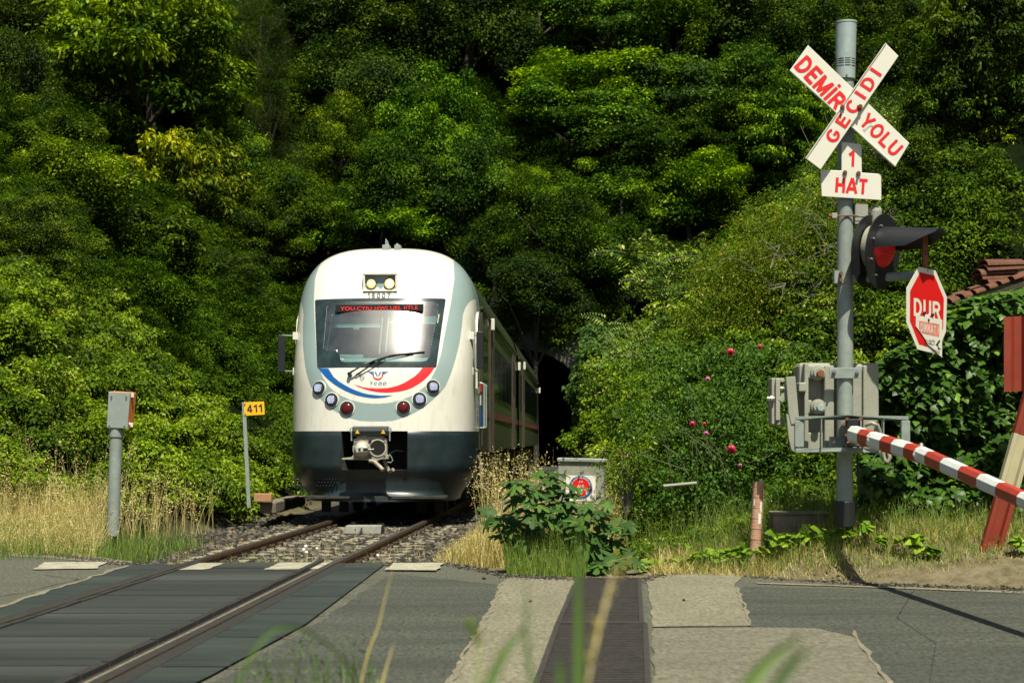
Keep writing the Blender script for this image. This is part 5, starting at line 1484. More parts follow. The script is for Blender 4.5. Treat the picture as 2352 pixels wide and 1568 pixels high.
# creeper over the portal
# bramble bank on the left, hedges on the right: leaf masses over the banks
def bank(name, m, region, n, Rm, rad, leaf, seed, label, width=0.6, tone_amp=0.3, dens=1300, sink=0.35, kind='stuff', droop=0.4, lift=0.0):
    """mounds of clumps: n tries, Rm mound radius range"""
    rs = np.random.RandomState(seed)
    X, Y = region(rs, n)
    Z = zg(X, Y)
    R_ = rs.uniform(*Rm, len(X)) * np.interp(Y, [20, 30, 78], [0.9, 1.0, 1.6])
    rc = rs.uniform(*rad, len(X))
    ncl = np.maximum(4, (R_ ** 2 * 2.6 / (rc ** 2 * 2.2))).astype(int)
    mk = np.repeat(np.arange(len(X)), ncl)
    d = nrm(rs.normal(size=(len(mk), 3))); d[:, 2] = np.abs(d[:, 2]) * 0.9 + 0.02
    d[:, 1] = np.where(rs.rand(len(mk)) < 0.75, -np.abs(d[:, 1]), d[:, 1])
    C = np.stack([X, Y, Z - sink * R_ + lift], -1)[mk] + d * R_[mk][:, None] * rs.uniform(0.62, 1.0, (len(mk), 1)) * (1 + 0.5 * rs.rand(len(mk), 1) ** 6)
    gz = zg(C[:, 0], C[:, 1]); ok = C[:, 2] > gz - 0.1
    C, mk = C[ok], mk[ok]
    rcl = rc[mk] * rs.uniform(0.7, 1.25, len(mk))
    per = np.maximum(10, (dens * rcl ** 2 * 5 / (1 + 0 * rcl))).astype(int)
    Pp, Nn, Tt, k = clumps(C, rcl, per, rs, 0.8, 0.6, droop, under=0.3)
    mt = rs.uniform(-0.5, 0.5, len(X)) * tone_amp
    rnd = np.clip(rs.beta(2, 2, len(k)) * 0.7 + 0.13 + mt[mk][k] + (rs.uniform(-0.5, 0.5, len(C)) * 0.15)[k], 0.01, 0.97)
    rnd = np.where(rs.rand(len(k)) < 0.008, 1.0, rnd)
    lf = leaf * np.interp(Pp[:, 1], [20, 30, 78], [0.9, 1.0, 1.9]) * rs.uniform(0.6, 1.3, len(k))
    o = leaves(name, Pp, Nn, Tt, lf, m, rnd=rnd, width=width)
    return tag(o, label, kind=kind)
def reg_left(rs, n):
    Y = 25.6 + rs.power(1.1, n) * 14; dl = 2.9 + rs.uniform(0, 1, n) * (0.19 * Y + 3.0)
    X = xc(Y) - dl
    ok = (X / Y * F + CX > -90) & (dl > 3.0 + 3.0 * ss(28.0, 25.0, Y))
    return X[ok], Y[ok]
bank('bramble_thicket', M['leaf_thicket'], reg_left, 300, (0.45, 1.0), (0.12, 0.28), 0.064, 31, 'bright green bramble thicket covering the bank left of the train', tone_amp=0.55, dens=1100)
def reg_left2(rs, n):
    Y = rs.uniform(38, 77, n); dl = 3.4 + rs.uniform(0, 1, n) * 9
    X = xc(Y) - dl
    ok = (X / Y * F + CX > 150)
    return X[ok], Y[ok]
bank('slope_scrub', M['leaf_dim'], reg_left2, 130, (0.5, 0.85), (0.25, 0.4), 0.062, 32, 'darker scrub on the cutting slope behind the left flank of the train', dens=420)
def reg_right_far(rs, n):
    Y = rs.uniform(31, 76, n); dl = 3.9 + 0.9 * ss(50, 68, Y) + rs.power(0.8, n) * 9
    X = xc(Y) + dl
    px = X / Y * F + CX
    ok = (px < 2100) & (px > 1318 + 1.0 * F / Y * np.interp(Y, [20, 30, 78], [0.9, 1.0, 1.6]))
    return X[ok], Y[ok]
bank('slope_vegetation', M['leaf_hedge'], reg_right_far, 260, (0.7, 1.3), (0.2, 0.4), 0.075, 33, 'broad leaved shrubs and creepers on the cutting slope right of the tunnel', dens=480, tone_amp=0.6)
def reg_right(rs, n):
    Y = 20.6 + rs.power(0.9, n) * 11.5; px = rs.uniform(1440, 2120, n)
    X = (px - CX) / F * Y
    edge = np.interp(px, [1420, 1450, 1600, 1800, 2120], [23.5, 21.6, 20.7, 20.2, 20.0])
    ok = (Y > edge) & (X - xc(Y) > 3.2) & (px > 1335 + 0.66 * F / Y)
    return X[ok], Y[ok]
bank('hedge_foliage', M['leaf_hedge'], reg_right, 330, (0.4, 0.8), (0.10, 0.24), 0.062, 34, 'dense green climbing shrub mass on the right bank behind the bollard', width=0.55, dens=1400, tone_amp=0.6)
def reg_foot(rs, n):
    px = rs.uniform(1450, 2010, n); Y = np.interp(px, [1450, 1600, 1800, 2010], [19.6, 19.3, 18.9, 18.4]) + rs.uniform(0, 1.3, n)
    return (px - CX) / F * Y, Y
bank('hedge_foot_plants', M['leaf_hedge'], reg_foot, 200, (0.18, 0.42), (0.07, 0.13), 0.05, 37, 'low leafy weeds along the foot of the hedge', width=0.6, dens=2200)
def reg_right_up(rs, n):
    Y = 24 + rs.uniform(0, 22, n); px = rs.uniform(1980, 2450, n)
    return (px - CX) / F * Y, Y
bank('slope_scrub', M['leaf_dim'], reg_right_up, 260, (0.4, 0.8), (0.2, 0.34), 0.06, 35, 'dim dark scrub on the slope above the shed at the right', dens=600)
rs = np.random.RandomState(36)
n = 130
Xp = rs.uniform(-3.4, 5.0, n) + float(xc(PORTAL_Y)); Zp = rs.uniform(0, 1, n) ** 1.6 * 2.0 + 5.45 + 0.25 * np.sin(Xp * 3)
C = np.stack([Xp, PORTAL_Y - 0.6 + 0 * Xp, Zp], -1)
side = np.stack([np.concatenate([rs.uniform(3.7, 5.2, 60), rs.uniform(-4.2, -2.8, 60)]) + float(xc(PORTAL_Y)), np.full(120, PORTAL_Y - 0.9), rs.uniform(0, 6, 120)], -1)
C = np.concatenate([C, side])
Pp, Nn, Tt, k = clumps(C, rs.uniform(0.3, 0.55, len(C)), 130, rs, under=0.3, droop=1.2)
tag(leaves('creeper', Pp, Nn, Tt, 0.15 * rs.uniform(0.6, 1.3, len(k)), M['leaf_dim'], rnd=rs.uniform(0, 1, len(k))), 'creeper hanging over the top and sides of the tunnel mouth', kind='stuff')
# plum bush behind the mast
def plum():
    rs = np.random.RandomState(41)
    t = empty('plum_bush', P(1850, 1000, 25.5), 'light green small-leaved plum bush with bare grey twigs behind the crossing mast', 'bush')
    o0 = np.array(t.location)
    n = 1500
    d = nrm(rs.normal(size=(n, 3))); rr = rs.uniform(0.55, 1, (n, 1))
    C = d * rr * np.array([2.15, 1.6, 1.95]) + np.array([0.35, 0.6, 1.5])
    px = CX + F * (C[:, 0] + o0[0]) / (C[:, 1] + o0[1])
    Pp, Nn, Tt, k = clumps(C, rs.uniform(0.14, 0.3, n), 80, rs, 0.8, 0.6, 0.6)
    tone = rs.uniform(-0.2, 0.2, n)[k]
    rnd = np.clip(rs.beta(2, 2, len(k)) * 0.75 + 0.12 + tone, 0, 0.97); rnd = np.where(rs.rand(len(k)) < 0.02, 1.0, rnd)
    leaves('foliage', Pp, Nn, Tt, 0.046 * rs.uniform(0.6, 1.3, len(k)), M['leaf_plum'], t, rnd=rnd, width=0.42)
    mb = MB()
    for i in range(38):
        a = rs.uniform(-2.6, 2.9); b = Vector((0.35 + math.cos(a) * rs.uniform(.3, 1.2), -0.6 + rs.uniform(-.7, .3), rs.uniform(0.2, 2.6)))
        e_ = b + Vector((rs.uniform(-1.1, 0.6), rs.uniform(-0.7, 0.1), rs.uniform(-0.3, 0.6)))
        pts = [b.lerp(e_, q_ / 7) + Vector((rs.uniform(-.05, .05), rs.uniform(-.05, .05), 0.28 * math.sin(q_ / 7 * math.pi) + rs.uniform(-.04, .04))) for q_ in range(8)]
        mb.tube(pts, 0.008, 4, r1=0.002)
        for q_ in range(3):
            b2_ = pts[2 + q_]; mb.tube([b2_, b2_ + Vector((rs.uniform(-.2, .1), -.05, rs.uniform(-.05, .18))), b2_ + Vector((rs.uniform(-.4, .1), -.1, rs.uniform(-.05, .3)))], 0.004, 3, r1=0.001)
    for i in range(6):
        a = rs.uniform(0, 6.28)
        mb.tube([(0.3, 0.4, -0.8), (0.3 + math.cos(a) * .5, 0.4 + math.sin(a) * .4, 1.0), (0.3 + math.cos(a) * 1.3, 0.4 + math.sin(a), 2.4)], 0.05, 6, r1=0.015)
    mb.build('branches', M['twig'], t)
plum()
def shrub(label, centre, rad, n, per, leafsz, m, seed, cl=(0.14, 0.28), name='shrub', width=0.45, twigs=25, cat='bush', droop=0.5):
    rs = np.random.RandomState(seed)
    t = empty(name, centre, label, cat)
    d = nrm(rs.normal(size=(n, 3))); rr = rs.uniform(0.5, 1, (n, 1))
    C = d * rr * np.array(rad) + np.array([0, 0, rad[2] * 0.75])
    Pp, Nn, Tt, k = clumps(C, rs.uniform(*cl, n), per, rs, 0.8, 0.6, droop)
    rnd = np.clip(rs.beta(2, 2, len(k)) * 0.75 + 0.12 + rs.uniform(-0.2, 0.2, n)[k], 0, 0.97); rnd = np.where(rs.rand(len(k)) < 0.012, 1.0, rnd)
    leaves('foliage', Pp, Nn, Tt, leafsz * rs.uniform(0.6, 1.3, len(k)), m, t, rnd=rnd, width=width)
    mb = MB()
    for i in range(twigs):
        a = rs.uniform(0, 6.28); q = Vector((math.cos(a) * rad[0] * .9, math.sin(a) * rad[1] * .9, rad[2] * rs.uniform(.3, 1.6)))
        mb.tube([(0, 0, -0.3), q * 0.5 + Vector((0, 0, .15)), q], 0.02, 5, r1=0.004)
    mb.build('branches', M['twig'], t)
    return t
shrub('dim plum tree with small pale fruit behind the red signal lamp', P(2120, 930, 27), (2.0, 1.3, 2.6), 1200, 75, 0.05, leafmat('leaf_plum_dark', (0.018, 0.04, 0.006), (0.045, 0.095, 0.012), (0.10, 0.16, 0.02), rare=(0.42, 0.5, 0.16)), 42)
shrub('broad leaved shrub with hanging light leaves at the right side of the tunnel mouth', P(1392, 1000, 62), (1.25, 1.2, 2.1), 260, 80, 0.14, leafmat('leaf_jamb', (0.03, 0.07, 0.02), (0.07, 0.15, 0.03), (0.14, 0.24, 0.05)), 43, cl=(0.25, 0.45), width=0.55, droop=1.2)
shrub('small feathery shrub in front of the grey utility cabinet sticker', P(1440, 1120, 20.9), (0.35, 0.3, 0.3), 40, 60, 0.035, M['leaf_hedge'], 44, cl=(0.08, 0.15), twigs=8)

# ------------------------------------------------------------------ shaped leaves (ivy, fig), fronds
def shaped(name, Pp, Nn, Tt, size, outline_pts, m, parent=None, rnd=None, curl=0.25):
    """outline in leaf plane: x across, y along (0 at stalk, 1 at tip)"""
    n = len(Pp); O = np.array(outline_pts); k = len(O)
    Nn = nrm(Nn); Tt = nrm(Tt - Nn * (Tt * Nn).sum(-1, keepdims=True)); B = np.cross(Nn, Tt)
    cen = np.array([[0, 0.42]])
    T2 = np.concatenate([cen, O])
    zc = np.concatenate([[0.06], -curl * (O[:, 0] ** 2 + 0.5 * (O[:, 1] - 0.42) ** 2)])
    s = np.asarray(size)[:, None, None]
    V = Pp[:, None, :] + s * (B[:, None, :] * T2[None, :, :1] + Tt[:, None, :] * T2[None, :, 1:2] + Nn[:, None, :] * zc[None, :, None])
    tri = np.array([[0, i + 1, (i + 1) % k + 1] for i in range(k)])
    Fi = (tri[None] + (np.arange(n) * (k + 1))[:, None, None]).reshape(-1, 3)
    rnd = RS.uniform(0, 1, n) if rnd is None else rnd
    return raw_mesh(name, V.reshape(-1, 3), Fi, m, parent, attr=np.repeat(rnd, k + 1), loops=3)
IVY = [(0, 0.0), (0.22, -0.10), (0.42, 0.02), (0.50, 0.26), (0.30, 0.42), (0.26, 0.62), (0.0, 1.0), (-0.26, 0.62), (-0.30, 0.42), (-0.50, 0.26), (-0.42, 0.02), (-0.22, -0.10)]
FIG = [(0, 0), (0.16, -0.10), (0.34, -0.04), (0.46, 0.14), (0.30, 0.22), (0.14, 0.22), (0.32, 0.38), (0.50, 0.66), (0.40, 0.74), (0.22, 0.56), (0.10, 0.46), (0.13, 0.70), (0.12, 0.90), (0.0, 1.0),
       (-0.12, 0.90), (-0.13, 0.70), (-0.10, 0.46), (-0.22, 0.56), (-0.40, 0.74), (-0.50, 0.66), (-0.32, 0.38), (-0.14, 0.22), (-0.30, 0.22), (-0.46, 0.14), (-0.34, -0.04), (-0.16, -0.10)]
# ruined shed wall with tile roof, ivy all over it
shed_x, shed_y = P(2185, 700, 19.6).x, 19.6
shed = empty('stone_shed', (shed_x + 1.2, shed_y + 0.9, 0.4), 'ruined stone shed with a broken orange clay tile roof behind the ivy', 'shed')
mb = MB(); mb.box((0.35, -0.35, 0.9), (2.9, 0.35, 2.2)); mb.box((-0.95, 0.6, 0.8), (0.3, 1.6, 2.0)); mb.build('wall', M['masonry'], shed, bevel=0.02)
mb = MB()
def rl(px, py, d=19.3): return P(px, py, d) - Vector(shed.location)
def tile(mb, a, b, r, n=8, th=0.014):
    a, b = Vector(a), Vector(b); d = (b - a).normalized(); x = d.cross(Vector((0, 0, 1))).normalized(); y = x.cross(d)
    vs = []
    for p, s in ((a, 1.0), (b, 0.86)):
        for rr in (r * s, (r - th) * s):
            for i in range(n + 1):
                t = math.pi * i / n
                vs.append(p + x * math.cos(t) * rr + y * math.sin(t) * rr * 0.7)
    k = n + 1
    fs = []
    for i in range(n):
        fs += [(i, i + 1, 2 * k + i + 1, 2 * k + i), (k + i, 3 * k + i, 3 * k + i + 1, k + i + 1), (i, k + i, k + i + 1, i + 1), (2 * k + i, 2 * k + i + 1, 3 * k + i + 1, 3 * k + i)]
    mb.add(vs, fs)
rs2 = random.Random(5)
for row, (x0, y0, x1, y1) in enumerate([(2178, 704, 2352, 640), (2192, 692, 2420, 624), (2215, 680, 2440, 612)]):
    nT = 7
    for i in range(nT):
        t_ = i / (nT - 1)
        px = x0 + (x1 - x0) * t_; py = y0 + (y1 - y0) * t_
        a = rl(px + 34, py - 12 - 4, 19.25 + row * 0.28) ; b = rl(px - 30, py + 3, 19.2 + row * 0.28)
        tile(mb, b, a + Vector((0.05, 0.12 + rs2.uniform(-.03, .03), 0.02)), 0.065 + rs2.uniform(-.01, .01))
mb.build('roof', M['tile'], shed)
mb = MB()
for i in range(5):
    px = 2300 + rs2.uniform(-24, 24); py = 655 - i * 11
    tile(mb, rl(px - 34, py + rs2.uniform(-2, 2), 19.35), rl(px + 52, py - 4 + rs2.uniform(-3, 3), 19.5), 0.10)
mb.build('loose_tiles', M['tile'], shed)
mb = MB(); mb.bar(rl(2180, 712, 19.15), rl(2420, 628, 19.15), 0.08, 0.05); mb.build('roof_beam', M['bark'], shed)
# ivy
rs = np.random.RandomState(51)
n = 6500
px = rs.uniform(1975, 2420, n)
top = np.interp(px, [1975, 2010, 2060, 2110, 2180, 2230, 2352, 2420], [900, 835, 800, 775, 698, 680, 662, 650])
bot = np.interp(px, [1975, 2100, 2420], [1190, 1235, 1240])
py = top + rs.power(0.85, n) * (bot - top)
bulge = blob_noise(px / 60, py / 60, 0 * px, rs, wl=(1.2, 4))
d = 19.05 - 0.45 * bulge - 0.25 * (py - 690) / 500 + rs.uniform(0, 0.28, n)
d = np.where(px < 2060, d + 0.15, d)
Pp = np.stack([(px - CX) / F * d, d, H + (YH - py) / F * d], -1)
Nn = np.array([0, -0.55, 0.75]) + rs.normal(0, 0.38, (n, 3)); Nn[py < top + 30, 2] += 0.7
Tt = np.array([0, -0.35, -1.0]) + rs.normal(0, 0.45, (n, 3))
sz = rs.uniform(0.055, 0.125, n)
sunlit_tint = np.clip((top + 120 - py) / 160, 0, 1)  # upper leaves toned lighter, sunlight painted into the colour
rnd = np.clip(rs.beta(2, 2, n) * 0.7 + 0.22 * sunlit_tint, 0, 0.97)
rnd = np.where(rs.rand(n) < 0.03, 0.95, rnd)
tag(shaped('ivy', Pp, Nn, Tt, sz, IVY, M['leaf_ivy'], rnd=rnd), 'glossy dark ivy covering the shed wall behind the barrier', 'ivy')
rs = np.random.RandomState(52)
n = 900      # ivy backing: small leaves behind, toned dark to stand for shade
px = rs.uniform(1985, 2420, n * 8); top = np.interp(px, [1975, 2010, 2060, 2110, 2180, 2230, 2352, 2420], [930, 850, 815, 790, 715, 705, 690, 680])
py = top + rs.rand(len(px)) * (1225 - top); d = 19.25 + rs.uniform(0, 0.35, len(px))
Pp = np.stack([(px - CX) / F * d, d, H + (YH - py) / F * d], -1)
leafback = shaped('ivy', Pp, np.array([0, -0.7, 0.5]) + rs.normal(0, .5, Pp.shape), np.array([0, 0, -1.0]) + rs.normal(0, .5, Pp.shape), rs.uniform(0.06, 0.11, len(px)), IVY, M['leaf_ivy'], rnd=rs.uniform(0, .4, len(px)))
tag(leafback, 'dense inner layer of ivy leaves toned dark as shade against the shed wall', 'ivy')
# low ivy leaves on the bank and along the hedge foot
rs = np.random.RandomState(53)
spots = [(2090, 1240, 26, 14), (2140, 1262, 18, 8), (2025, 1235, 10, 5), (1990, 1205, 6, 8), (1640, 1272, 60, 14), (1560, 1292, 50, 12), (1720, 1262, 40, 10), (1900, 1225, 60, 12), (1810, 1235, 60, 12), (2340, 1240, 15, 12), (1480, 1296, 40, 10)]
A = []
for a, b, rx_, ry_ in spots:
    k = int(6 + rx_ * 0.7)
    for i in range(k):
        pxx, pyy = a + rs.normal(0, rx_ * 0.5), b + rs.normal(0, ry_ * 0.5)
        dd = np.interp(pxx, [1480, 1700, 1900, 2100, 2352], [18.6, 18.2, 17.9, 17.4, 17.2])
        q = P(pxx, pyy, float(dd)); A.append([q.x, q.y, max(q.z, float(zg(q.x, q.y)) + 0.03)])
A = np.array(A)
tag(shaped('ivy', A, np.array([0, -0.4, 0.9]) + rs.normal(0, .35, A.shape), np.array([0, -0.8, -.2]) + rs.normal(0, .7, A.shape), rs.uniform(0.06, 0.13, len(A)), IVY, leafmat('leaf_ivy_young', (0.08, 0.17, 0.01), (0.16, 0.28, 0.02), (0.26, 0.38, 0.03), rough=0.3)), 'bright young ivy runners on the ground at the foot of the hedge', 'ivy')

# roses
rose_root = empty('rose_bush', P(1660, 1120, 20.3), 'rose bush with deep pink roses climbing in the hedge left of the barrier box', 'bush')
rs = np.random.RandomState(61)
n = 420
px = rs.normal(1660, 95, n); py = rs.uniform(800, 1180, n); d = rs.uniform(19.9, 21.2, n) + (1180 - py) * 0.003
C = np.stack([(px - CX) / F * d, d, H + (YH - py) / F * d], -1) - np.array(rose_root.location)
Pp, Nn, Tt, k = clumps(C, rs.uniform(0.10, 0.2, n), 50, rs, 0.8, 0.6, 0.5)
leaves('foliage', Pp, Nn, Tt, 0.05 * rs.uniform(0.6, 1.2, len(k)), leafmat('leaf_rose', (0.02, 0.06, 0.008), (0.05, 0.12, 0.015), (0.10, 0.19, 0.02)), rose_root, width=0.55)
mb = MB()
for i in range(16):
    a = rose_root.location; p0 = Vector((rs.uniform(-.5, .5), rs.uniform(0, .4), -0.7)); p2 = Vector((rs.uniform(-1.1, .9), rs.uniform(-.5, .3), rs.uniform(.3, 1.2)))
    mb.tube([p0, (p0 + p2) / 2 + Vector((0, 0, .35)), p2], 0.008, 5, r1=0.003)
mb.build('canes', M['stem_green'], rose_root)
for (a, b, r, mm, dd) in ((1678, 808, 8, 'rose', 20.6), (1745, 796, 5, 'rose', 20.6), (1590, 973, 6, 'rose', 19.8), (1680, 1032, 10, 'rose', 19.6), (1622, 995, 5, 'rose_pink', 19.8), (1424, 1044, 6, 'rose', 21.0), (1440, 1049, 6, 'rose_pink', 21.0), (1626, 870, 5, 'rose_pink', 20.4), (1700, 1068, 4, 'rose_pink', 19.7), (1618, 973, 4, 'rose', 19.8)):
    c = P(a, b, dd) - Vector(rose_root.location); rr = r / F * dd * 0.92
    V, N_, T_, S_ = [], [], [], []
    for ring, (cnt, rad, tilt) in enumerate(((4, 0.15, 0.1), (6, 0.45, 0.6), (8, 0.8, 1.1))):
        for j in range(cnt):
            an = 2 * math.pi * j / cnt + ring
            o3 = np.array([math.cos(an) * rad, -0.5 + ring * 0.25, math.sin(an) * rad]) * rr
            V.append(np.array(c) + o3); N_.append([math.cos(an) * (1 - tilt * .5), -tilt, math.sin(an) * (1 - tilt * .5)]); T_.append([-math.sin(an) * .3 + math.cos(an), -0.5, math.cos(an) * .3 + math.sin(an)]); S_.append(rr * 1.1)
    leaves('flower', np.array(V), np.array(N_, float), np.array(T_, float), np.array(S_), M[mm], rose_root, width=0.95, fold=0.4)

# fig plant beside the drain
fig = empty('fig_plant', P(1330, 1300, 18.6), 'young fig plant with big lobed leaves beside the drain grating', 'plant')
rs = np.random.RandomState(71)
fl = np.array(fig.location)
stems = [((1250, 1230), (1215, 1130), (1185, 1100)), ((1262, 1225), (1262, 1120), (1262, 1075)), ((1270, 1240), (1290, 1150), (1300, 1110)), ((1330, 1290), (1350, 1200), (1380, 1150)), ((1350, 1300), (1400, 1240), (1430, 1190)), ((1300, 1300), (1250, 1260), (1150, 1230)), ((1320, 1300), (1310, 1230), (1330, 1180)), ((1350, 1310), (1400, 1290), (1440, 1280)), ((1240, 1250), (1180, 1200), (1135, 1185))]
mb = MB(); Pp, Nn, Tt, Sz = [], [], [], []
for st_ in stems:
    dd = 18.7 + rs.uniform(-.25, .35)
    pts = [np.array(P(*q, dd)) - fl for q in st_]
    mb.tube([Vector(p) for p in pts], 0.012, 6, r1=0.006)
    cnt = 20
    for j in range(cnt):
        t_ = 0.22 + 0.78 * j / (cnt - 1)
        p = pts[0] * (1 - t_) ** 2 + 2 * pts[1] * t_ * (1 - t_) + pts[2] * t_ ** 2
        an = j * 2.4 + rs.uniform(-.4, .4)
        out_ = np.array([math.cos(an), math.sin(an) * 0.7 - 0.35, rs.uniform(-.25, .15)])
        q = p + out_ * 0.07
        mb.tube([Vector(p), Vector(q)], 0.004, 4)
        Pp.append(q); Tt.append(out_ + np.array([0, 0, -0.25])); Nn.append(np.array([out_[0] * 0.25, -0.45, 0.9]) + rs.normal(0, .28, 3)); Sz.append(rs.uniform(0.15, 0.27) * (1.1 - 0.35 * t_))
mb.build('stems', M['stem_green'], fig)
shaped('foliage', np.array(Pp), np.array(Nn), np.array(Tt), np.array(Sz), FIG, M['leaf_fig'], fig, curl=0.35)

# pinnate fronds
def fronds(name, specs, seed, m, label, cat='plant'):
    rs = np.random.RandomState(seed)
    t = empty(name, P(*specs[0][:3]), label, cat); o0 = np.array(t.location)
    Pp, Nn, Tt, Sz = [], [], [], []
    mb = MB()
    for (px, py, d, L, ang, pairs) in specs:
        b = np.array(P(px, py, d)) - o0
        dirv = np.array([math.sin(ang), -0.35, math.cos(ang)]); dirv /= np.linalg.norm(dirv)
        side = nrm(np.cross(dirv, np.array([0, -1, 0.3])))
        pts = []
        for j in range(pairs + 1):
            t_ = j / pairs
            p = b + dirv * L * t_ + np.array([0, 0, -0.28 * L * t_ * t_])
            pts.append(Vector(p))
            if j == 0: continue
            ll = L * 0.30 * (1 - 0.65 * t_) 
            for s_ in (1, -1):
                Pp.append(p + side * s_ * ll * 0.5); Tt.append(side * s_ + dirv * 0.45); Nn.append(np.array([0, -0.6, 0.7]) + rs.normal(0, .12, 3)); Sz.append(ll)
        mb.tube(pts, 0.006 * L * 3, 4)
    leaves('foliage', np.array(Pp), np.array(Nn), np.array(Tt), np.array(Sz), m, t, width=0.30)
    mb.build('stems', M['stem_green'], t)
    return t
rs = np.random.RandomState(81)
sp = [(1440 + rs.uniform(-60, 50), 860 - rs.uniform(0, 130), 30 + rs.uniform(-1, 1), rs.uniform(.3, .5), rs.uniform(-1.3, 1.3), 9) for _ in range(22)]
fronds('fern', sp, 82, M['leaf_fern'], 'pale fern fronds on the slope right of the tunnel')
sp = [(1530 + rs.uniform(-100, 90), 700 - rs.uniform(0, 120), 36 + rs.uniform(-1.5, 1.5), rs.uniform(.45, .8), rs.uniform(-1.5, 1.5), 12) for _ in range(70)]
fronds('tree_of_heaven', sp, 83, M['leaf_hedge'], 'young tree with long feathery compound leaves above the ferns', 'tree')
sp = [(1180 + rs.uniform(-30, 60), 950 - rs.uniform(0, 70), 60, .9, rs.uniform(-1.5, 1.5), 9) for _ in range(1)]

# ------------------------------------------------------------------ grasses
def blades(name, X, Y, Z, h, wdt, m, rs, lean=0.35, kind='stuff', label=None, rnd=None, heads=0.0, headsz=0.02, bend=0.5, leandir=None):
    n = len(X); K = 4
    a = rs.uniform(0, 6.28, n) if leandir is None else leandir
    ln = rs.uniform(0.05, 1, n) * lean
    dx, dy = np.cos(a) * ln, np.sin(a) * ln
    fx = rs.uniform(0, 3.14, n); wx, wy = np.cos(fx) * wdt / 2, np.sin(fx) * wdt / 2 * 0.6
    V = np.zeros((n, K + 1, 2, 3))
    cen = np.zeros((n, K + 1, 3))
    for j in range(K + 1):
        t_ = j / K
        cx_ = X + dx * h * (t_ * (1 - bend) + bend * t_ * t_); cy_ = Y + dy * h * (t_ * (1 - bend) + bend * t_ * t_)
        cz_ = Z + h * (t_ - 0.25 * ln * bend * t_ * t_ * 2)
        cen[:, j] = np.stack([cx_, cy_, cz_], -1)
        s_ = (1 - t_ ** 1.5) + 0.05
        V[:, j, 0] = np.stack([cx_ - wx * s_, cy_ - wy * s_, cz_], -1); V[:, j, 1] = np.stack([cx_ + wx * s_, cy_ + wy * s_, cz_], -1)
    base_ = (np.arange(n) * (K + 1) * 2)[:, None, None]
    q = np.array([[2 * j, 2 * j + 1, 2 * j + 3, 2 * j + 2] for j in range(K)])[None]
    Fq = (base_ + q).reshape(-1, 4)
    rnd = rs.uniform(0, 1, n) if rnd is None else rnd
    at = np.repeat(rnd, (K + 1) * 2)
    V = V.reshape(-1, 3)
    if heads > 0:
        sel = np.where(rs.rand(n) < heads)[0]
        m_ = 12
        k = np.repeat(sel, m_)
        t_ = rs.uniform(0.62, 1.02, len(k))[:, None]
        j0 = np.clip((t_[:, 0] * K).astype(int), 0, K - 1); fr = t_[:, 0] * K - j0
        p = cen[k, j0] * (1 - fr)[:, None] + cen[k, j0 + 1] * fr[:, None]
        off = rs.normal(0, 1, (len(k), 3)) * np.array([0.022, 0.022, 0.012]) * headsz / 0.02
        T_ = off * 20 + np.array([0, 0, 0.4]); T_ = nrm(T_)
        N_ = nrm(rs.normal(size=(len(k), 3))); T_ = nrm(T_ - N_ * (T_ * N_).sum(-1, keepdims=True)); B = np.cross(N_, T_)
        L = headsz * rs.uniform(0.7, 1.3, (len(k), 1))
        p = p + off
        Q = np.stack([p - T_ * L * .5, p + B * L * .18, p + T_ * L * .5, p - B * L * .18], 1).reshape(-1, 3)
        Fh = np.arange(len(k) * 4).reshape(-1, 4) + len(V)
        V = np.concatenate([V, Q]); Fq = np.concatenate([Fq, Fh]); at = np.concatenate([at, np.repeat(np.clip(rnd[k] + .2, 0, 1), 4)])
    o = raw_mesh(name, V, Fq, m, attr=at)
    return tag(o, label, kind=kind)
rs = np.random.RandomState(91)
def px_region(n, pxa, pxb, da, db, rs):
    px = rs.uniform(pxa, pxb, n); d = rs.uniform(da, db, n)
    return (px - CX) / F * d, d, px
# left dry grass
X, Y, px = px_region(12500, -60, 600, 20.7, 26.5, rs)
ok = (X - xc(Y) < -1.9 - 0.25 * (Y - 20)) ; X, Y, px = X[ok], Y[ok], px[ok]
hh = rs.uniform(0.35, 0.75, len(X)) * np.interp(px, [0, 150, 230, 430, 520, 600], [0.6, 0.75, 1.15, 1.15, 0.8, 0.3]) * np.interp(Y, [20.9, 22, 26], [0.35, 0.9, 1.1])
blades('dry_grass', X, Y, zg(X, Y), hh, 0.009 + 0 * X, M['grass_dry'], rs, 0.75, label='tall dry straw coloured grass around the grey box post', heads=0.3)
X, Y, px = px_region(9000, -60, 700, 20.3, 24.6, rs)
ok = (X - xc(Y) < -1.55); X, Y = X[ok], Y[ok]
blades('green_grass', X, Y, zg(X, Y), rs.uniform(0.12, 0.42, len(X)), 0.009 + 0 * X, M['grass_green'], rs, 0.5, label='short green grass along the left edge of the road')
X, Y, px = px_region(800, -60, 640, 23.5, 28, rs)
ok = (X - xc(Y) < -2.2); X, Y = X[ok], Y[ok]
blades('dry_grass', X, Y, zg(X, Y), rs.uniform(0.5, 1.05, len(X)), 0.008 + 0 * X, M['grass_dry'], rs, 0.35, label='tall seeding grass stalks in front of the bramble bank', heads=0.8, headsz=0.03)
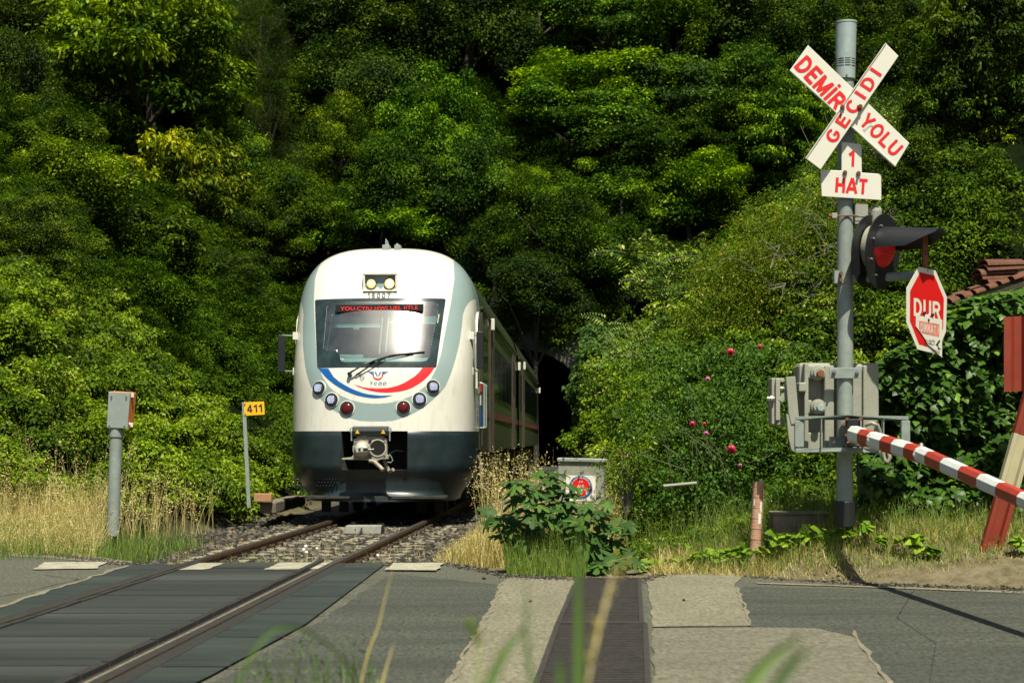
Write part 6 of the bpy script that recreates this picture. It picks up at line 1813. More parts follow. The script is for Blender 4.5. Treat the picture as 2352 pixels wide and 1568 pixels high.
# between and beside the rails
X, Y, px = px_region(2600, 380, 900, 19.75, 21.6, rs)
dd_ = X - xc(Y); ok = (np.abs(np.abs(dd_) - 0.753) > 0.08) & (np.abs(dd_) < 1.3) & (rs.rand(len(X)) < np.interp(Y, [19.7, 21.6], [1, .2])); X, Y = X[ok], Y[ok]
blades('green_grass', X, Y, -0.14 + 0 * X, rs.uniform(0.04, 0.15, len(X)), 0.006 + 0 * X, M['grass_green'], rs, 0.7, label='weeds growing between the rails beside the crossing', rnd=rs.uniform(0.3, 1, len(X)))
X, Y, px = px_region(1500, 380, 1250, 19.75, 24, rs)
dd_ = X - xc(Y); ok = (np.abs(np.abs(dd_) - 0.753) > 0.08); X, Y = X[ok], Y[ok]
blades('dry_grass', X, Y, -0.14 + 0 * X, rs.uniform(0.05, 0.2, len(X)), 0.005 + 0 * X, M['grass_dry'], rs, 0.7, label='thin dry grass in the ballast')
# right of the track: dry tangle and tall oats
X, Y, px = px_region(15000, 1000, 1420, 20.0, 26.0, rs)
dd_ = X - xc(Y); ok = (dd_ > 1.75) & (dd_ < 4.6); X, Y = X[ok], Y[ok]; dd_ = dd_[ok]
blades('dry_grass', X, Y, zg(X, Y), rs.uniform(0.25, 0.72, len(X)) * np.interp(dd_, [1.75, 2.5, 4], [0.35, 1.05, 1.1]), 0.009 + 0 * X, M['grass_dry'], rs, 0.45, label='dry pale grass tangle between the track and the grey cabinet', heads=0.3)
X, Y, px = px_region(190, 1100, 1280, 21.5, 25.0, rs)
blades('oat_grass', X, Y, zg(X, Y), rs.uniform(0.9, 1.45, len(X)), 0.008 + 0 * X, M['grass_dry'], rs, 0.3, label='tall wild oat stalks standing in front of the train flank', heads=1.0, headsz=0.032)
# green grass around the fig
X, Y, px = px_region(3800, 1165, 1345, 18.0, 19.8, rs)
blades('green_grass', X, Y, -0.03 + 0 * X, rs.uniform(0.15, 0.62, len(X)) * np.interp(Y, [18.0, 18.6, 19.8], [0.35, .9, 1]), 0.008 + 0 * X, M['grass_green'], rs, 0.4, label='fresh green grass growing through the fig plant', rnd=rs.uniform(0.3, 1.0, len(X)), heads=0.06)
# grass at the hedge foot and on the right bank
X, Y, px = px_region(1100, 1440, 1960, 18.4, 20.2, rs)
edge = np.interp(px, [1440, 1560, 1650, 1730, 1960], [19.2, 18.7, 18.9, 18.4, 17.9]); ok = Y > edge; X, Y = X[ok], Y[ok]
blades('green_grass', X, Y, zg(X, Y), rs.uniform(0.2, 0.65, len(X)), 0.007 + 0 * X, M['grass_green'], rs, 0.5, label='long thin grass at the foot of the rose hedge', rnd=rs.uniform(0.35, 1.0, len(X)), heads=0.15)
X, Y, px = px_region(17000, 1500, 2420, 17.1, 19.4, rs)
edge = np.interp(X, [2, 3.0, 5], [17.9, 17.15, 16.6]); ok = (Y > edge) & (rs.rand(len(X)) < np.interp(Y, [17.0, 17.9], [.5, 1])); X, Y, px = X[ok], Y[ok], px[ok]
tall = np.interp(Y, [17.2, 17.9, 19], [0.25, 0.75, 1.0])
blades('dry_grass', X, Y, zg(X, Y), rs.uniform(0.06, 0.30, len(X)) * tall, 0.006 + 0 * X, M['grass_dry'], rs, 1.3, label='flattened straw on the right hand bank', bend=0.6)
X, Y, px = px_region(7000, 1600, 2420, 17.2, 19.2, rs)
edge = np.interp(X, [2, 3.0, 5], [18.1, 17.4, 16.9]); ok = (Y > edge); X, Y, px = X[ok], Y[ok], px[ok]
blades('green_grass', X, Y, zg(X, Y), rs.uniform(0.12, 0.5, len(X)) * np.interp(Y, [17.2, 18, 19], [0.3, 0.7, 1.1]), 0.007 + 0 * X, M['grass_green'], rs, 0.7, label='green grass tufts around the mast and the leaning post', rnd=rs.uniform(0.2, 1, len(X)), heads=0.1)

# ------------------------------------------------------------------ crossing mast with signs and signal
DM = 17.8
MX = (1942 - CX) / F * DM
PXM = F / DM
mast = empty('crossing_mast', (MX, DM, 0.5), 'grey level crossing mast with diagonal cross sign, red signal lamp and bell on top', 'crossing mast')
mo = Vector(mast.location)
def ml(px, py, dy=0.0):
    """photo pixel -> mast local point, dy = metres towards the viewer"""
    return P(px, py, DM - dy) - mo
mb = MB()
mb.cyl(ml(1940, 1190, 0) , ml(1943, 135), 0.078, 0.076, 28)
pole = mb.build('pole', M['galv'], mast, smooth=40)
mb = MB(); mb.cyl(ml(1940, 1210), ml(1940, 1150), 0.10, 0.10, 24); 
mb.build('pole_base', M['black_plastic'], mast, bevel=0.01)
mb = MB()
mb.cyl(ml(1941, 182), ml(1943.5, 54), 0.096, 0.099, 30)
mb.cyl(ml(1943.5, 54), ml(1943.5, 50), 0.103, 0.103, 30)
bell = mb.build('bell', M['galv_bright'], mast, smooth=40)
mb = MB()
for k, y in enumerate((138, 143, 148, 154)):
    for j in range(5):
        a0 = R(-178 + j * 38); 
        for q in range(6):
            a1 = a0 + R(32) * q / 6; a2 = a0 + R(32) * (q + 1) / 6
            c0 = ml(1941.6, y); r = 0.0985
            p = [c0 + Vector((math.cos(a) * r, math.sin(a) * r, z)) for a, z in ((a1, -0.004), (a2, -0.004), (a2, 0.004), (a1, 0.004))]
            mb.add(p, [(0, 1, 2, 3)])
mb.build('slot', M['pit'], bell)
mb = MB(); mb.cyl(ml(1945, 172, 0.09), ml(1945, 172, 0.125), 0.008, n=8); mb.build('bolt', M['steel_bolt'], bell)
# boards of the diagonal cross
def board(name, corners, dy, parent, th=0.022, m=None):
    mb = MB()
    mb.prism([ml(a, b, dy) for a, b in corners], (0, th, 0), 0)
    o = mb.build(name, [m or M['sign_white']], parent, bevel=0.004)
    return o
cross = empty('cross_sign', (0, 0, 0)); cross.parent = mast; cross.location = (0, 0, 0)
A = [(1856, 104), (2089, 329), (2057, 381.5), (1814.6, 161)]
B = [(2035, 100), (2064, 129), (1885, 389.5), (1851, 364)]
board('board', A, 0.19, cross); board('board', B, 0.22, cross)
mb = MB()       # folded rims
def rim(a, b, dy, t=0.03):
    mb.bar(ml(*a, dy + 0.0) + Vector((0, 0.012, 0)), ml(*b, dy) + Vector((0, 0.012, 0)), 0.008, 0.045, up=(0, 1, 0))
rim((1814, 161.5), (2056.5, 382), 0.19); rim((2034.5, 99.5), (1850.5, 364), 0.22)
mb.build('board_rim', M['sign_edge'], cross)
def txt_px(body, p0, p1, capw, dy, parent, m, bold=0.02, spacing=1.0, up_sign=1, name='lettering'):
    a, b = ml(*p0, dy), ml(*p1, dy)
    r = (b - a); w_ = r.length; r.normalize(); u = Vector((-r.z, 0, r.x)) * up_sign
    return lettering(body, (a + b) / 2, r, u, w_, capw, m, parent, bold, spacing, name)
txt_px('DEMİR', (1838, 140), (1933, 243), 0.168, 0.1925, cross, M['letter_red'], 0.052, 1.05)
txt_px('YOLU', (1983, 270), (2064, 349), 0.140, 0.1925, cross, M['letter_red'], 0.045, 1.08)
txt_px('GEÇİDİ', (1905, 324), (2014, 163), 0.122, 0.2225, cross, M['letter_red'], 0.048, 1.45)
mb = MB()
for q in ((1935, 246), (1976, 245)):
    mb.cyl(ml(*q, 0.05), ml(*q, 0.27), 0.011, n=10); mb.cyl(ml(*q, 0.222), ml(*q, 0.242), 0.024, n=6)
mb.build('bolt', M['rust'], cross)
mb = MB(); mb.prism([ml(1982, 298, 0.1932), ml(2002, 284, 0.1932), ml(2006, 290, 0.1932), ml(1996, 292, 0.1932), ml(1986, 302, 0.1932)], (0, 0.001, 0)); mb.build('peeled_patch', M['letter_grey'], cross)
# track number sign
tn = board('track_number_sign', [(1933, 326), (1979, 331), (1979.5, 396.5), (2024, 400), (2024.5, 460), (1887.5, 451), (1884.6, 390), (1933, 392)], 0.115, mast, th=0.012)
txt_px('1', (1948.5, 364), (1962.5, 364.5), 0.152, 0.1165, tn, M['letter_red'], 0.055)
txt_px('HAT', (1919, 424.5), (1992, 429.5), 0.142, 0.1165, tn, M['letter_red'], 0.058, 1.05)
mb = MB()
for q in ((1941, 396), (1972, 398)):
    mb.cyl(ml(*q, 0.115), ml(*q, 0.165), 0.012, n=10); mb.cyl(ml(*q, 0.117), ml(*q, 0.135), 0.022, n=6)
mb.build('bolt', M['rust'], tn)
# clamps
mb = MB()
c = ml(1941, 498); mb.tube([c + Vector((-0.14, -0.085, 0)), c + Vector((0.11, -0.085, 0))], 0.008, 6, 1)
mb.box(c + Vector((-0.115, -0.03, 0)), (0.05, 0.14, 0.05), 0); mb.tube([c + Vector((-0.17, -0.085, 0)), c + Vector((-0.12, -0.085, 0))], 0.014, 6, 1)
mb.box(c + Vector((0.125, -0.02, 0.03)), (0.09, 0.13, 0.16), 0)
mb.box(ml(1977, 484, 0.03), (0.115, 0.12, 0.13), 0); mb.box(ml(1980, 510, 0.03), (0.15, 0.1, 0.05), 0)
mb.cyl(ml(1985, 484, 0.03), ml(2012, 484, 0.03), 0.032, n=16, mi=0)
mb.dome(ml(2012, 486, 0.03), (0, 0, 1), 0.058, 0.06, 16, 4, 0); mb.cyl(ml(2012, 486, 0.03), ml(2010, 512, 0.03), 0.058, 0.05, 16, 0)
mb.build('lamp_bracket', [M['grey_paint'], M['rust']], mast, bevel=0.008)
mb = MB()
c = ml(1940.5, 637); mb.cyl(c + Vector((0, 0, -0.06)), c + Vector((0, 0, 0.06)), 0.084, n=28, mi=0); mb.box(c + Vector((-0.085, -0.02, 0)), (0.05, 0.10, 0.12), 0)
for z in (-0.035, 0.03): mb.cyl(c + Vector((-0.055, -0.075, z)), c + Vector((-0.055, -0.125, z)), 0.016, n=8, mi=1)
mb.build('clamp', [M['galv'], M['rust']], mast)
mb = MB(); mb.tube([ml(1957, 640, 0.02), ml(2040, 636, 0.04), ml(2098, 634, 0.06), ml(2118, 640, 0.07)], 0.044, 14)
mb.tube([ml(2118, 640, 0.07), ml(2132, 650, 0.07)], 0.044, 14)
mb.build('cross_arm', M['galv'], mast, smooth=50)
# signal lamp facing the right hand traffic
lamp = empty('signal_lamp', (0, 0, 0)); lamp.parent = mast
ax = Vector((0.80, -0.60, -0.09)).normalized(); sx_ = Vector((0.60, 0.80, 0)).normalized(); uz_ = sx_.cross(ax) * 1.0
if uz_.z < 0: uz_ = -uz_
lc = ml(2027, 578, 0.16)
def disc(mb, c, r, th, mi=0, n=36): mb.cyl(c - ax * th / 2, c + ax * th / 2, r, n=n, mi=mi)
mb = MB(); disc(mb, lc, 0.355, 0.012); mb.build('backplate', M['black_plastic'], lamp)
lz = lc + uz_ * 0.04
mb = MB(); mb.cyl(lz - ax * 0.13, lz, 0.20, 0.225, 28); mb.build('housing', M['grey_paint'], lamp, smooth=40)
back_c = lc - ax * 0.15
mb = MB(); mb.cyl(back_c - ax * 0.006, back_c + ax * 0.006, 0.34, n=36); mb.build('backplate', M['black_plastic'], lamp)
mb = MB(); mb.dome(lz + ax * 0.006, ax, 0.19, 0.085, 30, 6); mb.build('lens', M['signal_red'], lamp, smooth=60)
mb = MB(); q = ml(1983, 564, 0.20); mb.cyl(q, q + Vector((-0.02, -0.03, 0)), 0.028, 0.02, 12); mb.build('side_light', M['signal_red'], lamp)
mb = MB()
NS, NT = 30, 14
r_h, L_h = 0.195, 0.57
vs = []
for s_ in range(2):
    rr = r_h - 0.006 * s_
    for i in range(NS + 1):
        th = R(-3) + R(186) * i / NS
        f_ = max(0.0, math.sin(min(math.pi, max(0, th))))
        Lh = L_h * (0.50 + 0.50 * min(1, f_ * 1.25) ** 0.9) if 0 <= th <= math.pi else L_h * 0.1
        for j in range(NT + 1):
            t_ = j / NT
            vs.append(lz + (sx_ * math.cos(th) + uz_ * math.sin(th)) * rr + ax * Lh * t_)
K = (NS + 1) * (NT + 1)
fs = []
for s_ in range(2):
    for i in range(NS):
        for j in range(NT):
            a = s_ * K + i * (NT + 1) + j
            fs.append((a, a + 1, a + NT + 2, a + NT + 1))
for i in range(NS):
    a = i * (NT + 1) + NT; fs.append((a, a + NT + 1, K + a + NT + 1, K + a))
for i in (0, NS):
    for j in range(NT):
        a = i * (NT + 1) + j; fs.append((a, a + 1, K + a + 1, K + a))
mb.add(vs, fs); mb.build('visor', M['black_plastic'], lamp, smooth=50)
mb = MB()
for k in range(8):
    a = R(20 + 45 * k); q = lc + (sx_ * math.cos(a) + uz_ * math.sin(a)) * 0.25 + ax * 0.006; mb.cyl(q, q + ax * 0.014, 0.010, n=8)
mb.build('bolt', M['steel_bolt'], lamp)
# hanging octagon
octo = empty('stop_sign', (0, 0, 0)); octo.parent = mast
od = 0.30
oc = ml(2129, 712, od)
nx_ = Vector((0.755, -0.656, 0.0)).normalized(); rx_ = Vector((0.656, 0.755, 0)).normalized(); up_ = Vector((0.0, 0, 1))
so_ = (DM - od) / F / 0.49      # metres along the plate per photo pixel
sz_ = (DM - od) / F
def ol_(px, py, off=0.0): return oc + rx_ * (px - 2129) * so_ + up_ * (712 - py) * sz_ + nx_ * off
mb = MB()
OCT = [(2110, 615.2), (2149.3, 618.6), (2176, 676.7), (2173.7, 757), (2152, 811), (2107.5, 803.6), (2082.7, 744.6), (2083, 667.8)]
mb.prism([ol_(*p) for p in OCT], -nx_ * 0.004); mb.build('plate', M['sign_white'], octo)
mb = MB(); cxx, cyy = 2129, 712
INN = [(cxx + (a - cxx) * 0.84, cyy + (b - cyy) * 0.875) for a, b in OCT]
mb.add([ol_(*p, 0.0015) for p in INN], [tuple(range(8))]); mb.build('red_field', M['sign_red'], octo)
def otext(body, a, b, hpx, parent, m, bold, off, sp=1.0):
    p, q = ol_(*a, off), ol_(*b, off)
    return lettering(body, (p + q) / 2, (q - p), up_, (q - p).length, hpx * sz_, m, parent, bold, sp)
otext('DUR', (2098.5, 708), (2160, 711), 40, octo, M['sign_white'], 0.045, 0.003, 1.1)
mb = MB()
NP = [(2102, 726.5), (2162.5, 730.5), (2162, 818), (2152, 811), (2142, 800), (2130, 792), (2122, 778), (2112, 764), (2102, 752)]
mb.prism([ol_(*p, 0.010) for p in NP], -nx_ * 0.003); nt_ = mb.build('notice', M['sign_white'], octo)
mb = MB(); mb.add([ol_(*p, 0.0115) for p in ((2108.5, 738.5), (2155.5, 742), (2155.3, 771), (2116, 766), (2109, 757))], [(0, 1, 2, 3, 4)]); mb.build('notice_field', mat('faded_red', (0.62, 0.20, 0.14), 0.6, var=0.2, scale=8), nt_)
otext('DİKKAT !', (2112, 753), (2153, 757), 19, nt_, M['sign_white'], 0.02, 0.0125)
otext('BU GEÇİT', (2122, 784), (2145, 786), 17, nt_, M['letter_black'], 0.0, 0.0125)
otext('GÜVENLİK', (2136, 802), (2156.5, 806), 9, nt_, M['letter_black'], 0.0, 0.0125)
mb = MB()
mb.add([ol_(*p, 0.0125) for p in ((2147, 790), (2155, 778), (2157.5, 781), (2149.5, 793))], [(0, 1, 2, 3)])
mb.add([ol_(*p, 0.0125) for p in ((2151, 790), (2153, 790), (2154, 797), (2158, 797), (2158, 800), (2152, 800))], [(0, 1, 2, 3, 4, 5)])
mb.build('camera_symbol', M['letter_black'], nt_)
mb = MB()
for q in ((2121, 720), (2140, 722)): mb.cyl(ol_(*q, 0.0), ol_(*q, 0.02), 0.015, n=12)
mb.cyl(ol_(2130, 735, 0.01), ol_(2130, 735, 0.02), 0.012, n=10)
mb.build('bolt', M['bezel'], octo)
mb = MB()
h0, h1 = ol_(2131, 625, -0.03), ol_(2131, 540, -0.03)
mb.bar(h0, h1, 0.05, 0.05, up=(0, 1, 0)); mb.build('hanger', M['rust'], octo)

# ------------------------------------------------------------------ barrier drive with boom
bar = empty('crossing_barrier', (MX, DM, 0.5), 'grey barrier drive on the mast with red and white striped boom lowered over the road', 'barrier')
# housing behind the pole
def bl(cx, cy, dy=0.0):
    return ml(1665.1 + cx / 3.2128, 775.1 + cy / 3.2128, dy)
def block(cx0, cy0, cx1, cy1, dy_front, depth, m, name, parent, bevel=0.01, mb=None):
    a, b = bl(cx0, cy0, dy_front), bl(cx1, cy1, dy_front)
    own = mb is None
    mb = mb or MB()
    mb.box(((a.x + b.x) / 2, a.y + depth / 2, (a.z + b.z) / 2), (abs(b.x - a.x), depth, abs(b.z - a.z)))
    return mb.build(name, m, parent, bevel=bevel) if own else None
hs = block(545, 186, 1140, 850, -0.14, 0.34, M['grey_paint'], 'drive_housing', bar, 0.035)
mb = MB()
block(586, 188, 618, 850, -0.04, 0.12, None, '', None, mb=mb); block(735, 205, 806, 850, -0.02, 0.12, None, '', None, mb=mb)
block(606, 205, 745, 300, -0.05, 0.10, None, '', None, mb=mb); block(606, 460, 745, 560, -0.05, 0.10, None, '', None, mb=mb); block(606, 700, 745, 850, -0.07, 0.08, None, '', None, mb=mb)
block(545, 330, 600, 400, -0.02, 0.2, None, '', None, mb=mb)
block(1020, 205, 1050, 850, -0.10, 0.08, None, '', None, mb=mb)
mb.build('rib', M['grey_paint'], hs, bevel=0.012)
for q, mm in (((690, 258), 'rust'), ((690, 508), 'galv_bright')):
    mb = MB(); c = bl(*q, 0.0)
    mb.cyl(c + Vector((0, 0.08, 0)), c + Vector((0, 0.0, 0)), 0.072, 0.070, 24); mb.cyl(c, c + Vector((0, -0.03, 0)), 0.055, 0.052, 22)
    sp_ = mb.build('spindle', M['grey_paint'], hs, bevel=0.006)
    mb = MB(); mb.cyl(c + Vector((0.01, -0.02, -0.01)), c + Vector((0.01, -0.085, -0.01)), 0.036, 0.036, 6); mb.build('nut', M[mm], sp_, bevel=0.003)
mb = MB()
block(770, 222, 1003, 300, 0.095, 0.012, None, '', None, mb=mb); block(770, 730, 902, 806, 0.095, 0.012, None, '', None, mb=mb)
cl_ = mb.build('clamp_plate', M['galv'], bar, bevel=0.003)
mb = MB()
c = ml(1940.5, 856); mb.cyl(c + Vector((0, 0, -0.05)), c + Vector((0, 0, 0.05)), 0.086, n=28)
mb.build('clamp_band', M['galv'], bar)
mb = MB()
for q in ((805, 252), (975, 258), (805, 768)): mb.cyl(bl(*q, 0.095), bl(*q, 0.125), 0.020, 0.018, 6); mb.cyl(bl(*q, 0.12), bl(*q, 0.145), 0.010, n=8)
mb.build('bolt', M['steel_bolt'], cl_)
# counterweight plates and swing arm on the left
mb = MB()
block(345, 298, 375, 640, 0.06, 0.24, None, '', None, mb=mb); block(375, 300, 408, 612, 0.10, 0.05, None, '', None, mb=mb); block(345, 298, 440, 330, 0.02, 0.20, None, '', None, mb=mb); block(350, 600, 440, 645, 0.0, 0.2, None, '', None, mb=mb)
cw = mb.build('counterweight', M['grey_paint'], bar, bevel=0.008)
mb = MB()
for (a, b) in ((340, 452), (437, 378)):
    mb.cyl(bl(a - 30, b, 0.08), bl(a + 25, b, 0.08), 0.022, 0.022, 6); mb.cyl(bl(a - 5, b, 0.08), bl(a + 8, b, 0.08), 0.035, n=12)
mb.build('bolt', M['steel_bolt'], cw)
mb = MB()
mb.prism([bl(450, 292, 0.16), bl(520, 285, 0.16), bl(545, 575, 0.16), bl(545, 640, 0.16), bl(490, 640, 0.16), bl(470, 560, 0.16)], (0, 0.05, 0))
mb.prism([bl(452, 560, 0.15), bl(520, 600, 0.15), bl(522, 850, 0.15), bl(490, 830, 0.15), bl(470, 740, 0.15)], (0, 0.07, 0))
mb.bar(bl(405, 470, 0.08), bl(460, 400, 0.08), 0.05, 0.05)
mb.build('swing_arm', M['grey_paint'], bar, bevel=0.006)
# frame in front of the pole
mb = MB()
mb.prism([bl(515, 582, 0.16), bl(900, 572, 0.30), bl(1355, 580, 0.26), bl(1355, 610, 0.26), bl(900, 604, 0.30), bl(515, 610, 0.16)], (0, 0.10, 0.0))
mb.prism([bl(520, 818, 0.16), bl(900, 808, 0.30), bl(1220, 825, 0.27), bl(1355, 838, 0.26), bl(1355, 862, 0.26), bl(900, 840, 0.30), bl(522, 848, 0.16)], (0, 0.10, 0))
block(517, 612, 583, 806, 0.17, 0.08, None, '', None, mb=mb); block(1303, 612, 1367, 838, 0.27, 0.07, None, '', None, mb=mb)
for q in (714, 930, 988, 1172): block(q - 4, 600, q + 4, 812, 0.27, 0.09, None, '', None, mb=mb)
mb.build('frame', M['galv'], bar, bevel=0.004)
mb = MB(); block(893, 600, 1000, 800, 0.31, 0.05, None, '', None, mb=mb); block(890, 790, 1035, 806, 0.36, 0.12, None, '', None, mb=mb)
mb.build('boom_mount', M['black_plastic'], bar, bevel=0.005)
mb = MB()
for a, b in ((905, 600), (1005, 600), (900, 718), (915, 772), (885, 640)): mb.cyl(bl(a, b, 0.30), bl(a - 6, b, 0.37), 0.014, n=8)
mb.build('bolt', M['rust'], bar)
# boom: octagonal tube in two lengths running towards the viewer
boom = empty('boom', (0, 0, 0)); boom.parent = bar
def boom_pt(px, pyt, d): return P(px, pyt, d) - mo
def seg(p0, p1, h0, h1, w0, w1, stripes, first_white=True):
    p0, p1 = Vector(p0), Vector(p1)
    acc = 0
    tot = sum(stripes)
    d = (p1 - p0); dn = d.normalized()
    sx2 = dn.cross(Vector((0, 0, 1))).normalized(); su = sx2.cross(dn).normalized()
    prof8 = [(-0.5, 0.22), (-0.25, 0.5), (0.25, 0.5), (0.5, 0.22), (0.5, -0.28), (0.25, -0.5), (-0.25, -0.5), (-0.5, -0.28)]
    for k, L in enumerate(stripes):
        t0, t1 = acc / tot, (acc + L) / tot; acc += L
        mb = MB(); vs = []
        for t_ in (t0, t1):
            c = p0.lerp(p1, t_); h = h0 + (h1 - h0) * t_; w_ = w0 + (w1 - w0) * t_
            vs += [c + sx2 * a * w_ + su * (b - 0.5) * h for a, b in prof8]
        fs = [(i, (i + 1) % 8, 8 + (i + 1) % 8, 8 + i) for i in range(8)]
        if k == 0: fs.append(tuple(range(8)))
        if k == len(stripes) - 1: fs.append(tuple(range(8, 16)))
        mb.add(vs, fs)
        white = (k % 2 == 0) == first_white
        mb.build('stripe', M['barrier_white' if white else 'barrier_red'], boom)
b0 = boom_pt(1962, 978, 17.35); b1 = boom_pt(2116, 1025, 15.75); b2 = boom_pt(2352, 1129, 12.80)
ext = b2 + (b2 - b1) * 1.1
L1 = (b1 - b0).length
seg(b0, b1, 0.150, 0.135, 0.13, 0.12, [0.34, 0.32, 0.42, 0.36, 0.38, 0.33])
seg(b1 + Vector((0, 0, -0.002)), b2, 0.128, 0.108, 0.115, 0.10, [0.33, 0.48, 0.52, 0.50, 0.47, 0.5])
seg(b2, ext, 0.108, 0.085, 0.10, 0.08, [0.6] * 6)
mb = MB(); dn = (b1 - b0).normalized()
for p in (b1, b0.lerp(b1, 0.33)):
    c = p - Vector((0, 0, 0.068)); mb.cyl(c - dn * 0.012, c + dn * 0.012, 0.073, n=8)
mb.cyl(b1 + Vector((0, 0, -0.01)), b1 + Vector((0, 0, 0.03)), 0.012, n=8)
mb.build('strap', M['sign_edge'], boom)
mb = MB(); mb.tube([bl(1035, 645, 0.36), bl(1080, 628, 0.40), bl(1125, 645, 0.40), bl(1150, 710, 0.36), bl(1158, 820, 0.36), bl(1180, 905, 0.38), bl(1205, 925, 0.38), bl(1217, 880, 0.38), bl(1200, 830, 0.36), bl(1170, 800, 0.34)], 0.020, 8)
mb.build('cable_hose', M['hose'], bar, smooth=60)
mb = MB(); mb.tube([bl(975, 870, -0.02), bl(982, 1000, -0.04), bl(990, 1180, -0.06)], 0.012, 6); mb.build('cable', M['black_plastic'], bar)

# ------------------------------------------------------------------ leaning post and red panel of a second barrier
def channel(name, p0, p1, w, m_list, breaks, label, cat, parent=None, depth=0.10):
    p0, p1 = Vector(p0), Vector(p1)
    t = empty(name, p0, label, cat)
    dn = (p1 - p0).normalized(); side = dn.cross(Vector((0, 1, 0))).normalized() * -1
    if side.x < 0: side = -side
    prof_c = [(-0.5, 0.0), (-0.28, 0.0), (-0.22, 0.06), (0.22, 0.06), (0.28, 0.0), (0.5, 0.0), (0.5, 0.012), (0.5, 0.10), (-0.5, 0.10)]
    n = len(prof_c)
    for k in range(len(breaks) - 1):
        mb = MB(); vs = []
        for t_ in (breaks[k], breaks[k + 1]):
            c = (p1 - p0) * t_
            vs += [c + side * a * w + Vector((0, -0.04 + b * depth / 0.10, 0)) for a, b in prof_c]
        mb.add(vs, [(i, (i + 1) % n, n + (i + 1) % n, n + i) for i in range(n)] + [tuple(range(n)), tuple(range(n, 2 * n))])
        mb.build('painted_section', m_list[k], t, bevel=0.004)
    return t
channel('leaning_post', P(2268, 1290, 17.4), P(2392, 850, 17.4), 0.19, [M['post_red'], M['post_cream'], M['post_red']], [0, 0.34, 0.66, 1.0], 'leaning steel post painted red and cream behind the striped boom', 'post')
pn = empty('steel_panel', P(2340, 870, 17.9), 'upright corrugated orange red steel panel among the ivy at the right edge', 'panel')
mb = MB()
prz = [(2306, 0.0), (2322, 0.0), (2330, 0.05), (2346, 0.05), (2354, 0.0), (2372, 0.0), (2380, 0.05), (2396, 0.05), (2404, 0.0), (2424, 0.0)]
vs = []
for py in (728, 900):
    for px, o_ in prz: vs.append(P(px, py + (px - 2306) * -0.06, 17.85 + o_) - Vector(pn.location))
n = len(prz)
mb.add(vs, [(i, i + 1, n + i + 1, n + i) for i in range(n - 1)])
mb.add([v + Vector((0, 0.006, 0)) for v in vs], [(i, n + i, n + i + 1, i + 1) for i in range(n - 1)])
mb.build('sheet', M['post_red'], pn)
mb = MB(); mb.bar(P(2400, 730, 17.95) - Vector(pn.location), P(2400, 1230, 17.95) - Vector(pn.location), 0.08, 0.08, up=(0, 1, 0)); mb.build('post', M['post_red'], pn)

# ------------------------------------------------------------------ bollard
bz = empty('bollard', G(1731, 1318), 'faded pink and orange round bollard with peeling paint at the road edge', 'bollard')
bo = Vector(bz.location)
lean = Vector((0.05, 0, 0.88)); 
mb = MB(); mb.tube([Vector((0, 0, -0.05)), lean * 0.5, lean], 0.052, 20, 0, 0.055); mb.dome(lean, lean, 0.055, 0.02, 20, 3)
mb.build('post', M['bollard'], bz, smooth=50)
mb = MB()
for k in range(9):
    c = lean * (0.04 + 0.115 * k + (0.0 if k else 0)); mb.cyl(c, c + lean.normalized() * 0.012, 0.0565, n=20)
for k in range(4):
    c = lean * (0.02 + 0.035 * k); mb.cyl(c, c + lean.normalized() * 0.014, 0.060, n=20)
mb.build('band', M['bollard'], bz, smooth=50)
mb = MB()
for z, a, w_, h_ in ((0.66, -1.1, 0.35, 0.10), (0.54, -1.2, 0.5, 0.12), (0.70, -2.3, 0.25, 0.08), (0.62, -1.0, 0.3, 0.05)):
    vs = []; 
    for i in range(6):
        for j in range(2):
            aa = a + w_ * (i / 5 - 0.5); zz = z + h_ * (j - 0.5) * (1 - 0.3 * ((i * 7) % 3) / 2)
            vs.append(Vector((lean.x * zz / 0.88 + math.cos(aa) * 0.0585, math.sin(aa) * 0.0585, zz)))
    mb.add(vs, [(2 * i, 2 * i + 2, 2 * i + 3, 2 * i + 1) for i in range(5)])
mb.build('paint_patch', M['peel_white'], bz)

# ------------------------------------------------------------------ grey box on a post (left), distance marker, cabinet
d = 23.6
jb = empty('junction_box', P(262, 1182, d), 'grey steel junction box with orange rim on a slightly leaning round post', 'junction box')
def jl(px, py, dy=0.0): return P(px, py, d - dy) - Vector(jb.location)
mb = MB(); mb.tube([jl(259, 1230), jl(267, 990)], 0.078, 20, 0); mb.cyl(jl(266.5, 1003), jl(267.2, 980), 0.09, 0.088, 20)
mb.build('post', M['galv'], jb, smooth=50)
mb = MB(); mb.prism([jl(245, 982, 0.10), jl(293, 984, 0.10), jl(299, 901, 0.10), jl(249, 899, 0.10)], (0.0, 0.03, 0.0)); bx = mb.build('cover', M['cab_box'], jb, bevel=0.006)
mb = MB(); mb.prism([jl(246, 981, 0.07), jl(293, 983, 0.07), jl(299, 902, 0.07), jl(249, 899, 0.07)], (0.035, 0.20, 0.012)); mb.build('box', M['orange'], jb, bevel=0.006)
mb = MB()
for q in ((256, 909), (290, 910), (251, 976), (286, 977)): mb.cyl(jl(*q, 0.10), jl(*q, 0.12), 0.010, n=8); mb.box(jl(q[0], q[1] + 3, 0.105), (0.012, 0.012, 0.045))
mb.build('bolt', M['steel_bolt'], bx)
mb = MB()
for q in ((302, 906), (300, 974)): mb.cyl(jl(q[0] - 3, q[1], 0.02), jl(q[0] + 4, q[1], 0.02), 0.022, n=10); mb.cyl(jl(q[0] + 2, q[1] + 6, 0.02), jl(q[0] + 2, q[1] - 4, 0.02), 0.022, n=10)
mb.build('cable_gland', M['sign_white'], jb)
d2 = 28.3
km = empty('distance_marker', P(571, 1140, d2), 'yellow trackside plate with the number 411 on a thin leaning grey post', 'track sign')
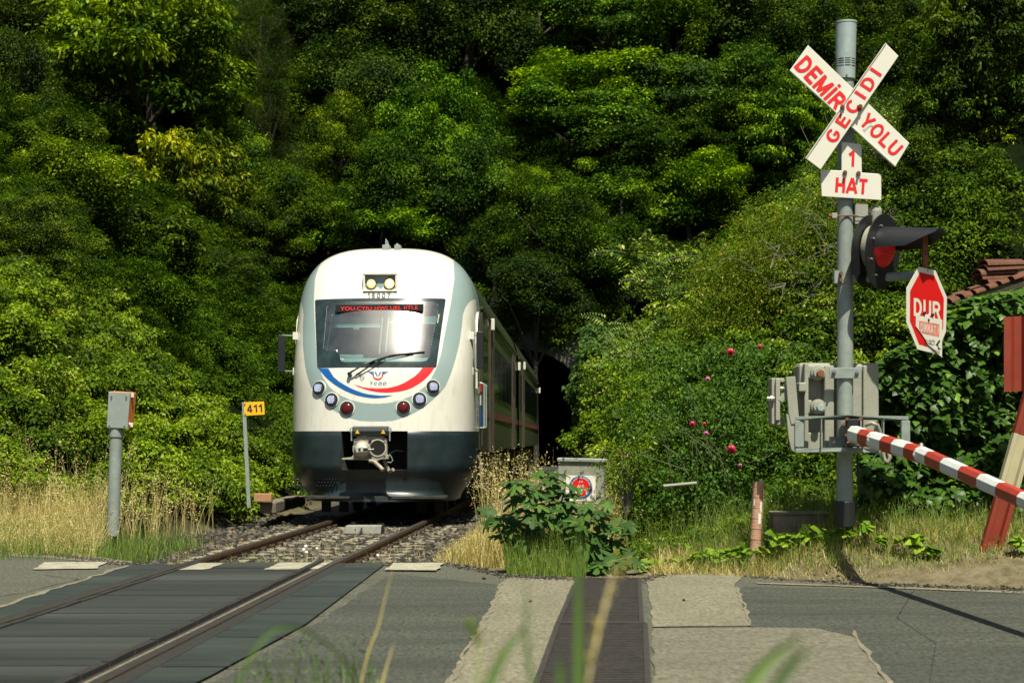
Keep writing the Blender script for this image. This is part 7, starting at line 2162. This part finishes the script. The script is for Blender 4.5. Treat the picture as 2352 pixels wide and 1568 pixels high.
def kl(px, py, dy=0.0): return P(px, py, d2 - dy) - Vector(km.location)
mb = MB(); mb.bar(kl(572, 1165), kl(560, 923), 0.055, 0.03, up=(0, 1, 0)); mb.build('post', M['galv'], km)
mb = MB(); mb.prism([kl(561, 954.5, 0.02), kl(608, 951.5, 0.02), kl(606.5, 921.5, 0.02), kl(560.5, 923.5, 0.02)], (0, 0.006, 0)); pl = mb.build('plate', M['km_yellow'], km)
a, b = kl(567, 938.8, 0.0215), kl(602, 936.8, 0.0215)
lettering('411', (a + b) / 2, b - a, (b - a).cross(Vector((0, -1, 0))) * -1 if (b - a).cross(Vector((0, -1, 0))).z < 0 else (b - a).cross(Vector((0, -1, 0))), (b - a).length, 0.118, M['letter_black'], pl, 0.035, 1.05)
mb = MB()
for q in ((562.5, 927), (563.5, 950)): mb.cyl(kl(*q, 0.02), kl(*q, 0.035), 0.010, n=8)
mb.build('bolt', M['steel_bolt'], pl)
d3 = 22.4
cb = empty('utility_cabinet', P(1334, 1200, d3), 'pale grey concrete utility cabinet with round red emergency number sticker', 'cabinet')
def cl2(px, py, dy=0.0): return P(px, py, d3 - dy) - Vector(cb.location)
def quadbox(mb, pts, depth, mi=0): mb.prism(pts, (depth * 0.10, depth, 0), mi)
mb = MB(); quadbox(mb, [cl2(1283, 1235), cl2(1386, 1235), cl2(1388, 1059), cl2(1281.5, 1058)], 0.42); body_ = mb.build('body', M['concrete'], cb, bevel=0.01)
mb = MB(); quadbox(mb, [cl2(1279.5, 1059.5, 0.03), cl2(1390.5, 1061.5, 0.03), cl2(1390.5, 1053.5, 0.03), cl2(1279.5, 1051, 0.03)], 0.48); mb.build('lid', M['galv'], cb, bevel=0.008)
mb = MB(); mb.prism([cl2(1300, 1091, 0.004), cl2(1368, 1092, 0.004), cl2(1368, 1150, 0.004), cl2(1300, 1150, 0.004)], (0, 0.004, 0)); 
mb.build('paper_patch', M['peel_white'], cb)
sc0 = cl2(1333.5, 1118.5, 0.009); rs_ = 26.8 / F * d3
mb = MB()
def circ(c, r, n=40, y=0.0): return [c + Vector((math.cos(2 * math.pi * i / n) * r, y, math.sin(2 * math.pi * i / n) * r)) for i in range(n)]
mb.add(circ(sc0, rs_), [tuple(range(40))], 0); mb.add(circ(sc0, rs_ * 0.82, y=-0.0015), [tuple(range(40))], 2); mb.add(circ(sc0, rs_ * 0.79, y=-0.003), [tuple(range(40))], 1)
stk = mb.build('sticker', [M['train_blue'], M['sign_red'], M['sign_white']], cb)
lettering('ALO', sc0 + Vector((-0.0, -0.005, 0.012)), (1, 0, 0), (0, 0, 1), 0.080, 0.036, M['sign_white'], stk, 0.03)
lettering('131', sc0 + Vector((-0.005, -0.005, -0.048)), (1, 0, 0), (0, 0, 1), 0.165, 0.070, M['sign_white'], stk, 0.05, 1.0)
ring_t = '112 ACİL DURUM İHBAR HATTI'
for i, ch in enumerate(ring_t):
    if ch == ' ': continue
    a = math.pi * (1.02 - 1.04 * i / (len(ring_t) - 1)); c = sc0 + Vector((math.cos(a) * rs_ * 0.905, -0.003, math.sin(a) * rs_ * 0.905))
    lettering(ch, c, (math.sin(a), 0, -math.cos(a)), (math.cos(a), 0, math.sin(a)), 0.012 if ch not in 'Iİ1' else 0.005, 0.017, M['sign_white'], stk, 0.01)
mb = MB()
for sg in (-1, 1):
    for k in range(3):
        mb.add([sc0 + Vector((sg * 0.006, -0.005, 0.056 + k * 0.007)), sc0 + Vector((sg * (0.028 - k * .004), -0.005, 0.062 + k * 0.008)), sc0 + Vector((sg * (0.028 - k * .004), -0.005, 0.066 + k * 0.008)), sc0 + Vector((sg * 0.006, -0.005, 0.061 + k * 0.007))], [(0, 1, 2, 3)])
mb.build('emblem', M['sign_white'], stk)
# concrete box between the rails
bc = G(838, 1225, -0.08)
kb = empty('track_magnet_box', bc, 'pale concrete box lying between the rails in front of the train', 'track box')
mb = MB(); mb.prism([Vector((-0.30, -0.12, 0)), Vector((0.24, -0.12, 0)), Vector((0.255, -0.10, 0.125)), Vector((-0.275, -0.10, 0.125))], (0.02, 0.26, 0.0)); mb.build('body', M['concrete'], kb, bevel=0.012)
mb = MB()
for x, z, r in ((-0.045, 0.03, 0.026), (-0.04, 0.082, 0.014), (-0.13, 0.07, 0.008)): mb.cyl((x, -0.115, z), (x, -0.125, z), r, n=16)
mb.build('screw_cap', M['asphalt_dark'], kb)
mb = MB(); mb.box((0.275, -0.03, 0.06), (0.03, 0.18, 0.14)); mb.build('end_cap', M['bezel'], kb)
# low concrete kerb wall and an orange brick by the train
mb = MB()
for k in range(5):
    a = P(626 + 13 * k, 1150 - 2.6 * k, 30.5 + k * 1.2)
    mb.box((a.x, a.y, a.z - 0.09), (0.26, 1.15, 0.18 + 0.02 * (k % 2)))
tag(mb.build('retaining_kerb', M['masonry'], None, bevel=0.02), 'low mossy concrete edging beams left of the train', 'kerb wall')
mb = MB(); mb.box(P(605, 1142, 29.8), (0.28, 0.2, 0.13)); tag(mb.build('marker_block', M['brick'], None, bevel=0.01), 'small orange brick beside the concrete edging left of the train', 'brick')
mb = MB(); mb.tube([P(1524, 1116, 20.0), P(1600, 1109, 20.0)], 0.018, 10); tag(mb.build('pipe', M['grey_paint'], None), 'short pale pipe end sticking out of the hedge', 'pipe')
mb = MB(); mb.tube([P(-60, 1250, 22.3), P(38, 1249, 22.3)], 0.03, 10); tag(mb.build('pipe', M['galv'], None), 'grey pipe lying in the grass at the left picture edge', 'pipe')
a = P(1830, 1205, 18.35)
mb = MB(); mb.box((a.x, a.y, a.z), (0.5, 0.3, 0.22)); mb.box((a.x + 0.02, a.y, a.z + 0.12), (0.55, 0.34, 0.03)); tag(mb.build('cable_trough', M['masonry'], None, bevel=0.01), 'dark box shaped trough in the weeds behind the bollard', 'trough')
# pebbles of litter between the rails
lit = [(697, 1262), (704, 1268), (728, 1259), (815, 1271), (843, 1271), (868, 1275), (702, 1254)]
for i, q in enumerate(lit):
    c = G(*q, -0.06)
    V = IV * (1 + RS.uniform(-.3, .3, IV.shape)) * 0.022 + np.array(c)
    tag(raw_mesh('pebble', V, IF, M['litter'], loops=3), 'small white pebble among weeds between the rails', 'pebble', 'white pebbles between the rails')
for q, r_ in (((2736 / 1.7416, 1381), 0.018), ((1928 / 1.7416 + 5, 1330), 0.02), ((1218, 1383), 0.014)):
    c = G(*q, 0)
    V = IV * (1 + RS.uniform(-.3, .3, IV.shape)) * r_ + np.array(c) + np.array([0, 0, 0.008])
    tag(raw_mesh('pebble', V, IF, M['stone'], loops=3, attr=np.full(len(V), 0.1)), 'dark pebble lying on the bare road surface', 'pebble', 'dark pebbles on the road')

# ------------------------------------------------------------------ out of focus grass close to the lens
def big_blade(px_pts, d, w, m, label, tone=0.6, name='grass_stalk'):
    pts = [P(a, b, d + k * 0.02) for k, (a, b) in enumerate(px_pts)]
    # resample smooth
    out = []
    n = len(pts)
    for i in range(n - 1):
        p0 = pts[max(0, i - 1)]; p1 = pts[i]; p2 = pts[i + 1]; p3 = pts[min(n - 1, i + 2)]
        for j in range(6):
            t = j / 6
            out.append(0.5 * ((2 * p1) + (p2 - p0) * t + (2 * p0 - 5 * p1 + 4 * p2 - p3) * t * t + (3 * p1 - p0 - 3 * p2 + p3) * t ** 3))
    out.append(pts[-1])
    V = []
    N = len(out)
    for i, p in enumerate(out):
        t_ = i / (N - 1)
        ww = w * (1 - t_ ** 2.5) * 0.5 + 0.0003
        dd_ = (out[min(N - 1, i + 1)] - out[max(0, i - 1)]).normalized(); sd_ = dd_.cross(Vector((0, 1, 0))).normalized()
        V += [p - sd_ * ww, p + Vector((0, 0.003 * w / 0.01, 0)) , p + sd_ * ww]
    Fq = []
    for i in range(N - 1): Fq += [(3 * i, 3 * i + 1, 3 * i + 4, 3 * i + 3), (3 * i + 1, 3 * i + 2, 3 * i + 5, 3 * i + 4)]
    o = raw_mesh(name, V, Fq, m, attr=np.full(len(V), tone))
    return tag(o, label, 'grass blade')
FG = M['grass_front']
big_blade([(1322, 1720), (1328, 1568), (1329, 1400), (1328, 1195)], 2.3, 0.013, FG, 'tall upright blurred grass blade in front of the drain grating')
big_blade([(1200, 1750), (1222, 1600), (1208, 1450), (1211, 1330)], 2.0, 0.006, FG, 'thin upright blurred blade left of the drain grating', 0.4)
big_blade([(1090, 1650), (1125, 1568), (1165, 1490), (1215, 1430)], 2.0, 0.013, FG, 'slanting blurred blade crossing the thin upright one', 0.55)
big_blade([(1680, 1680), (1715, 1590), (1765, 1520), (1848, 1452)], 1.9, 0.020, FG, 'broad light green blurred blade at the bottom right', 0.75)
big_blade([(1760, 1640), (1795, 1560), (1830, 1510), (1860, 1486)], 1.7, 0.012, FG, 'short dark blurred blade beside the broad one at the bottom right', 0.12)
big_blade([(1275, 1700), (1285, 1600), (1288, 1500)], 2.0, 0.014, FG, 'short wide blurred blade at the bottom over the grating', 0.3)
big_blade([(520, 1660), (560, 1540), (610, 1460), (670, 1438), (740, 1470), (800, 1530), (840, 1600)], 2.6, 0.006, FG, 'arched blurred grass leaf over the crossing surface', 0.5)
big_blade([(823, 1600), (845, 1500), (868, 1440), (885, 1370), (904, 1300)], 4.5, 0.004, M['grass_dry'], 'long pale grass stalk rising in front of the asphalt', 0.5)
big_blade([(870, 1600), (885, 1540), (905, 1475)], 4.2, 0.004, M['grass_dry'], 'short pale seeding stalk beside the long one', 0.6)
rs = np.random.RandomState(101)
def seedhead(pts, d, n, sz, label, spread=6, m=M['grass_dry']):
    t = rs.rand(n); xs_ = np.interp(t, np.linspace(0, 1, len(pts)), [p[0] for p in pts]) + rs.normal(0, spread, n); ys_ = np.interp(t, np.linspace(0, 1, len(pts)), [p[1] for p in pts]) + rs.normal(0, spread, n)
    C = np.stack([(xs_ - CX) / F * d, d + rs.normal(0, 0.01, n), H + (YH - ys_) / F * d], -1)
    o = leaves('seed_head', C, rs.normal(size=(n, 3)), rs.normal(size=(n, 3)) + np.array([0, 0, 1.0]), sz * rs.uniform(.7, 1.3, n), m, width=0.35)
    return tag(o, label, 'seed head')
big_blade([(1060, 1700), (1095, 1568), (1100, 1500), (1088, 1470)], 2.6, 0.003, M['grass_green'], 'thin stalk carrying the round greenish seed head', 0.8, 'grass_stalk')
seedhead([(1075, 1425), (1088, 1445), (1100, 1472)], 2.6, 110, 0.008, 'rounded greenish white seed head left of the grating', 7, M['grass_green'])
seedhead([(1150, 1495), (1152, 1512)], 2.0, 25, 0.006, 'small dark bud on the slanting blade', 4, M['grass_green'])
big_blade([(1340, 1720), (1352, 1560), (1375, 1450), (1400, 1350), (1412, 1290)], 2.2, 0.003, M['grass_dry'], 'bent pale stalk of the blurred oat head over the grating', 0.8, 'grass_stalk')
seedhead([(1352, 1530), (1362, 1450), (1385, 1390), (1405, 1350), (1440, 1275)], 2.2, 46, 0.012, 'blurred pale oat head hanging over the grating', 9)
X = (rs.uniform(580, 850, 95) - CX) / F * 6.2; Y = rs.uniform(5.7, 6.6, 95)
hh = rs.uniform(0.10, 0.24, 95)
blades('verge_grass', X, Y, np.full(95, 0.43), hh, 0.004 + 0 * X, M['grass_front'], rs, 0.7, label='short green grass on the verge at the bottom of the picture', heads=0.25, headsz=0.018, rnd=rs.uniform(0, 1, 95))
